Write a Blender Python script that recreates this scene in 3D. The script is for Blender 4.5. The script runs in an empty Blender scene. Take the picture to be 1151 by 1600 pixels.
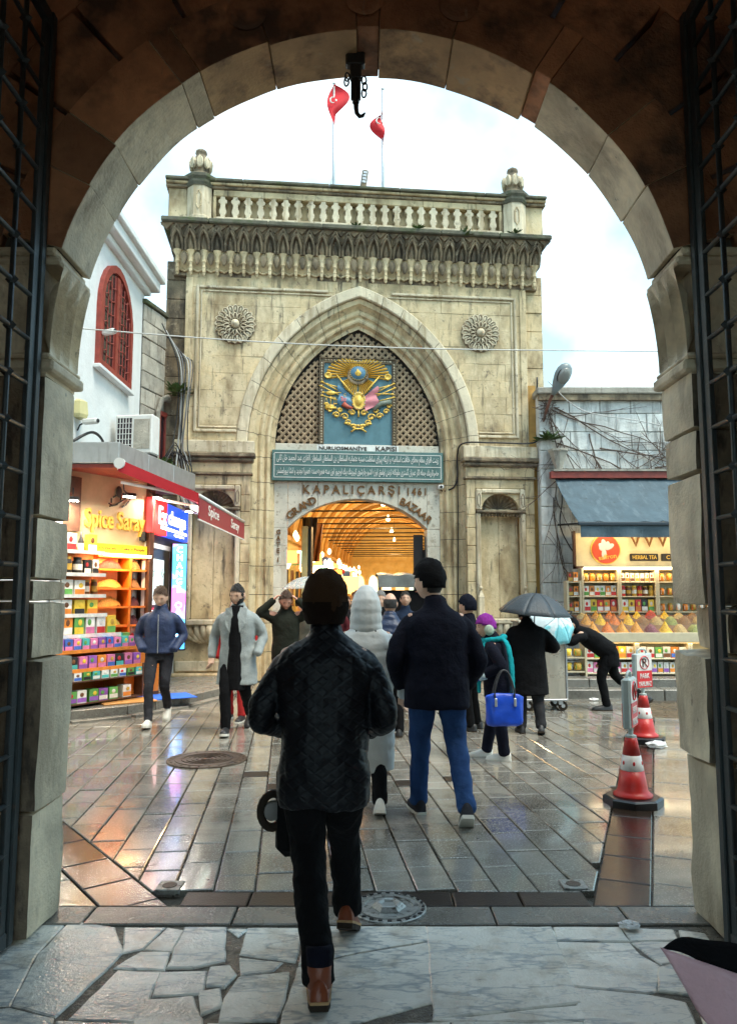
import bpy, math, random
from mathutils import Vector, Matrix, noise
PI=math.pi; R=math.radians; RND=random.Random(7)
scene=bpy.context.scene; COL=scene.collection
# ---------------------------------------------------------------- camera
cam=bpy.data.cameras.new('camera'); camo=bpy.data.objects.new('camera',cam); COL.objects.link(camo)
camo.location=(0,0,1.65); camo.rotation_euler=(R(96.3),0,0)
cam.sensor_fit='HORIZONTAL'; cam.sensor_width=36; cam.lens=37.03; cam.clip_start=.05; cam.clip_end=600
scene.camera=camo
# ---------------------------------------------------------------- overcast sky
SUN_EL,SUN_AZ=R(62),R(128)
w=bpy.data.worlds.new('World'); scene.world=w; w.use_nodes=True
nt=w.node_tree; nt.nodes.clear()
def wn(t,**k):
    n=nt.nodes.new(t)
    for a,b in k.items(): setattr(n,a,b)
    return n
sky=wn('ShaderNodeTexSky',sky_type='NISHITA',sun_disc=False,sun_elevation=SUN_EL,sun_rotation=SUN_AZ,air_density=1.2,dust_density=1.5)
tc=wn('ShaderNodeTexCoord'); ns=wn('ShaderNodeTexNoise'); ns.inputs['Scale'].default_value=2.6; ns.inputs['Detail'].default_value=6; ns.inputs['Roughness'].default_value=.55
cr=wn('ShaderNodeValToRGB'); cr.color_ramp.elements[0].position=.46; cr.color_ramp.elements[1].position=.70
cr.color_ramp.elements[0].color=(.28,.28,.28,1); cr.color_ramp.elements[1].color=(.97,.97,.97,1)
mx=wn('ShaderNodeMix',data_type='RGBA'); mx.inputs['B'].default_value=(5.6,6.4,6.5,1)
hs=wn('ShaderNodeMix',data_type='RGBA',blend_type='MULTIPLY'); hs.inputs['Factor'].default_value=1; hs.inputs['B'].default_value=(.53,.96,.98,1)
bg=wn('ShaderNodeBackground'); bg.inputs['Strength'].default_value=.125; wo=wn('ShaderNodeOutputWorld')
L=nt.links.new
L(tc.outputs['Generated'],ns.inputs['Vector']); L(ns.outputs['Fac'],cr.inputs['Fac']); L(cr.outputs['Color'],mx.inputs['Factor'])
L(sky.outputs['Color'],hs.inputs['A']); L(hs.outputs['Result'],mx.inputs['A']); L(mx.outputs['Result'],bg.inputs['Color']); L(bg.outputs['Background'],wo.inputs['Surface'])
# ---------------------------------------------------------------- soft sun through cloud
sl=bpy.data.lights.new('sun','SUN'); sl.energy=1.5; sl.angle=R(25); sl.color=(1,.90,.75)
so=bpy.data.objects.new('sun',sl); COL.objects.link(so)
sd=Vector((math.sin(SUN_AZ)*math.cos(SUN_EL),math.cos(SUN_AZ)*math.cos(SUN_EL),math.sin(SUN_EL)))
so.rotation_euler=sd.to_track_quat('Z','Y').to_euler(); so.location=(0,0,30)
# ---------------------------------------------------------------- exposure
vs=scene.view_settings; scene.display_settings.display_device='sRGB'; vs.view_transform='Standard'; vs.look='None'; vs.exposure=1.4; vs.gamma=1; vs.use_curve_mapping=False
cy=scene.cycles; cy.use_denoising=True; cy.max_bounces=5; cy.diffuse_bounces=3; cy.glossy_bounces=2; cy.transmission_bounces=4; cy.transparent_max_bounces=8
cy.sample_clamp_indirect=6; cy.use_adaptive_sampling=True; cy.adaptive_threshold=.03; cy.blur_glossy=.5; cy.caustics_reflective=False; cy.caustics_refractive=False
try: cy.denoiser='OPENIMAGEDENOISE'
except Exception: pass
# ================================================================ helpers
class MB:
    def __init__(s): s.v=[]; s.f=[]
    def add(s,vs,fs,m=None):
        o=len(s.v)
        s.v+= [tuple(m@Vector(p)) for p in vs] if m is not None else [tuple(p) for p in vs]
        s.f+=[tuple(i+o for i in f) for f in fs]; return s
    def box(s,x0,x1,y0,y1,z0,z1,m=None,ch=0):
        if ch<=0:
            return s.add([(x,y,z) for x in (x0,x1) for y in (y0,y1) for z in (z0,z1)],
              [(0,1,3,2),(4,6,7,5),(0,4,5,1),(2,3,7,6),(0,2,6,4),(1,5,7,3)],m)
        c=min(ch,(x1-x0)/2.1,(y1-y0)/2.1,(z1-z0)/2.1); P=[];idx={}
        X=(x0,x1);Y=(y0,y1);Z=(z0,z1)
        for i in (0,1):
            for j in (0,1):
                for k in (0,1):
                    sx,sy,sz=(1-2*i)*c,(1-2*j)*c,(1-2*k)*c
                    for a in range(3):
                        d=[sx,sy,sz]; d[a]=0
                        idx[i,j,k,a]=len(P); P.append((X[i]+d[0],Y[j]+d[1],Z[k]+d[2]))
        F=[]
        for i in (0,1):
            F.append([idx[i,0,0,0],idx[i,1,0,0],idx[i,1,1,0],idx[i,0,1,0]][::(-1 if i==0 else 1)])
            F.append([idx[0,i,0,1],idx[0,i,1,1],idx[1,i,1,1],idx[1,i,0,1]][::(-1 if i==0 else 1)])
            F.append([idx[0,0,i,2],idx[1,0,i,2],idx[1,1,i,2],idx[0,1,i,2]][::(-1 if i==0 else 1)])
        for p in (0,1):
            for q in (0,1):
                F.append((idx[p,q,0,0],idx[p,q,1,0],idx[p,q,1,1],idx[p,q,0,1]))
                F.append((idx[p,0,q,0],idx[p,1,q,0],idx[p,1,q,2],idx[p,0,q,2]))
                F.append((idx[0,p,q,1],idx[1,p,q,1],idx[1,p,q,2],idx[0,p,q,2]))
                for k in (0,1): F.append((idx[p,q,k,0],idx[p,q,k,1],idx[p,q,k,2]))
        return s.add(P,F,m)
    def prism(s,poly,z0,z1,m=None,ch=0):
        n=len(poly); V=[(p[0],p[1],z0) for p in poly]
        F=[tuple(range(n))[::-1]]
        if ch>0:
            q=inset(poly,ch)
            V+=[(p[0],p[1],z1-ch*.7) for p in poly]+[(p[0],p[1],z1) for p in q]
            for k in (0,n):
                F+=[(k+i,k+(i+1)%n,k+n+(i+1)%n,k+n+i) for i in range(n)]
            F.append(tuple(range(2*n,3*n)))
        else:
            V+=[(p[0],p[1],z1) for p in poly]
            F+=[(i,(i+1)%n,n+(i+1)%n,n+i) for i in range(n)]; F.append(tuple(range(n,2*n)))
        return s.add(V,F,m)
    def tube(s,pts,r,n=8,cap=True,m=None,closed=False):
        pts=[Vector(p) for p in pts]; k=len(pts); V=[];F=[]
        rr=r if isinstance(r,(list,tuple)) else [r]*k
        up=None
        for i,p in enumerate(pts):
            a=pts[i-1] if (i>0 or closed) else p; b=pts[(i+1)%k] if (i<k-1 or closed) else p
            t=(b-a); t=t.normalized() if t.length>1e-9 else Vector((0,0,1))
            if up is None:
                up=t.orthogonal().normalized()
                if abs(t.z)<.9: up=(Vector((0,0,1))-t*t.z).normalized()
            else:
                up=up-t*up.dot(t); up=up.normalized() if up.length>1e-6 else t.orthogonal().normalized()
            sd_=t.cross(up); q=rr[i]; qa,qb=q if isinstance(q,(tuple,list)) else (q,q)
            for j in range(n):
                an=2*PI*j/n; V.append(p+sd_*(qa*math.cos(an))+up*(qb*math.sin(an)))
        for i in range(k if closed else k-1):
            i2=(i+1)%k
            for j in range(n):
                F.append((i*n+j,i*n+(j+1)%n,i2*n+(j+1)%n,i2*n+j))
        if cap and not closed:
            F.append(tuple(range(n))[::-1]); F.append(tuple((k-1)*n+j for j in range(n)))
        return s.add(V,F,m)
    def lathe(s,prof,n=16,m=None,a0=0,a1=2*PI):
        full=abs(a1-a0-2*PI)<1e-6; c=n if full else n+1; V=[];F=[]
        for (r,z) in prof:
            for j in range(c):
                a=a0+(a1-a0)*j/n; V.append((r*math.cos(a),r*math.sin(a),z))
        for i in range(len(prof)-1):
            for j in range(n):
                j2=(j+1)%c; F.append((i*c+j,i*c+j2,(i+1)*c+j2,(i+1)*c+j))
        if full:
            F.append(tuple(range(c))[::-1]); F.append(tuple((len(prof)-1)*c+j for j in range(c)))
        return s.add(V,F,m)
    def ell(s,c,r,nu=12,nv=8,m=None,fn=None):
        V=[];F=[]
        for i in range(nv+1):
            t=PI*i/nv
            for j in range(nu):
                a=2*PI*j/nu; d=Vector((math.sin(t)*math.cos(a),math.sin(t)*math.sin(a),math.cos(t)))
                k=fn(d) if fn else 1
                V.append((c[0]+r[0]*d.x*k,c[1]+r[1]*d.y*k,c[2]+r[2]*d.z*k))
        for i in range(nv):
            for j in range(nu): F.append((i*nu+j,(i+1)*nu+j,(i+1)*nu+(j+1)%nu,i*nu+(j+1)%nu))
        return s.add(V,F,m)
    def grid(s,fn,nu,nv,m=None):
        V=[fn(i/nu,j/nv) for i in range(nu+1) for j in range(nv+1)]
        F=[(i*(nv+1)+j,(i+1)*(nv+1)+j,(i+1)*(nv+1)+j+1,i*(nv+1)+j+1) for i in range(nu) for j in range(nv)]
        return s.add(V,F,m)
    def rock(s,x0,x1,y0,y1,z0,z1,amp=.02,seg=.12,rd=.04,sd=0,m=None):
        nx,ny,nz=[max(2,int(d/seg)) for d in (x1-x0,y1-y0,z1-z0)]; V={};P=[];F=[]
        def vid(i,j,k):
            if (i,j,k) in V: return V[i,j,k]
            q=[x0+(x1-x0)*i/nx,y0+(y1-y0)*j/ny,z0+(z1-z0)*k/nz]
            e=[i in(0,nx),j in(0,ny),k in(0,nz)]; cc=((x0+x1)/2,(y0+y1)/2,(z0+z1)/2)
            if sum(e)>=2:
                for a in range(3):
                    if e[a]: q[a]+=(rd if q[a]<cc[a] else -rd)*(.55 if sum(e)==2 else .75)
            v=Vector(q); dn=noise.noise_vector(v*2.3+Vector((sd*7.1,sd*3.3,sd)))*amp+noise.noise_vector(v*7+Vector((sd,sd*2,5)))*amp*.45
            V[i,j,k]=len(P); P.append(v+dn); return V[i,j,k]
        for i in range(nx):
            for j in range(ny):
                for k,f in ((0,1),(nz,0)):
                    q=[vid(i,j,k),vid(i+1,j,k),vid(i+1,j+1,k),vid(i,j+1,k)]; F.append(q[::-1] if f else q)
        for i in range(nx):
            for k in range(nz):
                for j,f in ((0,0),(ny,1)):
                    q=[vid(i,j,k),vid(i+1,j,k),vid(i+1,j,k+1),vid(i,j,k+1)]; F.append(q[::-1] if f else q)
        for j in range(ny):
            for k in range(nz):
                for i,f in ((0,1),(nx,0)):
                    q=[vid(i,j,k),vid(i,j+1,k),vid(i,j+1,k+1),vid(i,j,k+1)]; F.append(q[::-1] if f else q)
        return s.add(P,F,m)
    def mesh(s,name='m',smooth=False,fix=True):
        me=bpy.data.meshes.new(name); me.from_pydata(s.v,[],s.f)
        if fix:
            import bmesh
            b=bmesh.new(); b.from_mesh(me); bmesh.ops.recalc_face_normals(b,faces=b.faces); b.to_mesh(me); b.free()
        if smooth: me.shade_smooth()
        return me
    def obj(s,name,mat,parent=None,smooth=False,bevel=0,loc=None,rot=None,fix=True,auto=None):
        me=s.mesh(name,smooth,fix); return link(name,me,mat,parent,bevel,loc,rot,auto)
def link(name,me,mat,parent=None,bevel=0,loc=None,rot=None,auto=None):
    o=bpy.data.objects.new(name,me); COL.objects.link(o)
    if mat is not None and not me.materials: me.materials.append(mat)
    if parent is not None: o.parent=parent
    if loc: o.location=loc
    if rot: o.rotation_euler=rot
    if bevel:
        b=o.modifiers.new('bevel','BEVEL'); b.width=bevel; b.segments=2; b.limit_method='ANGLE'; b.angle_limit=R(40)
    return o
def sharp(me,deg=35):
    me.shade_smooth()
    try: me.set_sharp_from_angle(angle=R(deg))
    except Exception: pass
def inset(poly,d):
    n=len(poly); A=sum(poly[i][0]*poly[(i+1)%n][1]-poly[(i+1)%n][0]*poly[i][1] for i in range(n)); sg=1 if A>0 else -1
    out=[]
    for i in range(n):
        p0,p1,p2=Vector(poly[i-1][:2]),Vector(poly[i][:2]),Vector(poly[(i+1)%n][:2])
        a=(p1-p0); b=(p2-p1)
        if a.length<1e-6 or b.length<1e-6: out.append(tuple(p1)); continue
        a.normalize(); b.normalize()
        na=Vector((-a.y,a.x))*sg; nb=Vector((-b.y,b.x))*sg; k=na+nb
        if k.length<.3: k=na
        else: k=k/max(.35,(1+na.dot(nb))/1)
        out.append(tuple(p1+k*d))
    return out
def clip(poly,a,b,c):            # keep a*x+b*y<=c
    out=[]
    for i in range(len(poly)):
        p,q=poly[i],poly[(i+1)%len(poly)]; dp=a*p[0]+b*p[1]-c; dq=a*q[0]+b*q[1]-c
        if dp<=0: out.append(p)
        if dp*dq<0:
            t=dp/(dp-dq); out.append((p[0]+(q[0]-p[0])*t,p[1]+(q[1]-p[1])*t))
    return out
def side(p,q):                   # half plane to the LEFT of p->q kept by clip
    dx,dy=q[0]-p[0],q[1]-p[1]; a,b=dy,-dx; return a,b,a*p[0]+b*p[1]
def parea(p): return abs(sum(p[i][0]*p[(i+1)%len(p)][1]-p[(i+1)%len(p)][0]*p[i][1] for i in range(len(p))))/2
def tag(o,label=None,cat=None,group=None,kind=None):
    if label: o['label']=label
    if cat: o['category']=cat
    if group: o['group']=group
    if kind: o['kind']=kind
    return o
def thing(name,label=None,cat=None,loc=(0,0,0),rz=0,group=None,kind=None):
    o=bpy.data.objects.new(name,None); COL.objects.link(o); o.location=loc; o.rotation_euler=(0,0,rz); o.empty_display_size=.1
    return tag(o,label,cat,group,kind)
def T(x,y,z): return Matrix.Translation((x,y,z))
def RX(a): return Matrix.Rotation(a,4,'X')
def RY(a): return Matrix.Rotation(a,4,'Y')
def RZ(a): return Matrix.Rotation(a,4,'Z')
ORD=['first','second','third','fourth','fifth','sixth','seventh','eighth','ninth','tenth','eleventh','twelfth','thirteenth','fourteenth']
# ---------------------------------------------------------------- text
def textmesh(body,size=1,ext=.01,bold=0,wid=None,hgt=None,align='CENTER',space=1):
    cu=bpy.data.curves.new('t','FONT'); cu.body=body; cu.size=size; cu.extrude=ext; cu.offset=bold; cu.align_x=align; cu.space_character=space; cu.resolution_u=3
    o=bpy.data.objects.new('t',cu); me=bpy.data.meshes.new_from_object(o); bpy.data.objects.remove(o)
    xs=[v.co.x for v in me.vertices]; ys=[v.co.y for v in me.vertices]
    if not xs: return me
    cx=(min(xs)+max(xs))/2; cyy=(min(ys)+max(ys))/2
    sx=wid/(max(xs)-min(xs)) if wid else 1; sy=hgt/(max(ys)-min(ys)) if hgt else (sx if wid else 1)
    if not wid and hgt: sx=sy
    for v in me.vertices: v.co=((v.co.x-cx)*sx,(v.co.y-cyy)*sy,v.co.z)
    return me
def text(name,body,mat,parent,loc,rot,wid=None,hgt=None,ext=.01,bold=0,space=1):
    me=textmesh(body,1,ext,bold,wid,hgt,'CENTER',space); me.name=name; me.materials.clear(); return link(name,me,mat,parent,0,loc,rot)
# ================================================================ materials
def new_mat(name):
    m=bpy.data.materials.new(name); m.use_nodes=True; return m,m.node_tree,m.node_tree.nodes['Principled BSDF']
def rgb(c): return (c[0],c[1],c[2],1)
def M(name,col,rough=.6,var=.18,scale=5,rnd=.08,bump=.15,bscale=60,metal=0,stain=None,rvar=0,stretch=(1,1,1),spec=.5,coat=0,emis=None,speck=None,sheen=0,veins=None,obj=False):
    m,t,b=new_mat(name); N=t.nodes.new; K=t.links.new
    if obj: pos=N('ShaderNodeTexCoord').outputs['Object']
    else: pos=N('ShaderNodeNewGeometry').outputs['Position']
    def noi(sc,det=3,ro=.6,st=None):
        det=min(det,4)
        n=N('ShaderNodeTexNoise'); n.inputs['Scale'].default_value=sc; n.inputs['Detail'].default_value=det; n.inputs['Roughness'].default_value=ro
        if st and st!=(1,1,1):
            mp=N('ShaderNodeMapping'); mp.inputs['Scale'].default_value=st; K(pos,mp.inputs['Vector']); K(mp.outputs['Vector'],n.inputs['Vector'])
        else: K(pos,n.inputs['Vector'])
        return n.outputs['Fac']
    def ramp(f,p0,p1,c0,c1):
        r=N('ShaderNodeValToRGB'); e=r.color_ramp.elements; e[0].position=p0; e[1].position=p1; e[0].color=rgb(c0); e[1].color=rgb(c1); K(f,r.inputs['Fac']); return r.outputs['Color']
    def mix(f,a,bb,bt='MIX'):
        n=N('ShaderNodeMix'); n.data_type='RGBA'; n.blend_type=bt
        for s,x in (('Factor',f),('A',a),('B',bb)):
            if isinstance(x,(int,float)): n.inputs[s].default_value=x
            elif isinstance(x,tuple): n.inputs[s].default_value=rgb(x)
            else: K(x,n.inputs[s])
        return n.outputs['Result']
    n1=noi(scale,6,.62,stretch)
    c=ramp(n1,.3,.7,tuple(x*(1-var) for x in col),tuple(min(1,x*(1+var)) for x in col))
    if rnd:
        oi=N('ShaderNodeObjectInfo'); mr=N('ShaderNodeMapRange'); mr.inputs['To Min'].default_value=1-rnd; mr.inputs['To Max'].default_value=1+rnd
        K(oi.outputs['Random'],mr.inputs['Value']); c=mix(1.0,c,mr.outputs['Result'],'MULTIPLY')
    if speck: # (scale, color, lo, hi)
        c=mix(ramp(noi(speck[0],2,.5),speck[2],speck[3],(0,0,0),(1,1,1)),c,speck[1])
    if veins:
        for vs_,am,hw in ((veins[0],.75,.018),(veins[0]*2.3,.5,.014)):
            r=N('ShaderNodeValToRGB'); e=r.color_ramp.elements; e[0].position=.5-hw; e[0].color=(0,0,0,1); e[1].position=.5+hw*1.6; e[1].color=(0,0,0,1); k_=e.new(.5); k_.color=(am,am,am,1); K(noi(vs_,4,.6,veins[2]),r.inputs['Fac']); c=mix(r.outputs['Color'],c,veins[1])
    for sv in (stain or []): # (color, scale, lo, hi, stretch, amount)
        c=mix(ramp(noi(sv[1],6,.65,sv[4]),sv[2],sv[3],(0,0,0),(sv[5],)*3),c,sv[0])
    K(c,b.inputs['Base Color']); b.inputs['Metallic'].default_value=metal; b.inputs['Specular IOR Level'].default_value=spec
    if rvar: K(ramp(noi(scale*.7+1.3,4,.6),.35,.68,(max(.02,rough-rvar),)*3,(min(1,rough+rvar),)*3),b.inputs['Roughness'])
    else: b.inputs['Roughness'].default_value=rough
    if coat: b.inputs['Coat Weight'].default_value=coat; b.inputs['Coat Roughness'].default_value=.07
    if sheen: b.inputs['Sheen Weight'].default_value=sheen
    if emis: b.inputs['Emission Color'].default_value=rgb(emis[0]); b.inputs['Emission Strength'].default_value=emis[1]
    if bump:
        bp=N('ShaderNodeBump'); bp.inputs['Strength'].default_value=bump; bp.inputs['Distance'].default_value=.02
        ad=N('ShaderNodeMath'); ad.operation='ADD'; K(noi(bscale,2,.65),ad.inputs[0]); K(noi(bscale/7,2,.6),ad.inputs[1])
        K(ad.outputs[0],bp.inputs['Height']); K(bp.outputs['Normal'],b.inputs['Normal'])
    return m
def P(name,col,rough=.5,metal=0,rnd=.0,var=.08,bump=.05,**k): return M(name,col,rough,var=var,scale=9,rnd=rnd,bump=bump,bscale=90,metal=metal,**k)
def E(name,col,st,base=None):
    m,t,b=new_mat(name); b.inputs['Base Color'].default_value=rgb(base or col); b.inputs['Emission Color'].default_value=rgb(col); b.inputs['Emission Strength'].default_value=st; b.inputs['Roughness'].default_value=.4
    if st<10: m.cycles.emission_sampling='NONE'
    return m
def GL(name,col=(.9,.95,.95),alpha=.25,rough=.08):
    m,t,b=new_mat(name); b.inputs['Base Color'].default_value=rgb(col); b.inputs['Alpha'].default_value=alpha; b.inputs['Roughness'].default_value=rough; return m
W1=(1,1,1); VS=(3,3,.35)
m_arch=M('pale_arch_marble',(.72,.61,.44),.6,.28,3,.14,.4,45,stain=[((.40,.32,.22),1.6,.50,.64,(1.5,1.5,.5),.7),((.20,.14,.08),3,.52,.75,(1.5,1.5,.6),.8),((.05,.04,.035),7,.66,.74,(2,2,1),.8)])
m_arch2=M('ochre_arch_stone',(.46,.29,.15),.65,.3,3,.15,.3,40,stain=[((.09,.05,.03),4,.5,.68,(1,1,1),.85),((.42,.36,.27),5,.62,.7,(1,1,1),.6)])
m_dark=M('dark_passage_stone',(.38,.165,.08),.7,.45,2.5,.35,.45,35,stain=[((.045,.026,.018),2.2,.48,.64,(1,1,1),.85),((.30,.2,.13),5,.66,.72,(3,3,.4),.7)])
m_mort=P('dark_mortar',(.05,.045,.038),.9)
m_iron=M('painted_iron',(.022,.032,.035),.42,.3,14,.1,.12,70,spec=.6,stain=[((.10,.05,.03),18,.62,.72,W1,.5)])
m_black=P('black_metal',(.015,.013,.013),.5)
m_marble=M('threshold_marble',(.82,.79,.71),.24,.14,2.5,.10,.2,60,rvar=.14,veins=(1.6,(.30,.34,.37),(.7,2.2,1)),stain=[((.34,.25,.15),3.5,.52,.74,W1,.65),((.10,.08,.06),14,.70,.76,W1,.7)])
m_paver=M('wet_granite_paver',(.235,.215,.18),.15,.3,1.7,.28,.07,90,coat=.5,rvar=.10,speck=(95,(.42,.40,.36),.54,.66),stain=[((.075,.062,.048),1.4,.5,.7,W1,.7),((.03,.028,.025),9,.69,.73,W1,.8)])
m_paverm=M('dull_dark_slab',(.026,.018,.014),.35,.35,4,.2,.15,90,spec=.3,speck=(110,(.08,.06,.045),.6,.68))
m_paverd=M('polished_dark_slab',(.034,.022,.016),.08,.35,4,.2,.1,90,rvar=.08,speck=(150,(.09,.07,.05),.6,.68))
m_kerb=M('wet_kerb_stone',(.16,.15,.13),.28,.3,3,.15,.2,80,rvar=.12,speck=(150,(.30,.29,.26),.58,.68))
m_ground=M('wet_mortar_bed',(.075,.058,.04),.35,.3,5,0,.4,50,rvar=.2)
m_lime=M('weathered_limestone',(.56,.44,.26),.85,.26,2.2,.13,.35,28,stain=[((.68,.56,.36),1.7,.47,.58,(1,1,.7),.85),((.24,.165,.085),1.2,.50,.66,(1.3,1.3,.6),.85),((.07,.055,.04),2.4,.57,.70,(2.6,2.6,.35),.85),((.10,.08,.06),5,.62,.70,W1,.7),((.05,.042,.034),16,.62,.70,W1,.6)])
m_limeL=M('pale_limestone',(.62,.535,.385),.85,.2,2.5,.1,.35,28,stain=[((.30,.22,.12),1.8,.48,.64,VS,.75),((.10,.08,.06),7,.60,.70,W1,.7)])
m_limeD=M('sooty_limestone',(.25,.19,.12),.9,.4,3,.15,.4,30,stain=[((.055,.045,.035),2.4,.44,.64,(2,2,.7),.85),((.50,.42,.3),5,.60,.70,W1,.6)])
m_moss=M('mossy_coping',(.11,.105,.075),.9,.4,5,.1,.4,40,stain=[((.06,.085,.025),3,.5,.62,W1,.7),((.27,.23,.16),6,.62,.7,W1,.7)])
m_door=M('white_pitted_stone',(.60,.555,.46),.8,.12,3,.04,.35,50,stain=[((.30,.24,.17),11,.57,.66,W1,.7),((.14,.11,.08),24,.64,.68,W1,.75),((.38,.31,.21),1.4,.55,.72,VS,.6)])
# ================================================================ near archway (we stand in its passage)
CZ=3.06; AR=1.655; YN,YF=3.8,4.2
arch=thing('stone_archway','dark vaulted stone archway framing the whole view, pale marble jambs','archway',(0,4,0))
arch.location=(0,0,0)
def sector(r0,r1,a0,a1,y0,y1,n=5,jit=0,sd=0):
    mb=MB(); V=[]
    for i in range(n+1):
        a=a0+(a1-a0)*i/n
        for (r,y) in ((r0,y0),(r0,(y0+y1)/2),(r0,y1),(r1,y1),(r1,y0)):
            d=noise.noise(Vector((a*4,y*3,r+sd)))*jit if r==r0 else 0
            V.append(((r+d)*math.cos(a),y+(jit*.3*noise.noise(Vector((a*5,sd,y)))),CZ+(r+d)*math.sin(a)))
    F=[tuple(range(5)),tuple(n*5+j for j in range(5))[::-1]]
    for i in range(n):
        for j in range(5): F.append((i*5+j,(i+1)*5+j,(i+1)*5+(j+1)%5,i*5+(j+1)%5))
    return mb.add(V,F)
m_jface=M('dark_jamb_face',(.20,.15,.10),.8,.4,4,.1,.3,40,stain=[((.04,.03,.025),5,.5,.62,(2,2,.6),.85)])  # darker stone for the passage-facing side of the jambs
def dark_near_faces(me,mt=None):  # gives polygons facing the passage a second, darker stone material
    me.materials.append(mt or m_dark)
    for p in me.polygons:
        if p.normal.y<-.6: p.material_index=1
bnd=[14,27,39,54,57.5,74,88,92.2,109,123,127,144,153,166]
for i in range(len(bnd)-1):
    a0,a1=R(bnd[i]+.05),R(bnd[i+1]-.05); mid=(bnd[i]+bnd[i+1])/2
    mt=m_arch2 if (57<mid<123 and not 88<mid<92) else (m_dark if abs(mid-90)<3 or abs(mid-55.7)<1 else m_arch)
    rr=AR+(.012 if bnd[i+1]-bnd[i]<5 else RND.uniform(-.008,.012))
    _v=sector(rr,1.985,a0,a1,YN+RND.uniform(-.006,.006),YF+RND.uniform(-.01,.01),8,.014,i); vo=_v.obj('voussoir',mt,arch,bevel=.006); dark_near_faces(vo.data)
sector(AR+.035,1.97,R(12),R(168),YN+.03,YF-.03,40).obj('mortar_ring',m_mort,arch)
for k,(r0,r1,n,off) in enumerate(((1.995,2.42,15,.02),(2.43,2.95,17,.035))):
    for i in range(n):
        a0=PI*i/n+.006+(.05 if k else 0); a1=PI*(i+1)/n-.006+(.05 if k else 0)
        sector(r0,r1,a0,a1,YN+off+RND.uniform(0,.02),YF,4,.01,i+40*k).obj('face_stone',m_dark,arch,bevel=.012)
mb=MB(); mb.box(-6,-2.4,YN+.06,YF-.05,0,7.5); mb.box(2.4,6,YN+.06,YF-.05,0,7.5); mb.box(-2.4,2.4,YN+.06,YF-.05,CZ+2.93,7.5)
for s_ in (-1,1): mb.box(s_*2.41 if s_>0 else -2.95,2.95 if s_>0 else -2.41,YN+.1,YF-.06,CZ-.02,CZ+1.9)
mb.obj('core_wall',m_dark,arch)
# round dark plugs in the face
for px,pz in ((-.66,CZ+1.74),(.49,CZ+1.79),(-.02,CZ+1.83)):
    mb=MB(); mb.lathe([(.105,0),(.11,.012),(.09,.02),(.02,.022)],20,T(px,YN-.006,pz)@RX(PI/2)); mb.obj('round_plug',m_dark,arch,smooth=False)
# passage: side walls of blocks, vault, back wall
for s_ in (-1,1):
    for r in range(12):
        z0=r*.46; 
        for c in range(2):
            y1=3.86-c*.95-(.4 if r%2 else 0); y0=y1-.94; y1=min(y1,3.86)
            if y1-y0<.15: continue
            mb=MB(); x0=2.12+RND.uniform(-.015,.01); mb.box(*(sorted((s_*x0,s_*2.4))),y0,y1-.01,z0+.005,z0+.452,ch=.012); mb.obj('wall_block',m_dark,arch)
    mb=MB(); mb.box(*sorted((s_*2.16,s_*2.6)),-2.4,3.86,0,5.6); mb.obj('side_wall',m_dark,arch)
mb=MB(); mb.box(-2.6,2.6,-2.4,3.9,5.55,5.9); mb.obj('ceiling',m_dark,arch)
mb=MB(); mb.box(-2.6,-1.9,-2.8,-2.4,0,5.9); mb.box(1.9,2.6,-2.8,-2.4,0,5.9); mb.box(-1.9,1.9,-2.8,-2.4,4.7,5.9); mb.obj('rear_wall',m_dark,arch)  # unseen wall behind the camera, opening sized to let fill light in
# jamb stones, left and right (irregular, chipped)
def jamb(s_,zs,amps,offs):
    for i in range(len(zs)-1):
        mb=MB(); off=offs[i]
        x0,x1=AR+off,2.42
        if s_<0: x0,x1=-x1,-x0
        mb.rock(x0,x1,YN+.0+RND.uniform(-.01,.01),YF+RND.uniform(-.015,.015),zs[i]+.004,zs[i+1]-.004,amps[i],.05,.010,i+(11 if s_>0 else 3))
        me=mb.mesh('jamb_stone'); sharp(me,40); me.materials.append(m_arch); link('jamb_stone',me,None,arch); dark_near_faces(me,m_jface)
jamb(-1,[0,.6,1.33,1.62,1.73,2.05,2.78],[.013,.012,.008,.005,.008,.006],[-.03,-.045,.005,.01,.005,.0])
jamb(1,[0,.82,1.36,1.60,2.28,2.5,2.8],[.018,.024,.03,.013,.01,.007],[.05,-.0,.13,.015,.01,.0])
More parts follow.
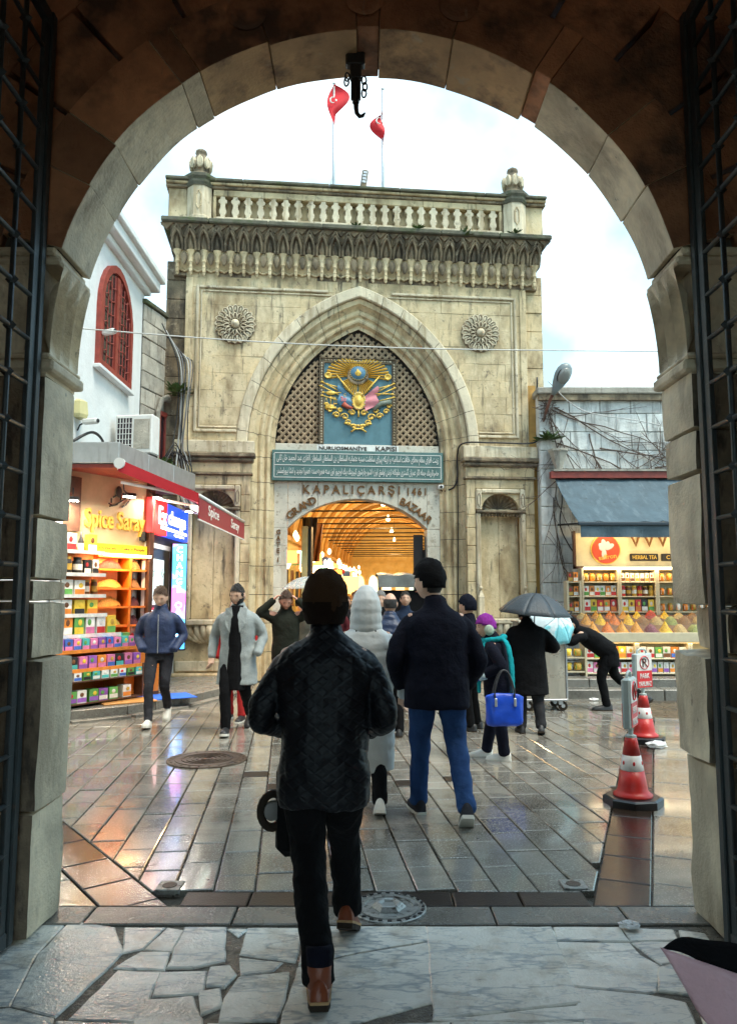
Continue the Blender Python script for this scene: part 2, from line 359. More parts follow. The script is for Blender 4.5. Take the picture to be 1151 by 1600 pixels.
# impost moulding, fluted corbel, necking
for s_ in (-1,1):
    def mold(z0,z1,xin,name,ch):
        mb=MB(); mb.box(*sorted((s_*(xin),s_*2.4)),YN-.015,YF+.02,z0,z1,ch=ch); return mb.obj(name,m_arch,arch,bevel=.006)
    mold(2.80,2.865,AR-.035,'necking',.012); mold(2.868,2.9,AR-.015,'necking',.01)
    mold(3.375,3.42,AR-.05,'impost',.012); mold(3.423,3.47,AR-.02,'impost',.01)
    # scooped flutes
    mb=MB(); nf=3; V=[];F=[]; nz=10; seg=24
    for k in range(nz+1):
        t=k/nz; z=2.902+.472*t
        base=AR+.0-.055*t**2-.005
        for j in range(seg+1):
            u=j/seg; y=YN+.01+(YF-YN-.02)*u; fr=(u*nf)%1 if j<seg else 1.
            arcw=math.sin(PI*fr); top=1 if t<.62 else max(0,1-((t-.62)/.30)**2*1.0)
            cut=max(0,min(1,(arcw-(1-top))*1.6)) if top<1 else arcw
            V.append((s_*(base+.055*math.sqrt(max(0,cut))*(.25+.75*min(1,t*5))),y,z))
    for k in range(nz):
        for j in range(seg): F.append((k*(seg+1)+j,k*(seg+1)+j+1,(k+1)*(seg+1)+j+1,(k+1)*(seg+1)+j))
    mb.add(V,F); me=mb.mesh('fluted_corbel'); sharp(me,50); link('fluted_corbel',me,m_arch,arch)
    mb=MB(); mb.box(*sorted((s_*(AR+.06),s_*2.4)),YN+.005,YF-.005,2.9,3.377); mb.obj('corbel_core',m_arch,arch)
    mb=MB(); mb.box(*sorted((s_*(AR+.01),s_*2.4)),YN+.01,YF-.01,2.78,2.802); mb.obj('necking_bed',m_arch,arch)
# ---- iron gate leaves folded back against the passage sides
stud=MB(); stud.add([(0,-.032,0),(0,.032,0),(0,0,.036),(0,0,-.036),(-.034,0,0),(.034,0,0)],[(4,0,2),(4,2,1),(4,1,3),(4,3,0),(5,2,0),(5,1,2),(5,3,1),(5,0,3)])
stud_me=stud.mesh('stud'); stud_me.materials.append(m_iron)
for s_,nm in ((-1,'left'),(1,'right')):
    g=thing('iron_gate','dark iron grille gate leaf folded back on the %s side of the archway'%nm,'gate',(s_*1.70,3.3,0),0,'iron gate leaves of the archway')
    mb=MB(); mb.box(-.025,.025,.42,.475,.02,4.75,ch=.006); mb.obj('frame_post',m_iron,g)
    mb=MB(); mb.box(-.012,.012,.36,.42,.02,4.75,ch=.004); mb.obj('frame_plate',m_iron,g)
    mb=MB(); mb.box(-.02,.02,-.6,.419,.02,.09,ch=.006); mb.obj('bottom_rail',m_iron,g)
    mb=MB(); mb.box(-.02,.02,-.6,.419,4.66,4.74,ch=.006); mb.obj('top_rail',m_iron,g)
    xo=-s_*.0
    ys=[.17,-.05,-.27,-.49]
    for y in ys:
        mb=MB(); mb.tube([(0,y,.09),(0,y,4.66)],.0135,8); mb.obj('upright_bar',m_iron,g,smooth=True)
    for k in range(20):
        z=.22+k*.2255
        mb=MB(); mb.tube([(0,-.6,z),(0,.40,z)],.0125,8); mb.obj('cross_bar',m_iron,g,smooth=True)
        for y in ys: link('stud',stud_me,m_iron,g,loc=(0,y,z))
# ---- hook hanging from the crown
hk=thing('iron_hook','black iron hook with chain links hanging from the crown of the archway','hook',(-.07,4.02,4.35))
mb=MB(); mb.box(-.06,.05,-.03,.03,.30,.40,ch=.01); mb.box(-.035,.03,-.025,.025,.22,.31,ch=.008); mb.obj('bracket',m_black,hk)
mb=MB(); mb.tube([(-.002,0,.08),(-.002,0,.24)],[.020,.024],8); mb.box(-.03,.026,-.012,.012,.1,.22,ch=.004); mb.obj('shank',m_black,hk)
mb=MB(); mb.tube([(0,0,.09),(0,0,.05),(.004,0,.02),(.02,0,0),(.038,0,.004),(.05,0,.022)],[.016,.014,.013,.012,.010,.005],8); mb.obj('hook',m_black,hk,smooth=True)
for i,(x,z) in enumerate(((-.05,.24),(.045,.22),(.05,.18),(.045,.14),(-.055,.21))):
    mb=MB(); mb.tube([(x+.013*math.cos(a),.004*math.sin(a*2),z+.026*math.sin(a)) for a in [2*PI*q/10 for q in range(10)]],.005,6,closed=True); mb.obj('chain_link',m_black,hk,smooth=True)
# ================================================================ ground
ground=MB(); ground.box(-60,60,-30,90,-.3,-.035); tag(ground.obj('ground',m_ground),kind='structure')
# --- marble threshold, cracked slabs
thr=thing('marble_threshold',kind='structure'); 
slabs=[[(0.267,3.168),(0.854,3.27),(0.846,3.168),(0.327,3.163)],[(-1.458,3.275),(-1.542,3.718),(-1.537,4.065),(-1.694,4.096),(-1.766,3.656),(-1.655,3.285)],
[(0.296,3.997),(0.911,3.997),(0.861,3.295),(0.257,3.172)],
 [(-0.287,3.997),(0.283,3.997),(0.279,3.849),(-0.046,3.737),(-0.309,3.608)],
 [(-0.313,3.584),(-0.046,3.711),(0.283,3.829),(0.252,3.295),(-0.039,3.154),(-0.336,3.137),(-0.326,3.324)],
 [(0.93,3.997),(1.257,3.997),(1.251,3.849),(0.91,3.863)],
 [(0.899,3.842),(1.247,3.829),(1.255,3.705),(1.307,3.608),(1.206,3.386),(1.165,3.375),(0.865,3.438)],
 [(1.27,3.997),(1.511,3.976),(1.491,3.863),(1.266,3.856)],
 [(1.263,3.829),(1.489,3.842),(1.457,3.656),(1.323,3.619)],
 [(0.868,3.417),(1.157,3.355),(1.292,3.295),(1.257,3.093),(0.835,3.085)],
 [(1.298,3.584),(1.458,3.637),(1.371,3.345),(1.222,3.386)],
 [(-1.216,3.997),(-1.023,3.997),(-1.064,3.769),(-1.142,3.73)],
 [(-1.004,3.997),(-0.92,3.968),(-0.919,3.743),(-1.051,3.763)],
 [(-0.913,3.99),(-0.714,3.99),(-0.655,3.643),(-0.787,3.584),(-0.895,3.584),(-0.911,3.756)],
 [(-0.693,3.976),(-0.603,3.976),(-0.636,3.904)],
 [(-0.599,3.99),(-0.331,3.99),(-0.336,3.643),(-0.592,3.718)],
 [(-1.059,3.73),(-0.928,3.73),(-0.908,3.566),(-1.129,3.584)],
 [(-0.586,3.68),(-0.393,3.637),(-0.424,3.561),(-0.554,3.526)],
 [(-0.917,3.538),(-0.717,3.549),(-0.693,3.365),(-0.891,3.345)],
 [(-0.701,3.584),(-0.623,3.596),(-0.581,3.515),(-0.612,3.417),(-0.685,3.428)],
 [(-0.56,3.493),(-0.354,3.538),(-0.346,3.315),(-0.364,3.163),(-0.578,3.154),(-0.59,3.324)],
 [(-0.706,3.375),(-0.631,3.401),(-0.594,3.266),(-0.659,3.209)],
 [(-0.93,3.315),(-0.731,3.345),(-0.658,3.181),(-0.62,3.051),(-0.904,3.051)],
 [(-1.517,4.065),(-1.273,3.997),(-1.148,3.73),(-1.17,3.538),(-1.236,3.191),(-1.442,3.275),(-1.53,3.718)],
 [(-1.11,3.561),(-0.92,3.549),(-0.906,3.324),(-0.907,3.154),(-1.172,3.181)],
 [(-1.444,3.247),(-1.239,3.172),(-1.174,2.97),(-1.441,2.97),(-1.6,3.181)],
 [(-1.211,3.154),(-0.916,3.137),(-0.877,2.894),(-1.148,2.909)],
 [(-0.619,3.137),(-0.186,3.119),(-0.176,2.894),(-0.577,2.894)],
 [(-0.166,3.119),(0.31,3.15),(0.292,2.894),(-0.158,2.894)],
 [(0.33,3.15),(0.833,3.15),(0.807,2.894),(0.311,2.894)],
 [(0.827,3.059),(1.261,3.068),(1.262,2.894),(0.823,2.886)],
 [(1.54,3.954),(1.645,3.918),(1.592,3.428),(1.391,3.365)],
 [(1.372,3.334),(1.588,3.396),(1.532,2.97),(1.251,2.97)]]   # outlines in metres
for i,s_ in enumerate(slabs):
    poly=list(s_)
    if sum(poly[k][0]*poly[(k+1)%len(poly)][1]-poly[(k+1)%len(poly)][0]*poly[k][1] for k in range(len(poly)))<0: poly=poly[::-1]
    # roughen broken edges
    q=[]
    for k in range(len(poly)):
        a,b=Vector(poly[k]),Vector(poly[(k+1)%len(poly)]); n=max(1,int((b-a).length/.07))
        for j in range(n):
            p=a+(b-a)*j/n
            if j: p+=Vector((noise.noise(Vector((p.x*14,p.y*14,i))),noise.noise(Vector((p.y*14,p.x*14,i+9)))))*.012
            q.append(tuple(p))
    q=inset(q,-.006); mb=MB(); mb.prism(q,-.06,RND.uniform(-.003,.004),ch=.007); mb.obj('marble_slab',m_marble,thr)
k=0
for y in range(6):
    for x in range(5):
        mb=MB(); x0=-2.15+x*.86+(.3 if y%2 else 0); mb.prism([(x0,2.93-.6*(y+1)),(min(2.14,x0+.85),2.93-.6*(y+1)),(min(2.14,x0+.85),2.92-.6*y),(x0,2.92-.6*y)],-.06,0,ch=.006); mb.obj('marble_slab',m_marble,thr)
mb=MB(); mb.box(-2.2,2.2,-6,4.02,-.034,-.009); mb.obj('slab_bed',M('gritty_joint_dirt',(.13,.105,.075),.5,.5,20,0,.6,60,rvar=.3),thr)
# --- plaza
plz=thing('plaza_pavement',kind='structure')
def stone(poly,mt,z=None,nm='paving_stone',ch=.007,par=None,gap=.005):
    if len(poly)<3 or parea(poly)<.006: return None
    poly=inset(poly,gap)
    if sum(poly[k][0]*poly[(k+1)%len(poly)][1]-poly[(k+1)%len(poly)][0]*poly[k][1] for k in range(len(poly)))<0: poly=poly[::-1]
    mb=MB(); mb.prism(poly,-.06,RND.uniform(-.004,.004) if z is None else z,ch=ch); return mb,mt,nm,par or plz
todo=[]
x=-2.2
while x<2.3:     # grey border course and dark strip
    l=RND.uniform(.55,.8); todo.append(stone([(x,4.02),(x+l,4.02),(x+l,4.245),(x,4.245)],m_kerb,0.004)); x+=l
x=-1.02
while x<1.1:
    l=.37; todo.append(stone([(x,4.25),(x+l,4.25),(x+l,4.455),(x,4.455)],m_paverm,0.0)); x+=l
DL0,DL1=(-1.02,4.2),(-2.75,6.45)      # inner edge of left diagonal dark strip
DW=.30
dn=Vector((-(DL1[1]-DL0[1]),DL1[0]-DL0[0])).normalized(); dn=dn if dn.x<0 else -dn
SR0,SR1=(1.19,4.25),(3.2,9.6)          # right dark strip, left edge
sn=Vector((SR1[1]-SR0[1],-(SR1[0]-SR0[0]))).normalized()
G=Vector((-.18,15)); ca,sa=math.cos(R(6)),math.sin(R(6))
def g2w(u,v): return (G.x+u*ca-v*sa,G.y+u*sa+v*ca)
drain=[(-1.55,7.9,.40)]
u=-6.1; ci=0
while u<7:
    wd=RND.choice((.222,.226,.232)); v=-11.6+RND.uniform(0,.4)
    while v<-.1:
        X,Y=g2w(u,v); band=6.65<Y<7.35 and -1.35<X<1.15
        ln=.21 if band else RND.uniform(.33,.50)
        poly=[g2w(u,v),g2w(u+wd,v),g2w(u+wd,v+ln),g2w(u,v+ln)]
        poly=clip(poly,0,-1,-4.46); poly=clip(poly,0,1,14.9) if poly else poly
        if poly: poly=clip(poly,*side(DL0,DL1)) if False else clip(poly,dn.x,dn.y,dn.x*DL0[0]+dn.y*DL0[1])
        if poly: poly=clip(poly,sn.x,sn.y,sn.x*SR0[0]+sn.y*SR0[1])
        cx=X+.2
        dark=band and ((ci*2+int((Y-6.65)/.21))%5==0)
        if poly and abs(X)<Y*.62+.8: todo.append(stone(poly,m_paverm if dark else m_paver,None if not dark else 0))
        v+=ln
    u+=wd; ci+=1
def strip(p0,p1,n,o0,o1,ln,mt,z=None,t0=0,t1=1):
    p0,p1=Vector(p0),Vector(p1); d=p1-p0; Ln=d.length; d/=Ln; t=Ln*t0
    while t<Ln*t1:
        l=RND.uniform(.85,1.15)*ln; a=p0+d*t; b=p0+d*min(Ln*t1,t+l)
        poly=[tuple(a+n*o0),tuple(b+n*o0),tuple(b+n*o1),tuple(a+n*o1)]
        poly=clip(poly,0,-1,-4.25)
        todo.append(stone(poly,mt,z)); t+=l
strip(DL0,DL1,dn,.0,DW,.42,m_paverd,0,-.2)
for k in range(4): strip(DL0,DL1,dn,DW+k*.42,DW+.42+k*.42,.5,m_paver,None,-.45)
strip(SR0,(3.6,10.66),sn,.0,.30,.5,m_paverd,0)
strip(SR0,(3.6,10.66),sn,.30,.66,.5,m_paver)
for k in range(7): strip(SR0,(4.1,12.0),sn,.70+k*.45,1.15+k*.45,.8,m_paver,.035)
todo=[t for t in todo if t]
def near(t): 
    vs_=t[0].v; n=len(vs_); cx=sum(p[0] for p in vs_)/n; cy_=sum(p[1] for p in vs_)/n
    return cy_+ (0 if abs(cx)<cy_*.5+.2 else 40)
todo.sort(key=near)
rest={}
for i,(mb,mt,nm,par) in enumerate(todo):
    if i<300: mb.obj(nm,mt,par,fix=False)
    else:
        rest.setdefault(mt.name,(MB(),mt))[0].add(mb.v,mb.f)
for k,(mb,mt) in rest.items(): tag(mb.obj('far_paving_stones',mt,plz),kind='stuff')
# --- covers and drains set in the paving
def cover(name,loc,r,label,mat,dome=False):
    t=thing(name,label,'manhole cover',(*loc,0))
    mb=MB(); mb.lathe([(r,-.04),(r,.010),(r*.97,.014),(r*.86,.014),(r*.85,.009),(r*.80,.009),(r*.79,.016),(r*.66,.016),(r*.65,.010),(r*.02,.010)],40); mb.obj('plate',mat,t)
    if dome:
        mb=MB(); mb.lathe([(r*.46,.008),(r*.46,.014),(r*.36,.034),(r*.30,.037),(r*.24,.033),(r*.2,.022),(.001,.02)],6); mb.obj('knob',mat,t)
    for k in range(24):
        a=2*PI*k/24; mb=MB(); mb.box(-.007,.007,-.011,.011,.012,.019,m=RZ(a)@T(r*.915,0,0)@RZ(RND.uniform(-.5,.5)))
        mb.obj('raised_mark',m_black if dome else mat,t)
    if not dome:
        for k in range(5):
            mb=MB(); mb.lathe([(r*(.12+.12*k),.009),(r*(.12+.12*k),.018),(r*(.15+.12*k),.018),(r*(.15+.12*k),.009)],30); mb.obj('ring_rib',mat,t)
    return t
m_zinc=M('worn_cast_metal',(.34,.34,.32),.38,.3,20,0,.25,80,metal=.6,stain=[((.06,.05,.04),26,.55,.62,W1,.8)])
m_rust=M('rusty_cast_iron',(.085,.058,.04),.45,.4,12,0,.3,80,metal=.3,stain=[((.03,.025,.02),20,.5,.65,W1,.8)])
cover('manhole_cover',(.107,4.215),.20,'small bright round metal cover with raised hexagonal knob by the marble threshold',m_zinc,True)
cover('manhole_cover',(-1.63,7.88),.40,'large brown rusty round cover in the paving at left',m_rust)
for nm,(x,y) in (('left end',(-1.13,4.52)),('right end',(1.17,4.54))):
    t=thing('floor_drain','small square pale drain plate at the %s of the dark strip'%nm,'drain',(x,y,0))
    mb=MB(); mb.box(-.07,.07,-.07,.07,-.02,.011,ch=.004); mb.obj('plate',m_zinc,t); mb=MB(); mb.lathe([(.042,.008),(.042,.013),(.036,.014),(.001,.0125)],16); mb.obj('lid',m_rust,t)
# --- raised pavement and kerbs: left shops
lp=thing('left_pavement',kind='structure')
kl=[(-6.5,9.55),(-4.6,9.95),(-3.92,10.12),(-3.3,10.62),(-2.78,11.5),(-2.42,12.6),(-2.3,13.6),(-2.3,14.75)]
inner=[(-6.5,16),(-2.3,15.2)]
mb=MB(); mb.prism([(x-.22,y+.2) for x,y in kl[:-1]]+[(-2.5,14.9),(-6.5,15)],-.05,.135); mb.obj('slab_bed',m_kerb,lp)
cl=[]
for i in range(len(kl)-1):
    a,b=Vector(kl[i]),Vector(kl[i+1]); n=max(1,round((b-a).length/.55))
    for j in range(n): cl.append(a+(b-a)*j/n)
cl.append(Vector(kl[-1]))
for i in range(len(cl)-1):
    a,b=cl[i],cl[i+1]; d=(b-a).normalized(); n=Vector((-d.y,d.x)); e=d*.006
    mb=MB(); mb.prism([tuple(a+e),tuple(b-e),tuple(b-e+n*.26),tuple(a+e+n*.26)],-.05,.15,ch=.014); mb.obj('kerb_stone',m_kerb,lp)
    mb=MB(); mb.prism([tuple(a+e-n*.16),tuple(b-e-n*.16),tuple(b-e-n*.006),tuple(a+e-n*.006)],-.05,.035,ch=.008); mb.obj('gutter_stone',m_kerb,lp)
for iy in range(9):
    for ix in range(7):
        x0=-6.2+ix*.52+(.25 if iy%2 else 0); y0=10.2+iy*.52; poly=[(x0,y0),(x0+.51,y0),(x0+.51,y0+.51),(x0,y0+.51)]
        # keep inside the kerb line
        for i in range(len(kl)-1):
            a,b=Vector(kl[i]),Vector(kl[i+1]); d=(b-a).normalized(); n=Vector((-d.y,d.x)); 
            if poly: poly=clip(poly,-n.x,-n.y,-(n.x*(a.x)+n.y*a.y)-.268)
        if poly and len(poly)>2 and parea(poly)>.02:
            mb=MB(); mb.prism(inset(poly,.004),.05,.148+RND.uniform(-.002,.002),ch=.006); mb.obj('pavement_slab',m_kerb,lp)
# right step
rp=thing('right_steps',kind='structure')
for (y0,z1) in ((12.45,.14),(12.85,.27)):
    x=2.9
    while x<8:
        l=RND.uniform(.7,1.0); mb=MB(); mb.box(x+.004,x+l-.004,y0,y0+(.395 if z1<.2 else 3.2),-.05,z1,ch=.014); mb.obj('step_stone',m_kerb,rp); x+=l
# ================================================================ the bazaar gate (local x along the front, y into the wall)
gate=thing('bazaar_gate','tall weathered limestone gate building with pointed arch and balustrade, facing the square','gate building',(-.18,15,0),R(6))
SP=4.64
class PA:          # two-centred pointed arch: half span a, rise h above springing
    def __init__(s,a,h): s.a=a; s.h=h; s.e=(h*h-a*a)/(2*a); s.R=a+s.e
    def half(s,z,o=0):      # half width at height z for a curve offset inward by o
        if z<=SP: return s.a-o
        q=(s.R-o)**2-(z-SP)**2
        return (math.sqrt(q)-s.e) if q>s.e*s.e else 0
    def pt(s,t,o,zb):       # t 0..1 jamb foot..springing ; 1..2 arc to apex  (right half, x>0)
        if t<=1: return (s.a-o,zb+(SP-zb)*t)
        r=s.R-o; am=math.acos(min(1,s.e/r)); a=am*(t-1); return (r*math.cos(a)-s.e,SP+r*math.sin(a))
ARC=PA(2.22,3.1)
def sweep(prof,t0,t1,n,sgn,zb=.0):
    mb=MB(); V=[];F=[]; m=len(prof)
    for i in range(n+1):
        t=t0+(t1-t0)*i/n
        for (o,y) in prof:
            x,z=ARC.pt(t,o,zb); V.append((sgn*x,y,z))
    for i in range(n):
        for j in range(m-1): F.append((i*m+j,i*m+j+1,(i+1)*m+j+1,(i+1)*m+j))
    mb.add(V,F); return mb
# mouldings of the great arch: (offset inward, depth)
mold=[(-.0,-.005),(.0,.03),(.10,.045),(.135,.13),(.19,.17),(.215,.15),(.25,.14),(.285,.155),(.305,.20),(.33,.215),(.35,.19),(.385,.175),(.42,.19),(.44,.24),(.46,.29),(.53,.30),(.53,.40)]
hood=[(-.225,.02),(-.225,-.035),(-.205,-.055),(-.03,-.055),(-.012,-.04),(0,.03)]
for sg in (-1,1):
    ts=[0,.12,.24,.36,.48,.6,.72,.84,.95,1.06,1.18,1.30,1.42,1.54,1.66,1.77,1.88,2.0]
    for i in range(len(ts)-1):
        g_=.0012
        me=sweep(mold,ts[i]+g_,ts[i+1]-(g_ if i<len(ts)-2 else 0),4 if ts[i]>=.9 else 1,sg).mesh('arch_moulding_stone'); sharp(me,32); link('arch_moulding_stone',me,m_lime,gate)
        if ts[i]>=.9:
            me=sweep(hood,ts[i]+g_,ts[i+1]-(g_ if i<len(ts)-2 else 0),4,sg).mesh('hood_stone'); sharp(me,32); link('hood_stone',me,m_limeL,gate)
    me=sweep([(o,y+.02) for o,y in mold],0,2,30,sg).mesh('moulding_bed'); link('moulding_bed',me,m_mort,gate)
# ashlar wall above the imposts, block by block, cut round the arch
def ash(sg,zs,xs_fn,xmax,y0,y1,cut,mt,name='ashlar_block'):
    for r in range(len(zs)-1):
        z0,z1=zs[r]+.0015,zs[r+1]-.0015; xs=xs_fn(r)
        for c in range(len(xs)-1):
            xo,xi=xs[c]-.0015,xs[c+1]+.0015     # outer (large) to inner (small)
            poly=[]
            for k in range(7):
                z=z0+(z1-z0)*k/6; b=max(xi,cut(z)); 
                if b<xo-.01: poly.append((b,z))
            if len(poly)<2: continue
            if poly[-1][1]-poly[0][1]<.03: continue
            if all(abs(p[0]-xi)<1e-6 for p in poly): poly=[poly[0],poly[-1]]
            pl=poly+[(xo,poly[-1][1]),(xo,poly[0][1])]
            dy=RND.uniform(-.006,.006)
            mb=MB(); mb.prism([(sg*x,z) for x,z in pl],-(y1),-(y0+dy),Matrix(((1,0,0,0),(0,0,-1,0),(0,1,0,0),(0,0,0,1))),ch=.0035)
            mb.obj(name,mt,gate)
def xsf(r): 
    rr=random.Random(r*13+5); xs=[3.5]; 
    while xs[-1]>.05: xs.append(max(0,xs[-1]-rr.uniform(.45,.8)))
    return xs
zs=[4.66+.352*i for i in range(11)]
for sg in (-1,1): ash(sg,zs,xsf,3.5,0,.3,lambda z: ARC.half(z,-.20),m_lime)
mb=MB()
for sg in (-1,1): mb.box(*sorted((sg*2.3,sg*3.48)),.19,1.2,0,4.5); mb.box(*sorted((sg*2.3,sg*3.48)),.02,1.2,4.5,8.2)
mb.box(-2.3,2.3,.42,1.2,7.0,8.2); mb.box(-2.3,-1.69,.42,1.2,0,7.0); mb.box(1.69,2.3,.42,1.2,0,7.0); mb.obj('core',m_mort,gate)
# filler between core and arch over the crown
mb=MB()
for sg in (-1,1):
    pl=[]
    for k in range(15): z=4.7+3.4*k/14; pl.append((ARC.half(z,-.1),z))
    pl+= [(2.4,8.1),(2.4,4.7)]; mb.prism([(sg*x,z) for x,z in pl],-.5,-.012,Matrix(((1,0,0,0),(0,0,-1,0),(0,1,0,0),(0,0,0,1))))
mb.obj('spandrel_bed',m_mort,gate)
# set-back flanks
for sg in (-1,1):
    rr=random.Random(3+sg)
    for r in range(21):
        z0=r*.4; mb=MB(); a,b=3.503,3.9; mb.box(*sorted((sg*a,sg*b)),.12+rr.uniform(-.012,.012),.6,z0+.004,z0+.396,ch=.01); mb.obj('flank_block',m_limeD if sg<0 and r>9 else m_lime,gate)
    mb=MB(); mb.box(*sorted((sg*3.5,sg*3.86)),.6,3,0,9); mb.obj('flank_return',m_lime,gate)
# sunk panel border: roll mouldings left, top and bottom, butting the hood
def bar(x0,x1,z0,z1,y0,y1,mt=m_lime,ch=.012,nm='panel_moulding'):
    mb=MB(); mb.box(x0,x1,y0,y1,z0,z1,ch=ch); return mb.obj(nm,mt,gate)
for sg in (-1,1):
    def sb(a,b,z0,z1,y0,y1,mt=m_limeL,ch=.012,nm='panel_moulding'): bar(*sorted((sg*a,sg*b)),z0,z1,y0,y1,mt,ch,nm)
    for d,(w_,pr) in ((0,(.055,.05)),(.09,(.03,.03))):
        xo,zt,zb_=3.29-d,7.86-d,4.86+d
        sb(xo-w_,xo,zb_,zt,-pr,.002)
        xin=max(.28,ARC.half(min(zt,7.7),-.225)+.01)
        if d: xin=ARC.half(zt-.02,-.235)
        sb(max(.45,xin),xo-w_-.001,zt-w_,zt,-pr,.002); sb(ARC.half(zb_,-.235),xo-w_-.001,zb_,zb_+w_,-pr,.002)
    sb(3.36,3.5,4.70,8.02,-.03,.003,m_lime,.01,'corner_strip')
# rosettes
for sg in (-1,1):
    rs=MB(); c=T(sg*2.51,0,7.07)@RX(PI/2)
    rs.lathe([(.40,0),(.40,.02),(.30,.045),(.16,.05),(.001,.05)],32,c)
    ro=rs.obj('rosette',m_limeD,gate)
    pet=MB(); pet.tube([(.235,0,.03),(.24,.028,.055),(.30,.048,.065),(.365,.046,.06),(.40,.0,.05),(.365,-.046,.06),(.30,-.048,.065),(.24,-.028,.055)],.012,6,closed=True); pet.ell((.32,0,.03),(.07,.03,.025),8,5)
    pm=pet.mesh('petal',True); pm.materials.append(m_limeL)
    pe2=MB(); pe2.tube([(.10,0,.045),(.15,.03,.085),(.21,.028,.085),(.235,0,.07),(.21,-.028,.085),(.15,-.03,.085)],.010,6,closed=True)
    pm2=pe2.mesh('petal',True); pm2.materials.append(m_limeL)
    for k in range(20):
        o=link('petal',pm,None,ro); o.matrix_local=c@RZ(2*PI*k/20)
    for k in range(14):
        o=link('petal',pm2,None,ro); o.matrix_local=c@RZ(2*PI*(k+.5)/14)
    b=MB(); b.lathe([(.09,.04),(.085,.10),(.05,.125),(.03,.15),(.001,.155)],14,c); b.obj('boss',m_limeL,ro,smooth=True)
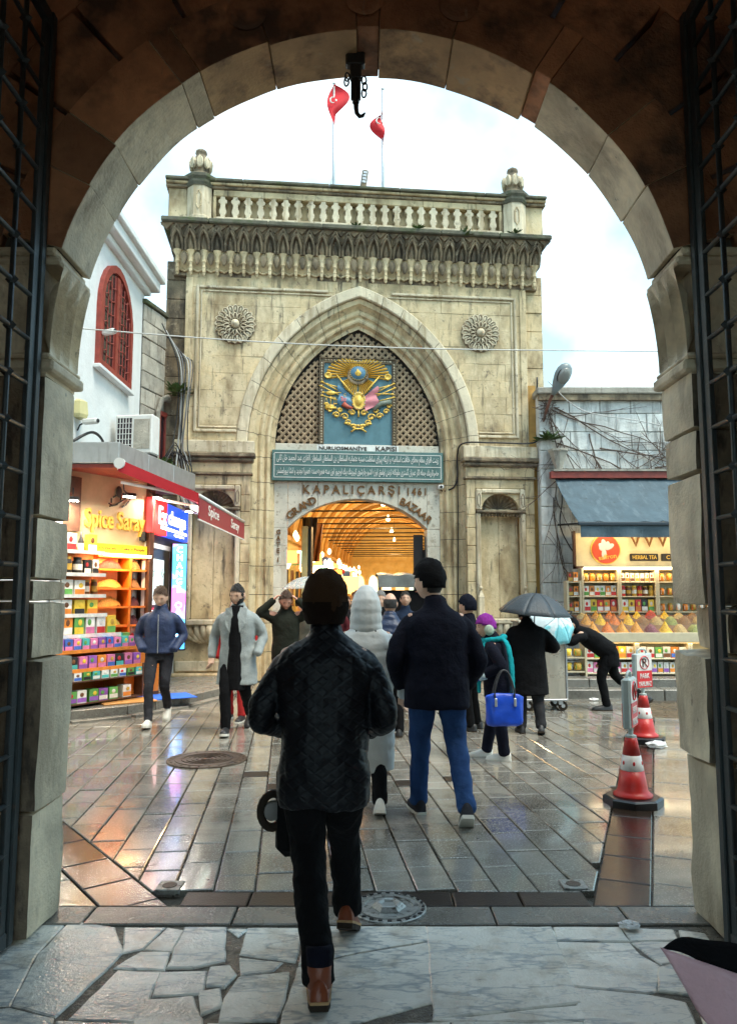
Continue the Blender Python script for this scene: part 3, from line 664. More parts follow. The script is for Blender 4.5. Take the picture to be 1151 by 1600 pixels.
# ---- lower piers with impost, niche, shell, basin
for sg in (-1,1):
    def q(a,b,y0,y1,z0,z1,mt=m_lime,ch=.01,nm='pier_block'):
        mb=MB(); mb.box(*sorted((sg*a,sg*b)),y0,y1,z0,z1,ch=ch); return mb.obj(nm,mt,gate)
    # impost courses
    q(2.08,3.62,-.20,.02,4.42,4.66,m_limeL,.012,'impost_course'); q(2.06,3.66,-.25,.02,4.33,4.42,m_limeD,.02,'impost_course')
    q(2.09,3.62,-.21,.02,4.24,4.33,m_limeD,.03,'impost_course'); q(2.13,3.56,-.14,.02,4.04,4.24,m_lime,.01,'impost_course'); q(2.11,3.59,-.17,.02,3.99,4.04,m_limeD,.012,'impost_course')
    # pier blocks round the niche
    zz=[.0,.4,.8,1.2,1.56,1.92,2.28,2.64,3.0,3.27,3.6,3.99]
    for i in range(len(zz)-1):
        a,b=zz[i]+.003,zz[i+1]-.003
        if b>1.2 and i>=3:
            q(2.15,2.33,-.12,.02,a,b); q(3.36,3.55,-.12,.02,a,b)
            if a<3.7: pass
        else: q(2.15,2.85,-.12,.02,a,b); q(2.856,3.55,-.12,.02,a,b)
    q(2.33,3.357,-.12,.02,3.80,3.987,m_lime)
    # niche frame
    q(2.335,2.43,-.15,.02,1.2,3.30,m_limeL,.02,'niche_jamb'); q(3.255,3.352,-.15,.02,1.2,3.30,m_limeL,.02,'niche_jamb')
    q(2.335,2.45,-.165,.02,3.36,3.79,m_limeL,.02,'niche_frame'); q(3.24,3.352,-.165,.02,3.36,3.79,m_limeL,.02,'niche_frame'); q(2.451,3.239,-.16,.02,3.70,3.79,m_limeL,.02,'niche_frame')
    for xx in (2.392,3.296):
        mb=MB(); mb.tube([(sg*xx,-.168,3.42),(sg*xx-.028,-.17,3.48),(sg*xx-.028,-.17,3.64),(sg*xx,-.168,3.7),(sg*xx+.028,-.17,3.64),(sg*xx+.028,-.17,3.48)],.008,5,closed=True); mb.obj('frame_carving',m_limeD,gate)
    q(2.34,3.35,-.18,.0,3.302,3.355,m_limeD,.014,'niche_string')
    for k in range(13):
        mb=MB(); x=2.46+k*.063; mb.box(*sorted((sg*x,sg*(x+.035))),-.12,-.02,3.235,3.30,ch=.008); mb.obj('dentil',m_limeD,gate)
    # niche back: two tall slabs, half-dome shell
    q(2.43,2.84,.06,.2,1.2,3.40,m_lime,.006,'niche_slab'); q(2.845,3.255,.06,.2,1.2,3.40,m_lime,.006,'niche_slab')
    mb=MB(); cx=sg*2.845; nr=11
    for k in range(nr):
        a0,a1=PI*k/nr,PI*(k+1)/nr
        def f(i,j):
            a=a0+(a1-a0)*i; r=.03+.345*j; dep=.30*math.sqrt(max(0,1-(r/.39)**2))
            return (cx+r*math.cos(a),-.06+dep*.6+.02*math.cos(2*PI*(i))*j*1.2,3.37+r*.86*math.sin(a))
        mb.grid(f,6,7)
    me=mb.mesh('shell'); sharp(me,60); link('shell',me,m_limeD,gate)
    mb=MB(); 
    pl=[(cx+.385*math.cos(PI*k/16),3.365+.335*math.sin(PI*k/16)) for k in range(17)]
    pl=[(cx-.395,3.365)]+pl[::-1]+[(cx+.395,3.365),(cx+.395,3.70),(cx-.395,3.70)]
    mb.prism(pl,-.02,.10,Matrix(((1,0,0,0),(0,0,-1,0),(0,1,0,0),(0,0,0,1)))); mb.obj('shell_surround',m_lime,gate)
    # basin: ledge, gadrooned bowl, plinth, little corner pinnacles
    q(2.2,3.5,-.42,.0,1.10,1.20,m_limeL,.02,'basin_ledge')
    for k in range(9):
        mb=MB(); x=sg*2.85; a=(k-4)/4.6
        mb.tube([(x+a*.58,-.36+abs(a)*.12,1.10),(x+a*.56,-.34+abs(a)*.12,.98),(x+a*.40,-.24,.86),(x+a*.22,-.14,.76)],[.06,.068,.055,.03],8); mb.obj('gadroon',m_limeL,gate,smooth=True)
    q(2.2,3.5,-.16,.0,.22,.42,m_limeL,.02,'basin_plinth'); q(2.1,3.58,-.30,.0,.0,.2,m_lime,.03,'basin_step')
    for xx in (2.40,3.31):
        mb=MB(); mb.box(sg*xx-.06,sg*xx+.06,-.24,-.14,1.2,1.62,ch=.015); mb.add([(sg*xx-.06,-.24,1.62),(sg*xx+.06,-.24,1.62),(sg*xx+.06,-.14,1.62),(sg*xx-.06,-.14,1.62),(sg*xx,-.19,1.78)],[(0,1,4),(1,2,4),(2,3,4),(3,0,4)]); mb.ell((sg*xx,-.19,1.8),(.035,.035,.04),8,6); mb.obj('pinnacle',m_limeL,gate)
# ---- great cornice of muqarnas
sp=.262; n=29; x00=-sp*(n-1)/2
nic=MB()  # upper tier: hooded niche with a pointed leaf
h0,h1=8.52,8.98
def pr(poly,y0,y1,mb,ch=0): mb.prism(poly,-y1,-y0,Matrix(((1,0,0,0),(0,0,-1,0),(0,1,0,0),(0,0,0,1))),ch)
nic.add([(-.13,-.10,h0),(.13,-.10,h0),(.13,-.20,8.80),(-.13,-.20,8.80),(.13,-.30,h1),(-.13,-.30,h1)],[(0,1,2,3),(3,2,4,5)])
for s_ in (-1,1):
    nic.tube([(s_*.10,-.15,h0+.01),(s_*.10,-.22,h0+.16),(s_*.06,-.29,h0+.28),(0,-.33,h0+.37)],[(.022,.03)]*4,6)
    nic.tube([(s_*.13,-.20,h0+.25),(s_*.07,-.30,h0+.34),(0,-.35,h0+.45)],[(.02,.02)]*3,5)
nic.add([(0,-.26,h0+.28),(-.055,-.17,h0+.08),(.055,-.17,h0+.08),(0,-.24,h0+.10),(-.03,-.17,h0+.01),(.03,-.17,h0+.01)],[(0,1,3),(0,3,2),(1,4,3),(3,5,2),(3,4,5)])
nm_=nic.mesh('muqarnas_niche'); nm_.materials.append(m_limeD)
brk=MB()  # lower tier: goblet shaped bracket with pendant
brk.lathe([(.03,8.16),(.042,8.19),(.03,8.22),(.035,8.27),(.055,8.30),(.04,8.34),(.042,8.42),(.085,8.50),(.10,8.53)],8,T(0,-.11,0))
brk.box(-.032,.032,-.14,-.02,8.08,8.17,ch=.012); brk.lathe([(.012,8.03),(.03,8.06),(.03,8.09)],8,T(0,-.10,0))
bm_=brk.mesh('muqarnas_bracket'); sharp(bm_,40); bm_.materials.append(m_lime)
web=MB(); web.add([(-.13,-.02,8.17),(.13,-.02,8.17),(.13,-.11,8.36),(-.13,-.11,8.36),(.13,-.12,8.525),(-.13,-.12,8.525),],[(0,1,2,3),(3,2,4,5)])
web.tube([(-.13,-.05,8.19),(0,-.02,8.14),(.13,-.05,8.19)],.022,6)
wb_=web.mesh('muqarnas_web'); wb_.materials.append(m_lime)
gob=MB(); gob.ell((0,-.10,8.37),(.075,.05,.14),10,8,fn=lambda d:1 if d.z>0 else 1-.25*abs(d.x)); gb_=gob.mesh('muqarnas_drop',True); gb_.materials.append(m_limeD)
for k in range(n):
    x=x00+sp*k
    link('muqarnas_niche',nm_,None,gate,loc=(x,0,0)); link('muqarnas_bracket',bm_,None,gate,loc=(x,0,0)); link('muqarnas_web',wb_,None,gate,loc=(x+sp/2,0,0)) if k<n-1 else None
    if k<n-1: link('muqarnas_drop',gb_,None,gate,loc=(x+sp/2,-.02,0))
mb=MB(); mb.box(-3.75,3.75,.0,1.2,8.06,8.52); mb.box(-3.8,3.8,-.08,1.2,8.52,9.0); mb.obj('cornice_bed',m_limeD,gate)
for k in range(30):
    x=-3.86+k*.2655; mb=MB(); mb.add([(x,-.30,8.90),(x+.13,-.335,9.0),(x-.13,-.335,9.0),(x,-.20,8.90),(x+.13,-.2,9.0),(x-.13,-.2,9.0)],[(0,1,2),(0,3,4,1),(0,2,5,3)]); mb.obj('cornice_tooth',m_limeD,gate)
x=-3.97
while x<3.9:
    l=min(RND.uniform(.9,1.3),3.97-x); mb=MB(); mb.box(x+.003,x+l-.003,-.42,1.3,9.0,9.10,ch=.02); mb.obj('cornice_slab',m_moss,gate); x+=l
# ---- parapet
mb=MB(); mb.box(-3.9,3.9,.02,.35,9.1,9.86); mb.obj('parapet_wall',m_lime,gate)
def seg(x0,x1,y0,y1,z0,z1,mt,nm,ch=.012,ln=1.1):
    x=x0
    while x<x1-.01:
        l=min(ln*RND.uniform(.85,1.15),x1-x); l=x1-x if x1-x-l<.25 else l
        mb=MB(); mb.box(x+.002,x+l-.002,y0,y1,z0,z1,ch=ch); mb.obj(nm,mt,gate); x+=l
seg(-2.99,2.99,-.16,.02,9.1,9.26,m_limeL,'parapet_plinth'); seg(-2.99,2.99,-.15,.02,9.70,9.84,m_lime,'parapet_rail')
for sg in (-1,1):
    seg(*sorted((sg*3.0,sg*2.93)),-.145,.02,9.262,9.698,m_lime,'parapet_end'); seg(*sorted((sg*3.5,sg*3.88)),-.12,.02,9.1,9.84,m_lime,'parapet_end')
bal=MB(); hp=[(.045,0),(.045,.05),(.07,.09),(.075,.14),(.052,.19),(.048,.28),(.085,.31),(.088,.36),(.05,.39),(.045,.44)]
pr([(a,9.262+b) for a,b in hp]+[(-a,9.262+b) for a,b in hp[::-1]],-.14,-.05,bal,.008)
bm=bal.mesh('baluster'); bm.materials.append(m_limeL)
for k in range(23): link('baluster',bm,None,gate,loc=(-2.80+k*.2545,0,0))
for (z0,z1,p_,mt) in ((9.84,9.90,.19,m_limeD),(9.90,9.955,.24,m_lime),(9.955,10.02,.29,m_moss)): seg(-3.93,3.93,-p_,.4,z0,z1,mt,'parapet_coping',.015,1.6)
for sg in (-1,1):
    c=T(sg*3.26,-.06,0)@RZ(PI/8)
    mb=MB(); mb.lathe([(.275,9.1),(.275,9.2),(.26,9.22),(.26,9.84)],8,c); o=mb.obj('pedestal',m_limeL,gate)
    mb=MB(); mb.lathe([(.28,9.84),(.31,9.90),(.31,9.95),(.35,10.0),(.35,10.06),(.30,10.09),(.2,10.10)],8,c); mb.obj('pedestal_cap',m_moss,gate)
    mb=MB(); mb.tube([(sg*3.26,-.302,9.34),(sg*3.26-.045,-.302,9.42),(sg*3.26-.045,-.302,9.64),(sg*3.26,-.302,9.73),(sg*3.26+.045,-.302,9.64),(sg*3.26+.045,-.302,9.42)],.014,6,closed=True); mb.obj('pedestal_carving',m_lime,gate)
    f=MB(); f.lathe([(.17,10.09),(.20,10.16),(.13,10.2),(.16,10.26),(.19,10.36),(.16,10.48),(.11,10.56),(.10,10.60),(.12,10.63),(.11,10.68),(.04,10.73),(.001,10.73)],16,T(sg*3.26,-.06,0)); fo=f.obj('finial',m_limeD,gate,smooth=True)
    for k in range(8):
        f=MB(); f.ell((.185,0,10.37),(.045,.07,.13),8,8,T(sg*3.26,-.06,0)@RZ(2*PI*k/8)); f.tube([(.215,-.05,10.3),(.228,-.04,10.42),(.2,0,10.5),(.228,.04,10.42),(.215,.05,10.3),(.21,0,10.25)],.012,5,closed=True,m=T(sg*3.26,-.06,0)@RZ(2*PI*k/8)); f.obj('finial_petal',m_limeL,fo,smooth=True)
mb=MB(); mb.box(-3.8,3.8,.35,4,9.0,9.08); mb.obj('roof',m_moss,gate)
# ---- tympanum: lattice, emblem, lettering
TY=.36
TA=PA(1.64,2.42)
SPt=4.70
mb=MB(); mb.box(-1.72,1.72,TY+.10,TY+.16,4.6,7.2); mb.obj('tympanum_back',m_mort,gate)
def inside(x,z): return z>4.735 and abs(x)<ARC.half(z,.55) and not (abs(x)<.80 and z<6.56)
lat=0; pit=.158
m_latt=M('brown_lattice_stone',(.34,.245,.15),.85,.3,5,.1,.3,40)
for d in (1,-1):
    for k in range(-34,35):
        c0=k*pit; run=None; t=-2.6
        while t<=2.62:
            x,z=t,c0+5.8+d*t*1.08
            if inside(x,z) and run is None: run=t
            if (not inside(x,z) or t>2.6) and run is not None:
                a,b=run,t-.02
                if b-a>.06:
                    mb=MB(); mb.tube([(a,TY+(.028 if d>0 else .04),c0+5.8+d*a*1.08),(b,TY+(.028 if d>0 else .04),c0+5.8+d*b*1.08)],[(.015,.03)]*2,6); mb.obj('lattice_bar',m_latt,gate); lat+=1
                run=None
            t+=.02
fl=MB()
for k in range(4): fl.ell((.028*math.cos(PI/2*k),0,.03*math.sin(PI/2*k)),(.02,.018,.022),6,4)
flm=fl.mesh('lattice_flower',True); flm.materials.append(m_limeD)
mb=MB()
for i in range(-12,13):
    for j in range(0,18):
        x=i*pit/1.08+(0 if j%2 else pit/2/1.08); z=4.7+j*pit/2+.045
        if inside(x,z): mb.add([tuple(Vector(v.co)+Vector((x,TY+.07,z))) for v in flm.vertices],[tuple(p.vertices) for p in flm.polygons])
tag(mb.obj('lattice_flowers',m_limeD,gate,smooth=True),kind='stuff')
me=sweep([(.53+.0,.30),(.535,.41)],.97,2,24,1).mesh('x'); bpy.data.meshes.remove(me)
# sill with lettering
m_ink=P('dark_lettering',(.05,.035,.025),.6); m_gold=M('gilt',(.78,.50,.09),.4,.25,20,0,.1,80,metal=.25); m_bron=M('bronze_letters',(.20,.095,.03),.4,.3,15,0,.1,80,metal=.3)
m_teal=M('painted_blue_panel',(.085,.19,.225),.55,.15,5,0,.06,60,stain=[((.16,.28,.31),6,.6,.7,W1,.4)]); m_green=M('painted_green_board',(.075,.155,.145),.5,.18,5,0,.08,60,stain=[((.13,.21,.19),4,.55,.7,VS,.5)])
m_wht=P('white_paint',(.75,.74,.70),.6)
mb=MB(); mb.box(-1.69,1.69,TY-.03,TY+.12,4.585,4.735,ch=.008); sill=mb.obj('lettered_sill',m_door,gate)
RT=(PI/2,0,0)
mb=MB(); mb.box(-.84,.84,TY-.034,TY-.028,4.60,4.725); mb.obj('white_strip',m_wht,sill)
text('lettering','NURUOSMANİYE',m_ink,sill,(-.31,TY-.040,4.662),RT,.98,.095,.006,.012); text('lettering','KAPISI',m_ink,sill,(.58,TY-.040,4.655),RT,.43,.095,.006,.012)
# frame of beads round the emblem
mb=MB()
for (a,b,c,d) in ((-.80,-.785,4.735,6.56),(.785,.80,4.735,6.56),(-.785,.785,6.545,6.56),(-.72,-.705,4.735,6.465),(.705,.72,4.735,6.465),(-.705,.705,6.45,6.465)): mb.box(a,b,TY-.06,TY+.1,c,d)
mb.box(-.785,-.72,TY-.025,TY+.1,4.735,6.545); mb.box(.72,.785,TY-.025,TY+.1,4.735,6.545); mb.box(-.72,.72,TY-.025,TY+.1,6.465,6.545); fr=mb.obj('emblem_frame',m_limeD,gate)
bd=MB(); bd.ell((0,0,0),(.02,.02,.026),6,5); bdm=bd.mesh('bead',True); bdm.materials.append(m_limeL)
for k in range(30):
    for s_ in (-1,1): link('bead',bdm,None,fr,loc=(s_*.7525,TY-.03,4.77+k*.0575))
for k in range(24): link('bead',bdm,None,fr,loc=(-.67+k*.0583,TY-.03,6.505),rot=(0,PI/2,0))
mb=MB(); mb.box(-.705,.705,TY-.02,TY+.1,4.735,6.45); plate=mb.obj('emblem_panel',m_teal,gate)
# ---- emblem in relief
EY=TY-.025
def em(mb,name,mt,sm=True):
    mb.v=[(cx_+(p[0]-cx_)*1.24,p[1],cz_+.02+(p[2]-cz_)*1.12) for p in mb.v]; return mb.obj(name,mt,plate,smooth=sm)
def eb(x,y): return ((x-555)/1151*1.62*1.0,4.74+(1225-y)/1100*1.70)     # emblem drawing units to metres
m_pink=P('pink_relief',(.62,.22,.25),.55); m_blue=P('blue_relief',(.09,.22,.33),.55); m_egrn=P('green_relief',(.16,.19,.15),.5); m_ered=P('red_relief',(.45,.09,.05),.5)
cx_,cz_=eb(552,290)
mb=MB()
for k in range(25):
    a=R(-8+196*k/24); L_=.10+.30*abs(math.cos(a))**1.2; r0=.165
    for (w0,yy) in ((.016,.0),):
        d=Vector((math.cos(a),0,math.sin(a)*.95)); n_=Vector((-math.sin(a),0,math.cos(a)))
        p0=Vector((cx_,EY-.01,cz_))+Vector((math.cos(a)*r0,0,math.sin(a)*r0)); p1=Vector((cx_,EY-.005,cz_))+d*(r0+L_*.9)
        mb.add([p0+n_*.01,p0-n_*.01,p1-n_*.022,p1+n_*.022,p0+Vector((0,-.035,0)),p1+Vector((0,-.03,0))],[(0,4,5,3),(4,1,2,5),(3,5,2)])
em(mb,'sun_rays',m_gold,False)
mb=MB()
for s_ in (-1,1):
    for k in range(9):
        a=R(-28-7*k); a=a if s_>0 else PI-a; r0,r1=.17,.30+.012*k
        d=Vector((math.cos(a),0,math.sin(a))); n_=Vector((-math.sin(a),0,math.cos(a))); p0=Vector((cx_,EY-.01,cz_))+d*r0; p1=Vector((cx_,EY-.005,cz_))+d*r1
        mb.add([p0+n_*.008,p0-n_*.008,p1-n_*.016,p1+n_*.016,p0+Vector((0,-.03,0)),p1+Vector((0,-.03,0))],[(0,4,5,3),(4,1,2,5),(3,5,2)])
em(mb,'lower_rays',m_gold,False)
mb=MB(); mb.lathe([(.185,0),(.19,.02),(.17,.035),(.13,.03),(.125,.02)],28,T(cx_,EY,cz_-.01)@RX(PI/2)); em(mb,'sun_ring',m_limeD)
mb=MB(); mb.lathe([(.135,0),(.13,.045),(.001,.05)],28,T(cx_,EY,cz_+.03)@RX(PI/2)); em(mb,'sun_disc',m_blue)
mb=MB()
for k in range(22):
    a=2*PI*k/22; mb.ell((cx_+.135*math.cos(a),EY-.045,cz_+.03+.135*math.sin(a)),(.010,.01,.010),6,4)
mb.ell((cx_,EY-.055,cz_+.02),(.055,.012,.05),10,6); mb.tube([(cx_-.02,EY-.06,cz_),(cx_-.01,EY-.06,cz_+.10)],.012,6); mb.tube([(cx_+.02,EY-.06,cz_),(cx_+.01,EY-.06,cz_+.08)],.01,6); em(mb,'monogram',m_gold)
for s_ in (-1,1):   # rolled ends, flag staffs, flags
    x,z=cx_+s_*.50,cz_-.03
    mb=MB(); mb.lathe([(.055,0),(.062,.05),(.045,.055),(.03,.03)],14,T(x,EY,z)@RX(PI/2)); em(mb,'scroll_end',m_gold)
    mb=MB(); mb.tube([(cx_+s_*.36,EY-.05,cz_-.02),(cx_+s_*.06,EY-.05,cz_-.42)],.014,6); em(mb,'flag_staff',m_gold)
    mb=MB()
    def fg(i,j): return (cx_+s_*(.33-.24*j*.95+ .02*math.sin(9*i)),EY-.045-.018*math.sin(10*i+4*j),cz_-.20-.40*j*.55-.36*i*(1-.25*j))
    mb.grid(fg,10,8); mb.grid(lambda i,j:(lambda p:(p[0],p[1]+.05,p[2]))(fg(i,j)),10,8); em(mb,'flag_relief',m_blue if s_<0 else m_pink)
    # weapons: spears, banners, axes
    mb=MB()
    for k,(x0,z0,x1,z1) in enumerate(((.30,-.28,.60,-.10),(.32,-.34,.62,-.18),(.28,-.30,.58,-.30),(.34,-.44,.60,-.36),(.33,-.20,.52,-.14))):
        mb.tube([(cx_+s_*x0,EY-.03,cz_+z0-.05),(cx_+s_*x1,EY-.03,cz_+z1-.05)],.011,6); mb.ell((cx_+s_*x1,EY-.03,cz_+z1-.05),(.03,.012,.016),6,4)
    em(mb,'weapon_relief',m_gold)
    # lower foliage scrolls
    mb=MB()
    for k,(x0,z0,r,tn) in enumerate(((.10,-.72,.06,1.4),(.22,-.80,.07,1.2),(.36,-.77,.06,1.3),(.47,-.68,.05,1.2),(.16,-.90,.05,1.1),(.52,-.58,.04,1.2),(.30,-.68,.045,1.5),(.07,-.98,.05,1))):
        mb.tube([(cx_+s_*(x0+r*(1-q_*.06)*math.cos(q_*.55*tn)),EY-.03,cz_+z0+r*(1-q_*.06)*math.sin(q_*.55*tn)) for q_ in range(13)],[.015-.0007*q_ for q_ in range(13)],5)
        mb.ell((cx_+s_*x0,EY-.035,cz_+z0-.02),(.03,.015,.02),6,4)
    em(mb,'foliage_relief',m_gold)
mb=MB(); c=T(cx_+.01,EY,cz_-.50)@RX(PI/2)@Matrix.Diagonal((1,1.45,1,1)); mb.lathe([(.115,0),(.12,.05),(.095,.06),(.085,.05),(.06,.055),(.055,.07),(.001,.08)],24,c); em(mb,'oval_shield',m_gold)
mb=MB()
for k in range(20): a=2*PI*k/20; mb.ell((cx_+.01+.108*math.cos(a),EY-.06,cz_-.50+.157*math.sin(a)),(.012,.012,.012),6,4)
tag(em(mb,'shield_beads',m_limeL),kind='stuff')
mb=MB(); mb.tube([(cx_-.09,EY-.05,cz_-.64),(cx_-.17,EY-.055,cz_-.62),(cx_-.25,EY-.05,cz_-.56)],[.02,.035,.05],8); em(mb,'horn_relief',m_ered)
mb=MB(); 
for k in range(7): mb.ell((cx_-.27+.03*(k%3),EY-.05,cz_-.50+.03*(k//3)),(.022,.018,.022),6,4)
em(mb,'flower_relief',m_pink)
mb=MB(); mb.tube([(cx_+.26,EY-.04,cz_-.66),(cx_+.38,EY-.045,cz_-.54),(cx_+.55,EY-.04,cz_-.50)],[.035,.045,.05],8); em(mb,'cannon_relief',m_egrn)
mb=MB(); mb.box(cx_-.55,cx_-.36,EY-.05,EY,cz_-.66,cz_-.62); mb.box(cx_-.51,cx_-.40,EY-.04,EY,cz_-.62,cz_-.58); mb.tube([(cx_-.455,EY-.03,cz_-.58),(cx_-.455,EY-.03,cz_-.42)],.008,5); mb.tube([(cx_-.53,EY-.03,cz_-.44),(cx_-.38,EY-.03,cz_-.44)],.008,5)
for xx in (-.53,-.38):
    mb.tube([(cx_+xx,EY-.03,cz_-.44),(cx_+xx-.03,EY-.03,cz_-.56)],.004,4); mb.tube([(cx_+xx,EY-.03,cz_-.44),(cx_+xx+.03,EY-.03,cz_-.56)],.004,4); mb.ell((cx_+xx,EY-.03,cz_-.56),(.035,.014,.012),8,4)
mb.ell((cx_-.45,EY-.03,cz_-.36),(.09,.02,.04),8,5); em(mb,'scales_relief',m_gold)
mb=MB(); mb.tube([(cx_+.01,EY-.03,cz_-.66),(cx_+.01,EY-.04,cz_-.80)],.016,6)
for k in range(9): mb.ell((cx_-.20+.05*k,EY-.03,cz_-.92-.04*math.sin(PI*k/8)),(.035,.018,.022),6,4)
mb.tube([(cx_-.12,EY-.03,cz_-1.08),(cx_-.04,EY-.03,cz_-1.02),(cx_+.06,EY-.03,cz_-1.02),(cx_+.14,EY-.03,cz_-1.08)],.016,6); em(mb,'order_relief',m_gold)
mb=MB(); mb.tube([(cx_-.215+.022*math.cos(a),EY-.07,cz_-.40+.022*math.sin(a)) for a in [R(50+260*q_/8) for q_ in range(9)]],.006,5); em(mb,'crescent',m_gold)
# ---- long green inscription board
mb=MB(); mb.box(-1.75,1.75,TY-.14,TY-.02,3.955,4.58,ch=.008); brd=mb.obj('inscription_board',m_green,gate)
mb=MB()
for z in (4.02,4.27,4.515): mb.box(-1.70,1.70,TY-.148,TY-.138,z-.006,z+.006)
for x in (-1.70,1.70): mb.box(x-.006,x+.006,TY-.147,TY-.138,4.0265,4.508)
mb.obj('white_border',m_wht,brd)
AF={}
for ch_,base,nf in (('ا',0xFE8D,2),('ب',0xFE8F,4),('ت',0xFE95,4),('ث',0xFE99,4),('ج',0xFE9D,4),('ح',0xFEA1,4),('خ',0xFEA5,4),('د',0xFEA9,2),('ر',0xFEAD,2),('ز',0xFEAF,2),('س',0xFEB1,4),('ش',0xFEB5,4),('ص',0xFEB9,4),('ض',0xFEBD,4),('ط',0xFEC1,4),('ع',0xFEC9,4),('غ',0xFECD,4),('ف',0xFED1,4),('ق',0xFED5,4),('ك',0xFED9,4),('ل',0xFEDD,4),('م',0xFEE1,4),('ن',0xFEE5,4),('ه',0xFEE9,4),('و',0xFEED,2),('ى',0xFEEF,2),('ي',0xFEF1,4),('پ',0xFB56,4),('چ',0xFB7A,4),('گ',0xFB92,4)): AF[ch_]=(base,nf)
def shape(s):
    out=[]
    for i,c in enumerate(s):
        if c not in AF: out.append(c); continue
        b,nf=AF[c]; pj=i>0 and s[i-1] in AF and AF[s[i-1]][1]==4; nj=nf==4 and i+1<len(s) and s[i+1] in AF
        out.append(chr(b+(3 if pj and nj else 2 if nj else 1 if pj else 0)))
    return ''.join(out[::-1])
l1='زينت افزاى مقام معلاى خلافت اسلاميه و اريكه پيراى سلطنت سنيه عثمانيه السلطان بن السلطان السلطان الغازى عبد الحميد خان ثانى'
l2='حضرتلرينك جمله اثار عمران گسترى ملوكانه لرندن اولمق اوزره اشبو چارشوى كبيرينك بيك اوچيوز اون سنه هجريه سنده تعميرا تجديد و انشا بيورلمشدر'
text('inscription',shape(l1),m_wht,brd,(0,TY-.145,4.395),RT,3.30,.19,.004,.002); text('inscription',shape(l2),m_wht,brd,(0,TY-.145,4.145),RT,3.30,.19,.004,.002)
# ---- door wall with low arch and lettering
dh=MB(); 
def dz(x): # segmental soffit
    r=(1.42**2+.60**2)/(2*.60); return 3.01+math.sqrt(max(0,r*r-x*x))-(r-.60)
MXZ=Matrix(((1,0,0,0),(0,0,-1,0),(0,1,0,0),(0,0,0,1)))
for sg in (-1,1):
    zz=[0,.45,.9,1.35,1.8,2.25,2.65,3.0]
    for i in range(len(zz)-1):
        mb=MB(); mb.box(*sorted((sg*1.42,sg*1.80)),TY-.04+RND.uniform(-.004,.004),TY+.3,zz[i]+.002,zz[i+1]-.002,ch=.006); mb.obj('door_jamb_stone',m_door,gate)
ed=[-1.42,-1.13,-.82,-.5,-.17,.17,.5,.82,1.13,1.42]
for i in range(len(ed)-1):
    pl=[(ed[i]+.002+(ed[i+1]-ed[i]-.004)*k/6,dz(ed[i]+(ed[i+1]-ed[i])*k/6)) for k in range(7)]+[(ed[i+1]-.002,3.955),(ed[i]+.002,3.955)]
    mb=MB(); mb.prism(pl,-(TY+.3),-(TY-.04+RND.uniform(-.003,.003)),MXZ,.006); mb.obj('lintel_stone',m_door,gate)
for sg in (-1,1):
    mb=MB(); mb.box(*sorted((sg*1.422,sg*1.80)),TY-.04,TY+.3,3.002,3.955,ch=.006); mb.obj('lintel_stone',m_door,gate)
mb=MB(); mb.box(-1.8,1.8,TY-.01,TY+.2,3.957,4.584); mb.obj('lintel_back',m_door,gate)
LY=TY-.055
text('lettering','KAPALIÇARŞI',m_bron,gate,(-.13,LY,3.775),RT,1.98,.235,.018,.008,1.45); text('lettering','1461',m_bron,gate,(1.21,LY,3.775),RT,.38,.16,.018,.008,1.3)
def arclet(s,x0,x1):
    for i,ch_ in enumerate(s):
        x=x0+(x1-x0)*i/(len(s)-1); z=dz(x)+.02; sl_=(dz(x+.05)-dz(x-.05))/.1; a=math.atan(sl_); nx,nz=-math.sin(a),math.cos(a)
        text('letter',ch_,m_bron,gate,(x+nx*.14,LY,z+nz*.14),(PI/2,-a,0),None,.155,.018,.012)
arclet('GRAND',-1.28,-.86); arclet('BAZAAR',.86,1.36)
for i,ch_ in enumerate('GATE'): text('letter',ch_,m_bron,gate,(-1.60,LY,2.92-i*.125),RT,None,.095,.01,.012)
text('letter','I',m_bron,gate,(-1.60,LY,2.36),RT,None,.095,.01,.012)
# ---- camera, conduit
cv=thing('security_camera','small white security camera beside the inscription board','camera',(1.55,15,0)); cv.location=gate.matrix_basis@Vector((1.70,TY-.1,3.86)); cv.rotation_euler=(0,0,R(6))
mb=MB(); mb.box(-.06,.05,-.10,.03,-.04,.045,ch=.015); mb.obj('housing',m_wht,cv); mb=MB(); mb.tube([(.0,0,-.03),(.05,.06,-.09),(.12,.1,-.02)],.014,6); mb.obj('bracket',m_black,cv); mb=MB(); mb.lathe([(.03,0),(.03,.012),(.001,.013)],12,T(-.01,-.1,0)@RX(PI/2)); mb.obj('lens',m_black,cv)
def cable(name,pts,r,label,mat=None,group=None,rel=None,n=6,sag=0):
    mb=MB(); pts=[Vector(p) for p in pts]; q=[]
    for i in range(len(pts)-1):
        p0=pts[max(0,i-1)];p1=pts[i];p2=pts[i+1];p3=pts[min(len(pts)-1,i+2)]
        for k in range(6):
            t=k/6; q.append(.5*((2*p1)+(p2-p0)*t+(2*p0-5*p1+4*p2-p3)*t*t+(3*p1-p0-3*p2+p3)*t**3))
    q.append(pts[-1])
    if rel is not None: q=[rel@p for p in q]
    mb.tube(q,r,n); o=mb.obj(name,mat or m_black,None,smooth=True); return tag(o,label,'cable',group)
GM=gate.matrix_basis
cable('cable',[(1.78,TY-.12,3.78),(1.95,.12,3.86),(2.02,.1,4.1),(2.02,.1,4.5),(2.1,-.1,4.72),(2.7,-.235,4.72),(3.5,-.235,4.73),(3.66,-.04,4.95),(3.72,.08,5.4),(3.74,.08,6.2)],.018,'black cable running from the security camera along the right impost and up the corner',rel=GM)
cable('cable',[(2.02,.1,4.1),(2.02,.11,3.0),(2.0,.11,1.5),(2.0,.11,.3)],.012,'thin dark cable dropping down the right side of the door arch',rel=GM)
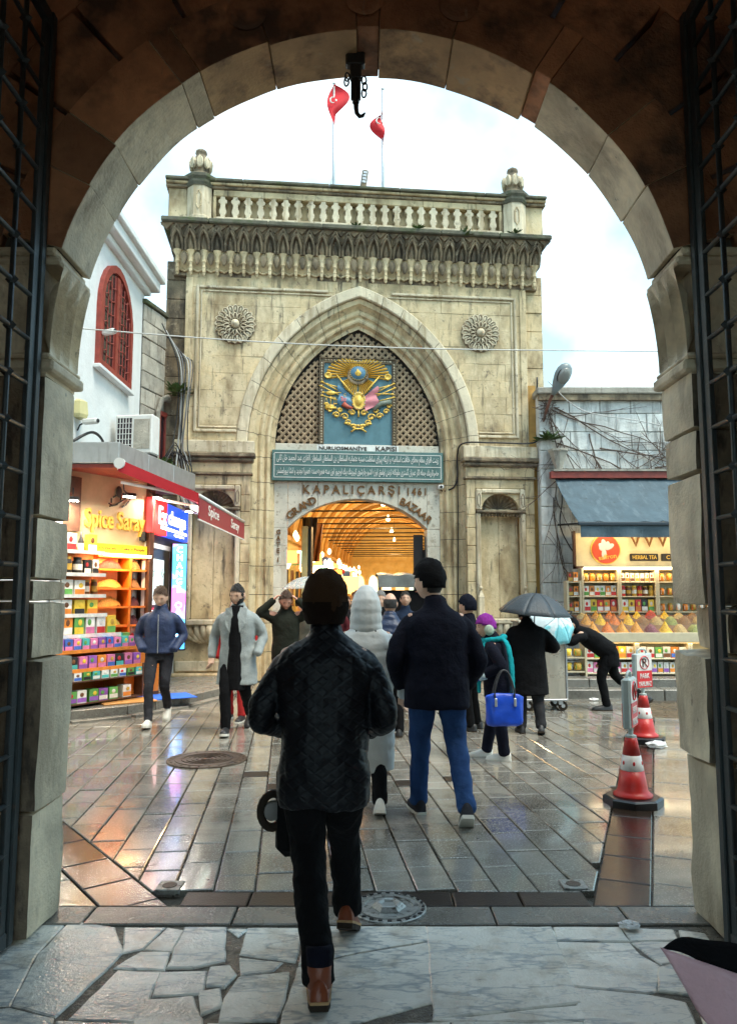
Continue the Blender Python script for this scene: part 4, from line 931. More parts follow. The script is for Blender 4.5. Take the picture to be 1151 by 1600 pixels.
# ---- roof things
m_pole=P('galvanised_pole',(.45,.46,.47),.4,.7); m_red=M('red_flag_cloth',(.62,.012,.02),.7,.12,6,0,.05,60)
def flag(x,h,label,kind):
    t=thing('flagpole',label,'flag',GM@Vector((x,.9,9.08)),R(6),'flagpoles on the gate roof')
    mb=MB(); mb.tube([(0,0,0),(0,0,h)],[.032,.024],8); mb.ell((0,0,h),(.035,.035,.035),8,6); mb.obj('pole',m_pole,t,smooth=True)
    mb=MB()
    if kind==0: fn=lambda i,j:(.03+ (-.30*math.sin(PI*j*.8)*(1-i)+.42*i*math.sin(PI*min(1,j*1.35)))*(.95-.6*j),-.05+.05*math.sin(5*j+3*i),h-.02-.95*j-.04*i)
    else: fn=lambda i,j:(-.02-(.30*math.sin(PI*min(1,j*1.25))**1.5)*i-.03*math.sin(8*j)+.05*j,-.05+.05*math.sin(6*j+4*i),h-.55-.80*j-.10*i)
    mb.grid(fn,8,18); mb.grid(lambda i,j:(lambda p:(p[0],p[1]+.012,p[2]))(fn(i,j)),8,18); fo=mb.obj('flag',m_red,t,smooth=True)
    mb=MB(); c=(.02,-.12,h-.48) if kind==0 else (-.05,-.12,h-.85)
    mb.tube([(c[0]-.05+.06*math.cos(a),c[1],c[2]+.07*math.sin(a)) for a in [R(60+240*q_/8) for q_ in range(9)]],[.006+.012*math.sin(PI*q_/8) for q_ in range(9)],5); mb.ell((c[0]+.02,c[1],c[2]),(.025,.006,.03),5,4); mb.obj('crescent_and_star',m_wht,fo)
    mb=MB(); mb.tube([(-.01,-.03,h*.45),(-.07,-.03,h*.40),(-.05,-.03,h*.33),(0,-.03,h*.28)],.006,5); mb.box(-.05,.05,-.04,.04,h*.30,h*.34); mb.obj('halyard',m_pole,t)
flag(-.50,4.0,'grey flagpole with red crescent flag bunched at its top, left one on the gate roof',0); flag(.60,3.95,'grey flagpole with smaller red flag hanging below its tip, right one on the roof',1)
fl_=thing('roof_floodlight','narrow upright grey floodlight on the gate roof between the flagpoles','lamp',GM@Vector((.07,.25,10.02)),R(6))
mb=MB(); mb.tube([(0,0,0),(0,0,.14)],.03,8); mb.obj('stem',m_black,fl_)
mb=MB(); mb.box(-.065,.065,-.03,.04,0,.55,m=T(0,0,.12)@RY(R(8)),ch=.03); ho=mb.obj('housing',m_limeD,fl_)
for k in range(4): mb=MB(); mb.box(-.04,.04,-.037,-.028,.24+.07*k,.29+.07*k,m=T(0,0,.12)@RY(R(8))); mb.obj('lens',m_pole,ho)
# tufts of weeds on ledges
m_leaf=M('weed_leaf',(.06,.10,.025),.7,.4,9,.2,0); 
def tuft(name,loc,r,n,label,mat=None,droop=.3,cat='plant',rel=GM,lf=.035):
    mb=MB(); rr=random.Random(int(abs(loc[0]*100))+n)
    for k in range(n):
        a=rr.uniform(0,2*PI); l=rr.uniform(.4,1)*r; e=rr.uniform(.1,1.3); d=Vector((math.cos(a)*math.cos(e),math.sin(a)*math.cos(e),math.sin(e)*(1-droop)-droop*rr.random()*.6))
        p=d*l; s_=Vector((-math.sin(a),math.cos(a),rr.uniform(-.5,.5)))*lf*rr.uniform(.5,1); u=d*lf*1.3
        mb.add([p*.2,p-s_,p+u*1.6,p+s_],[(0,1,2,3)])
    o=mb.obj(name,mat or m_leaf); o.location=(rel@Vector(loc)) if rel is not None else loc; return tag(o,label,cat)
tuft('weed_tuft',(-.1,-.3,9.11),.14,26,'small green weed growing on the cornice ledge near the middle'); tuft('weed_tuft',(1.15,-.34,9.11),.15,30,'bushier green weed on the cornice ledge right of middle'); tuft('weed_tuft',(3.2,-.36,9.10),.16,30,'green weed at the foot of the right parapet pedestal'); tuft('weed_tuft',(2.1,-.36,9.0),.24,40,'dark weed hanging over the right part of the carved cornice')
# ================================================================ left: white house, block wall, shops
m_white=M('whitewashed_wall',(.74,.76,.75),.85,.06,4,0,.3,22,stain=[((.5,.5,.47),2,.6,.8,VS,.5)])
m_block=M('grey_rough_block',(.40,.37,.31),.9,.28,4,.2,.45,30,stain=[((.13,.11,.09),4,.56,.7,VS,.7)])
m_redp=M('red_painted_wood',(.28,.045,.03),.5,.25,8,0,.1,60); m_pane=P('dark_window_glass',(.03,.02,.025),.1); m_alu=M('grey_sheet_metal',(.42,.43,.42),.35,.12,5,.05,.05,50,metal=.5,stain=[((.25,.24,.22),4,.55,.7,VS,.5)])
m_awn=P('red_awning_cloth',(.38,.02,.035),.75,var=.15); m_vinyl=P('dark_red_valance',(.27,.012,.028),.7)
m_plast=P('white_plastic',(.70,.70,.67),.5)
house=thing('white_house','white rendered house with red arched window above the shops at left','house',(-4.3,10,0))
mb=MB(); mb.box(-4,0,-4,4.0,0,7.62); mb.obj('wall',m_white,house)
for (a,b,c,d) in ((0,.10,7.40,7.52),(0,.24,7.52,7.72),(0,.32,7.72,7.84)):
    mb=MB(); mb.box(-4.2,b,-4,4.0+b,c,d,ch=.015); mb.obj('eave_moulding',m_white,house)
mb=MB(); mb.box(-4,.05,-4,4.03,7.84,7.95); mb.obj('roof',m_alu,house)
# arched window
def arcp(y0,y1,z0,zs,n=12):
    c=(y0+y1)/2; r=(y1-y0)/2; return [(y0,z0),(y1,z0)]+[(c+r*math.cos(PI*k/n),zs+r*1.15*math.sin(PI*k/n)) for k in range(n+1)]
MYZ=Matrix(((0,0,1,0),(1,0,0,0),(0,1,0,0),(0,0,0,1)))
wd=MB(); wd.prism(arcp(1.62,3.12,5.32,6.25),-.02,.035,MYZ); wo_=wd.obj('window',m_pane,house)
def archring(y0,y1,z0,zs,t,x0,x1):
    mb=MB(); o=arcp(y0,y1,z0,zs); i_=arcp(y0+t,y1-t,z0+t,zs); n=len(o); V=[(x1,*p) for p in o]+[(x1,*p) for p in i_]+[(x0,*p) for p in o]+[(x0,*p) for p in i_]; F=[]
    for k in range(n): k2=(k+1)%n; F+=[(k,k2,n+k2,n+k),(k,2*n+k,2*n+k2,k2),(n+k,n+k2,3*n+k2,3*n+k)]
    return mb.add(V,F)
archring(1.56,3.18,5.27,6.25,.11,.0,.08).obj('frame',m_redp,wo_)
mb=MB(); mb.box(.01,.075,2.30,2.44,5.38,7.0); mb.obj('mullion',m_redp,wo_); mb=MB(); mb.box(0,.12,1.5,3.24,5.2,5.265,ch=.01); mb.obj('sill',m_white,wo_)
for k in range(9):
    y=1.74+k*.158
    if abs(y-2.37)<.09: continue
    zt=6.25+.66*1.15*math.sqrt(max(0,1-((y-2.37)/.66)**2))
    mb=MB(); mb.tube([(.06,y,5.38),(.06,y,zt)],.010,6); mb.obj('grille_bar',m_redp,wo_)
for k in range(6):
    z=5.55+k*.24; hw=.64 if z<6.25 else .64*math.sqrt(max(.05,1-((z-6.25)/.8)**2))
    mb=MB(); mb.tube([(.062+.02*math.sin(j*1.6),2.37-hw+2*hw*j/16,z+.03*math.sin(j*1.2)) for j in range(17)],.010,6); mb.obj('grille_bar',m_redp,wo_)
# rough block wall between house and gate
bw=thing('block_wall','grey rough block wall joining the white house to the gate','wall',(-4.26,13.92,0),math.atan2(1.58,.40))
for r in range(22):
    x=-(.25 if r%2 else 0)
    while x<1.65:
        a,b=max(0,x),min(1.68,x+.5); 
        if b-a>.04:
            mb=MB(); mb.box(a+.006,b-.006,RND.uniform(-.012,.006),.3,r*.327+.006,r*.327+.321,ch=.012); mb.obj('block',m_block,bw)
        x+=.5
mb=MB(); mb.box(0,1.68,.03,.28,0,7.2); mb.obj('mortar_core',m_mort,bw); mb=MB(); mb.box(-.03,1.7,-.05,.32,7.2,7.28,ch=.01); mb.obj('coping',m_moss,bw)
mb=MB(); mb.box(.62,.98,-.03,.02,3.9,5.15); wn_=mb.obj('window',m_pane,bw)
for (a,b,c,d) in ((.56,.62,3.85,5.25),(.98,1.04,3.85,5.25),(.62,.98,5.15,5.25),(.78,.82,3.9,5.15)): mb=MB(); mb.box(a,b,-.07,.0,c,d,ch=.01); mb.obj('frame',m_redp,wn_)
mb=MB(); mb.tube([(.5,-.06,3.8),(.5,-.06,5.2),(.6,-.07,5.45),(.8,-.08,5.55),(1.0,-.07,5.45),(1.1,-.06,5.2)],[.05,.05,.06,.07,.06,.04],8); mb.obj('stone_surround',m_block,bw)
# air conditioner
ac=thing('air_conditioner','white air conditioner unit with black grille on the wall above the canopy','air conditioner',(-4.08,12.35,3.98),R(-8))
mb=MB(); mb.box(-.13,.52,0,.30,0,.66,ch=.02); mb.obj('casing',m_plast,ac)
mb=MB(); mb.box(-.09,.16,-.006,.01,.05,.61); mb.obj('grille_recess',m_pane,ac)
for k in range(5): mb=MB(); mb.box(-.095+.052*k,-.085+.052*k,-.018,-.004,.04,.62); mb.obj('grille_bar',m_plast,ac)
for k in range(7): mb=MB(); mb.box(-.1,.17,-.02,-.008,.06+.09*k,.068+.09*k); mb.obj('grille_bar',m_plast,ac)
mb=MB(); mb.box(.20,.48,-.006,.01,.08,.58); mb.obj('side_panel',m_block,ac)
mb=MB(); mb.box(-.1,.5,.02,.28,-.04,-.002); mb.tube([(.4,.1,-.03),(-.1,.12,-.2)],.015,6); mb.obj('bracket',m_black,ac)
# canopy fascia of the shops
cano=thing('shop_canopy','grey sheet metal canopy fascia wrapping the corner above the spice shop','canopy',(-3.5,10.5,0))
fd=Vector((.29,2.0)).normalized(); fL=2.9
mb=MB(); mb.box(-.95,0,-.02,.28,3.50,3.80,ch=.008); mb.obj('front_panel',m_alu,cano)
ang=math.atan2(fd.y,fd.x)
for k in range(3):
    mb=MB(); mb.box(fL*k/3+.002,fL*(k+1)/3-.002,0,.25,3.50,3.80,m=T(.003,-.02,0)@RZ(ang),ch=.008); mb.obj('side_panel',m_alu,cano)
mb=MB(); mb.prism([(-1.0,.0),(-.02,.0),(fd.x*fL-.02,fd.y*fL),(-1.0,fd.y*fL)],3.76,3.795); mb.obj('roof_sheet',m_alu,cano)
mb=MB(); mb.prism([(-1.0,.02),(-.03,.02),(fd.x*fL-.05,fd.y*fL),(-1.0,fd.y*fL)],3.44,3.49); mb.obj('timber_soffit',m_redp,cano)
# red awning of the exchange with lettered valance
aw=thing('red_awning','red folding awning with white lettered valance over the exchange shop','awning',(-3.4,10.2,0))
mb=MB(); V=[]
f=lambda i,j:(1.1*j,3.7*i,3.46-.46*j-.03*math.sin(PI*j))
mb.grid(f,8,6); mb.grid(lambda i,j:(lambda p:(p[0],p[1],p[2]-.015))(f(i,j)),8,6); mb.obj('cloth',m_awn,aw)
mb=MB(); mb.add([(0,-.015,3.50),(1.1,-.015,3.03),(1.1,-.015,2.90),(0,-.015,3.33),(0,-.03,3.50),(1.1,-.03,3.03),(1.1,-.03,2.90),(0,-.03,3.33)],[(0,1,2,3),(4,5,6,7),(0,1,5,4),(2,3,7,6),(1,2,6,5),(3,0,4,7)]); mb.obj('side_valance',P('bright_red_canvas',(.50,.015,.025),.7),aw)
mb=MB(); mb.tube([(1.1,0,3.0),(1.1,3.7,3.0)],.03,8); mb.obj('front_bar',m_plast,aw,smooth=True)
mb=MB(); mb.box(1.098,1.112,-.02,3.72,2.68,2.97); va=mb.obj('valance',m_vinyl,aw)
mb=MB(); mb.box(1.096,1.116,-.02,3.72,2.665,2.683); mb.obj('valance_hem',m_wht,va)
text('lettering','Spice',m_wht,va,(1.115,.95,2.84),(PI/2,0,PI/2),.78,.2,.002,.008); text('lettering','Saray',m_wht,va,(1.115,2.75,2.83),(PI/2,0,PI/2),.78,.2,.002,.008)
for y in (.12,1.9,3.55):
    mb=MB(); mb.tube([(0,y,3.2),(.5,y-.05,3.1),(1.08,y,2.98)],.022,6); mb.obj('folding_arm',m_plast,aw)
mb=MB(); mb.lathe([(.05,0),(.06,.04),(.05,.10)],10,T(.02,.02,3.36)); mb.lathe([(.075,-.03),(.075,.03)],14,T(.02,-.03,3.44)@RX(PI/2)); mb.obj('crank_case',m_plast,aw)
# lamps under the canopy
m_lamp=E('lit_lamp_cool',(1,.95,.82),30)
def flood(loc,label,rz,en=18,col=(1,.9,.72)):
    t=thing('flood_lamp',label,'lamp',loc,rz,'lit lamps under the shop canopy')
    mb=MB(); mb.box(-.09,.09,-.05,.05,0,.05,ch=.012); mb.tube([(0,.04,.04),(0,.14,.1),(0,.16,.2)],.01,6); mb.obj('housing',m_black,t)
    mb=MB(); mb.box(-.075,.075,-.04,.04,-.012,-.002); mb.obj('lens',m_lamp,t)
    ld=bpy.data.lights.new('lamp_light','AREA'); ld.shape='RECTANGLE'; ld.size=.15; ld.size_y=.1; ld.energy=en; ld.color=col; lo=bpy.data.objects.new('lamp_light',ld); COL.objects.link(lo); lo.parent=t; lo.location=(0,0,-.02)
    return t
flood((-3.42,10.75,3.06),'lit floodlight on an arm above the gilt shop name',R(50),10); flood((-3.35,11.95,3.2),'lit floodlight above the red half of the exchange sign',R(80),8); flood((-3.0,12.6,3.05),'lit strip floodlight above the blue half of the exchange sign',R(85),7); flood((-4.15,10.55,2.98),'lit lamp at the dark end of the spice shop by the jamb',R(20),10)
mb=MB(); mb.box(-.05,.05,-.9,.9,-.03,.03,ch=.01); ft=mb.obj('strip_light',E('lit_strip',(.85,1,.85),2.2),None); ft.location=(-2.72,12.6,3.02); tag(ft,'long pale strip light under the awning','lamp')
# security cameras and small things on the white wall
def bullet(loc,rz,label):
    t=thing('security_camera',label,'camera',loc,rz); mb=MB(); mb.box(-.05,.05,-.16,.1,0,.08,ch=.02); mb.obj('housing',m_plast,t); mb=MB(); mb.tube([(0,.08,.03),(0,.16,.0),(.0,.2,-.08)],.012,6); mb.obj('arm',m_black,t); mb=MB(); mb.lathe([(.03,0),(.03,.01),(.001,.011)],10,T(0,-.16,.04)@RX(PI/2)); mb.obj('lens',m_black,t)
bullet((-4.12,11.6,5.75),R(60),'white security camera in front of the red arched window'); bullet((-4.1,10.9,4.15),R(70),'beige camera box above the canopy by the jamb')
t=thing('meter_box','pale yellow angular box on the white wall above the canopy','box',(-4.28,10.95,4.25)); mb=MB(); mb.lathe([(.13,0),(.15,.05),(.13,.24),(.06,.28)],6); mb.obj('case',P('pale_yellow',(.55,.5,.25),.6),t)
for k in range(7):
    x=-4.0+k*.05; cable('cable',[(x,14.2+.1*k,6.9-.1*k),(x+.25,14.5,6.2),(x+.28+.03*math.sin(k*2),14.45-.05*k,5.2),(x+.25+.06*math.sin(k),14.3,4.5),(x+.3,14.25,3.9+.06*k),(-3.45+.04*k,14.05,3.3)],.012+.004*(k%2),'%s cable, %s from left in the bundle between block wall and gate'%(('black','pale','grey')[k%3],ORD[k]),P('cable_%d'%k,((.03,.03,.03),(.45,.45,.43),(.2,.2,.2))[k%3],.5),'bundle of cables by the gate')
for k in range(5):
    a=k*1.3; cable('cable',[(-3.75+.1*math.cos(a),13.4+.15*k,4.0),(-3.55,13.7,4.35+.1*math.sin(a)),(-3.5+.05*k,14.0,4.0),(-3.42,13.8,3.7-.05*k),(-3.3,13.5+.1*k,3.6)],.010,'black looped cable on the canopy roof, %s towards the gate'%ORD[k],None,'looped cables on the canopy')
cable('cable',[(-4.25,10.7,3.85),(-4.1,11.0,4.05),(-4.05,11.3,4.02),(-4.05,11.5,3.86)],.022,'thick black hose curling on the canopy top'); 
tuft('creeper',(-3.75,14.5,5.6),.3,60,'green creeper clinging to the corner between block wall and gate',rel=None,lf=.05); tuft('creeper',(-3.7,13.4,3.95),.28,50,'green weeds growing on the canopy roof',rel=None,lf=.04)
cable('overhead_wire',[(-3.75,9.0,4.93),(-1.5,9.5,4.92),(1.0,10.1,5.02),(4.75,11.0,5.28)],.009,'thin overhead wire crossing the view in front of the gate',P('pale_wire',(.55,.55,.52),.5),n=5)
# ---- spice shop corner (local x along its front)
SS=thing('spice_shop','corner spice shop front with beige name panel beneath the canopy','shop',(-4.3,10.6,.15),R(60))
m_beige=M('beige_panel',(.52,.40,.24),.5,.12,4,0,.05,50); m_oran=P('orange_laminate',(.75,.20,.02),.45); m_wood=M('dark_wood',(.10,.04,.02),.5,.3,10,0,.1,50); m_yel=P('yellow_print',(.8,.55,.02),.5)
mb=MB(); mb.box(-.6,1.60,.05,.12,2.2,3.3); mb.obj('name_panel',m_beige,SS); mb=MB(); mb.box(-.6,1.60,.5,.58,0,3.3); mb.obj('back_wall',m_oran,SS); mb=MB(); mb.box(1.60,1.70,-.05,.6,0,3.3,ch=.01); mb.obj('corner_post',m_wood,SS); mb=MB(); mb.box(-.6,.30,.0,.045,2.42,3.2); mb.obj('dark_corner_panel',m_wood,SS)
text('lettering','Spice Saray',m_gold,SS,(.98,.03,2.60),RT,1.15,.36,.02,.02)
mb=MB()
for k in range(12): a=k*.7; mb.tube([(.9+.16*math.cos(a)+.02*k,.03,2.93+.09*math.sin(a*1.3)),(.95+.14*math.cos(a+.8)+.02*k,.025,2.95+.1*math.sin(a*1.3+1))],.012,5)
mb.ell((1.02,.03,3.08),(.06,.02,.09),10,6); mb.obj('ornament',m_ink,SS)
mb=MB(); mb.box(.42,1.58,-.02,.05,2.13,2.27); ys_=mb.obj('yellow_strip',m_yel,SS); text('lettering','ing n Crav ely    Cake n People',m_ink,ys_,(1.02,-.024,2.2),RT,1.0,.06,.002,.002)
GOODS=['red','green','white','yellow','purple','pink','orange','blue','black','teal']
GC=dict(red=(.55,.03,.03),green=(.12,.36,.08),white=(.74,.72,.66),yellow=(.8,.55,.05),purple=(.28,.10,.42),pink=(.75,.22,.42),orange=(.75,.24,.03),blue=(.06,.15,.5),black=(.02,.018,.018),teal=(.08,.45,.42),brown=(.16,.06,.02),gold=(.55,.33,.05))
GMAT={k:P('print_'+k,v,.4,rnd=.15,var=.2) for k,v in GC.items()}
def pack(par_world,x,y,z,w_,d_,h_,c1,c2,label,grp,kind='box',seed=0):
    mt=par_world; t=thing('packet' if kind=='bag' else 'jar' if kind=='jar' else 'bottle' if kind=='bottle' else 'tea_box',label,{'bag':'packet','jar':'jar','bottle':'bottle','box':'box'}[kind],mt@Vector((x,y,z)),mt.to_euler().z+RND.uniform(-.05,.05),grp)
    mb=MB()
    if kind=='box':
        mb.box(-w_/2,w_/2,-d_/2,d_/2,0,h_); mb.obj('carton',GMAT[c1],t)
        mb=MB(); mb.box(-w_*.47,w_*.47,-d_/2-.003,-d_/2+.004,h_*.08,h_*.42); mb.obj('label_band',GMAT[c2],t)
        mb=MB(); mb.ell((w_*.1*(seed%3-1),-d_/2-.001,h_*.66),(w_*.22,.006,h_*.17),8,5); mb.obj('printed_picture',GMAT[('red','brown','yellow','green','white','gold')[seed%6]],t)
    elif kind=='bag':
        mb.loft=None; mb.ell((0,0,h_*.45),(w_*.5,d_*.5,h_*.47),10,8,fn=lambda d:1/max(.55,max(abs(d.x),abs(d.z)))*.75+.0); mb.obj('pouch',GMAT[c1],t,smooth=True); mb=MB(); mb.box(-w_*.32,w_*.32,-d_*.5-.004,-d_*.3,h_*.2,h_*.6); mb.obj('label_band',GMAT[c2],t)
    elif kind=='jar':
        mb.lathe([(w_*.42,0),(w_*.5,h_*.06),(w_*.5,h_*.75),(w_*.38,h_*.84),(w_*.38,h_*.86)],12); mb.obj('glass_body',GMAT[c1],t,smooth=True); mb=MB(); mb.lathe([(w_*.42,h_*.86),(w_*.42,h_),(w_*.05,h_)],12); mb.obj('lid',GMAT[c2],t); mb=MB(); mb.lathe([(w_*.51,h_*.25),(w_*.51,h_*.6)],12); mb.obj('label_band',GMAT['gold' if seed%2 else 'white'],t)
    else:
        mb.lathe([(w_*.5,0),(w_*.5,h_*.5),(w_*.2,h_*.7),(w_*.16,h_*.98),(w_*.05,h_)],12); mb.obj('glass_body',GMAT[c1],t,smooth=True); mb=MB(); mb.lathe([(w_*.515,h_*.1),(w_*.515,h_*.42)],12); mb.obj('label_band',GMAT[c2],t)
    return t
SM=SS.matrix_basis
rack=thing('display_rack','tall stepped wooden display rack full of packets outside the spice shop','shelf',tuple(SM@Vector((0,0,0))),R(60))
shz=[(2.12,-.16,.26),(1.80,-.20,.30),(1.50,-.22,.32),(1.23,-.26,.36),(.95,-.30,.40),(.75,-.42,.34),(.50,-.50,.4),(.36,-.52,.52),(.06,-.50,.5)]
for i,(z,y,d) in enumerate(shz):
    x1=.62 if i<4 else (.85 if i<5 else 1.12)
    mb=MB(); mb.box(-.35,x1,y,y+d,z-.022,z,ch=.004); mb.obj('shelf_board',m_wood if i>6 else m_beige,rack)
    if i<7: mb=MB(); mb.box(-.35,x1,y-.008,y,z-.03,z+.02); mb.obj('price_rail',GMAT['white' if i<5 else 'orange'],rack)
mb=MB(); mb.box(1.09,1.12,-.52,.0,.05,.52); mb.obj('side_panel',m_wood,rack); mb=MB(); mb.box(-.35,1.1,.09,.12,.05,2.4); mb.obj('back_panel',m_oran,rack); mb=MB(); mb.tube([(1.0,-.35,0),(1.0,-.35,.06)],.03,8); mb.obj('foot',m_alu,rack)
GR='goods on the rack outside the spice shop'
def row(z,y,xs,kind,cols,w_,h_,d_,rowname,mt=SM,grp=GR,place='the rack outside the spice shop'):
    n=len(xs)
    for i,x in enumerate(xs):
        c1,c2=cols[i%len(cols)]
        nm={'box':'carton','bag':'packet','jar':'jar','bottle':'bottle'}[kind]
        pack(mt,x,y,z,w_,d_,h_*RND.uniform(.93,1.0),c1,c2,'%s %s, %s label, %s from left, %s'%(c1,nm,c2,ORD[i],rowname),grp,kind,i)
def sp_(a,b,n): return [a+(b-a)*i/(n-1) for i in range(n)]
row(2.12,-.06,[-.2,-.06,.28],'bottle',[('black','white')],.085,.30,.085,'top shelf of the spice rack'); row(2.12,-.05,[.10,.46],'box',[('white','red'),('yellow','white')],.15,.27,.09,'top rack shelf between bottles')
row(1.80,-.08,[-.12,.04,.22],'jar',[('black','black'),('black','gold')],.14,.25,.12,'second shelf of the spice rack'); row(1.80,-.08,[.36,.5],'box',[('black','white'),('white','black')],.11,.22,.1,'second rack shelf beside jars')
row(1.50,-.1,sp_(-.2,.22,3),'box',[('white','red'),('white','green'),('white','orange')],.18,.23,.1,'third shelf of the spice rack'); row(1.50,-.06,[.4,.54],'jar',[('brown','gold')],.1,.24,.1,'third rack shelf beside cartons')
row(1.23,-.14,[-.2,-.02,.2,.42],'box',[('white','gold'),('white','orange'),('yellow','black'),('yellow','orange')],.17,.22,.1,'fourth shelf of the spice rack')
row(.95,-.2,sp_(-.22,.72,6),'box',[('white','red'),('orange','white'),('green','yellow'),('white','pink'),('white','red'),('yellow','green')],.15,.27,.1,'fifth shelf of the spice rack')
row(.75,-.34,sp_(-.25,1.0,10),'box',[('purple','pink'),('blue','pink'),('pink','blue'),('teal','pink'),('pink','purple')],.12,.17,.1,'sixth shelf of the spice rack'); row(.75,-.22,sp_(-.25,1.0,10),'box',[('green','pink'),('yellow','purple'),('teal','white')],.12,.22,.08,'back row, sixth rack shelf')
row(.50,-.42,sp_(-.25,1.02,9),'box',[('pink','blue'),('black','teal'),('pink','purple'),('purple','pink'),('orange','pink')],.135,.18,.1,'seventh shelf of the spice rack'); row(.36,-.47,sp_(-.2,1.03,9),'box',[('white','green'),('white','blue'),('green','black'),('teal','white'),('white','teal')],.125,.115,.08,'front ledge of the spice rack')
row(.06,-.42,[-.1,.06,.26,.42,.60,.84],'box',[('green','purple'),('white','purple'),('green','purple'),('purple','white'),('green','white'),('white','orange')],.15,.17,.12,'bottom shelf of the spice rack')
# glazed sweet cabinet right of the rack
cb=thing('sweet_cabinet','orange lit cabinet of trays and jars between rack and corner post','cabinet',tuple(SM@Vector((0,0,0))),R(60))
for i,z in enumerate((.78,1.06,1.34,1.62,1.90,2.1)):
    mb=MB(); mb.box(.64,1.58,-.02 if i else -.1,.42,z-.03,z); mb.obj('shelf_board',m_oran,cb)
mb=MB(); mb.box(.9,1.59,-.35,.2,0,.76,ch=.01); mb.obj('counter',m_oran,cb); mb=MB(); mb.box(1.24,1.28,-.02,.4,.78,2.1); mb.obj('divider',m_oran,cb)
mb=MB(); mb.box(.9,1.58,-.36,-.34,.0,.06); mb.obj('kick_plate',m_wood,cb)
def heap(mt,x,y,z,rx,ry,h_,mat,label,grp,n=0,mat2=None):
    t=MB(); sd_=RND.random()*50
    def f(i,j):
        a=2*PI*i; r=j; k=1-r; zz=h_*(k**1.1 if mat2 is None else math.cos(r*PI/2)**.8)
        nz=noise.noise(Vector((math.cos(a)*r*5,math.sin(a)*r*5,sd_)))*(.012 if mat2 is None else .03)
        return (rx*r*math.cos(a),ry*r*math.sin(a),zz+nz*(1-r*.5))
    t.grid(f,18,7); o=t.obj('spice_heap',mat,None,smooth=True); o.location=mt@Vector((x,y,z)); o.rotation_euler=(0,0,mt.to_euler().z); tag(o,label,'spices',grp); return o
def HM(name,c,sc=60):
    return M(name,c,.6,.45,sc,0,.6,sc*1.5)
hred,hora,hyel,hbro,hdk=HM('red_sweets',(.55,.03,.03)),HM('orange_sweets',(.75,.28,.04)),HM('yellow_sweets',(.8,.52,.08)),HM('brown_sweets',(.3,.14,.05)),HM('dark_sweets',(.14,.03,.03))
for i,(z,cs) in enumerate(((1.90,(hred,hbro)),(1.62,(hora,hbro)),(1.34,(hora,hdk)),(1.06,(hyel,hdk)),(.78,(hyel,hred)))):
    for j,x in enumerate((.94,1.42)):
        heap(SM,x,.12,z+.004,.26 if j==0 else .13,.12,.15,cs[j],'heap of %s sweets on the %s tray from top, %s side of the cabinet'%({id(hred):'red',id(hora):'orange',id(hyel):'yellow',id(hbro):'brown',id(hdk):'dark'}[id(cs[j])],ORD[i],('left','right')[j]),'trays in the sweet cabinet',mat2=1)
ld=bpy.data.lights.new('cabinet_light','AREA'); ld.energy=12; ld.size=.8; ld.size_y=.1; ld.shape='RECTANGLE'; ld.color=(1,.62,.25); lo=bpy.data.objects.new('cabinet_light',ld); COL.objects.link(lo); lo.parent=cb; lo.location=(1.0,-.12,2.1); lo.rotation_euler=(R(15),0,0)
mb=MB(); mb.box(.66,1.56,-.14,-.10,2.085,2.12); mb.obj('light_tube',E('lit_tube_warm',(1,.75,.4),6),cb)
# ---- exchange office
XM=thing('exchange_shop','exchange office shopfront with red and blue lit sign and glass door','shop',(-3.52,11.95,.15),R(90))
m_sred=E('lit_red_sign',(.75,.02,.02),.8,(.5,.02,.02)); m_sblu=E('lit_blue_sign',(.01,.06,.6),.9,(.02,.05,.4)); m_swht=E('lit_white_letters',(1,.97,.95),1.6)
mb=MB(); mb.box(0,.86,-.10,.0,2.50,3.06); mb.obj('sign_red_half',m_sred,XM); mb=MB(); mb.box(.862,2.35,-.10,.0,2.50,3.06); mb.obj('sign_blue_half',m_sblu,XM)
text('lettering','Ex',m_swht,XM,(.60,-.105,2.82),RT,.48,.30,.004,.02); text('lettering','change',m_swht,XM,(1.55,-.105,2.80),RT,1.2,.32,.004,.02)
mb=MB(); mb.box(.5,2.25,-.107,-.10,2.60,2.65); mb.obj('white_rule',m_swht,XM); text('lettering','0(212)511',m_swht,XM,(1.7,-.105,2.55),RT,.7,.05,.002)
mb=MB(); mb.box(-.05,2.6,0,.1,2.36,2.5); mb.obj('door_head',m_black,XM); mb=MB(); mb.box(-.1,2.6,.15,.2,0,3.1); mb.obj('back_wall',P('dim_white',(.5,.52,.5),.6),XM)
mb=MB(); mb.box(.05,.10,.0,.06,0,2.36); mb.box(1.55,1.62,.0,.06,0,2.36); mb.box(.1,1.55,0,.06,2.28,2.36); do=mb.obj('door_frame',m_plast,XM); mb=MB(); mb.box(.12,1.53,.02,.05,0,2.27); mb.obj('door_leaf',m_black,do)
m_post=M('printed_poster',(.55,.66,.62),.4,.5,14,0,0,stain=[((.75,.3,.2),9,.62,.66,W1,.8),((.12,.25,.3),17,.56,.6,W1,.8)]); mb=MB(); mb.box(.15,1.1,-.005,.02,1.35,2.1); mb.obj('poster',E('lit_poster',(.55,.72,.66),.5,(.5,.6,.55)),do); mb=MB()
rr=random.Random(4)
for k in range(16): a=Vector((rr.uniform(.2,1.05),-.008,rr.uniform(1.4,2.05))); mb.tube([a,a+Vector((rr.uniform(-.2,.2),0,rr.uniform(-.2,.2)))],.006,4)
tag(mb.obj('map_lines',P('map_ink',(.12,.3,.28),.5),do),kind='stuff')
rb=MB(); rb.box(.1,1.0,-.05,.0,.85,1.30); rbo=rb.obj('rate_board',E('lit_red_board',(.6,.01,.03),.8),XM)
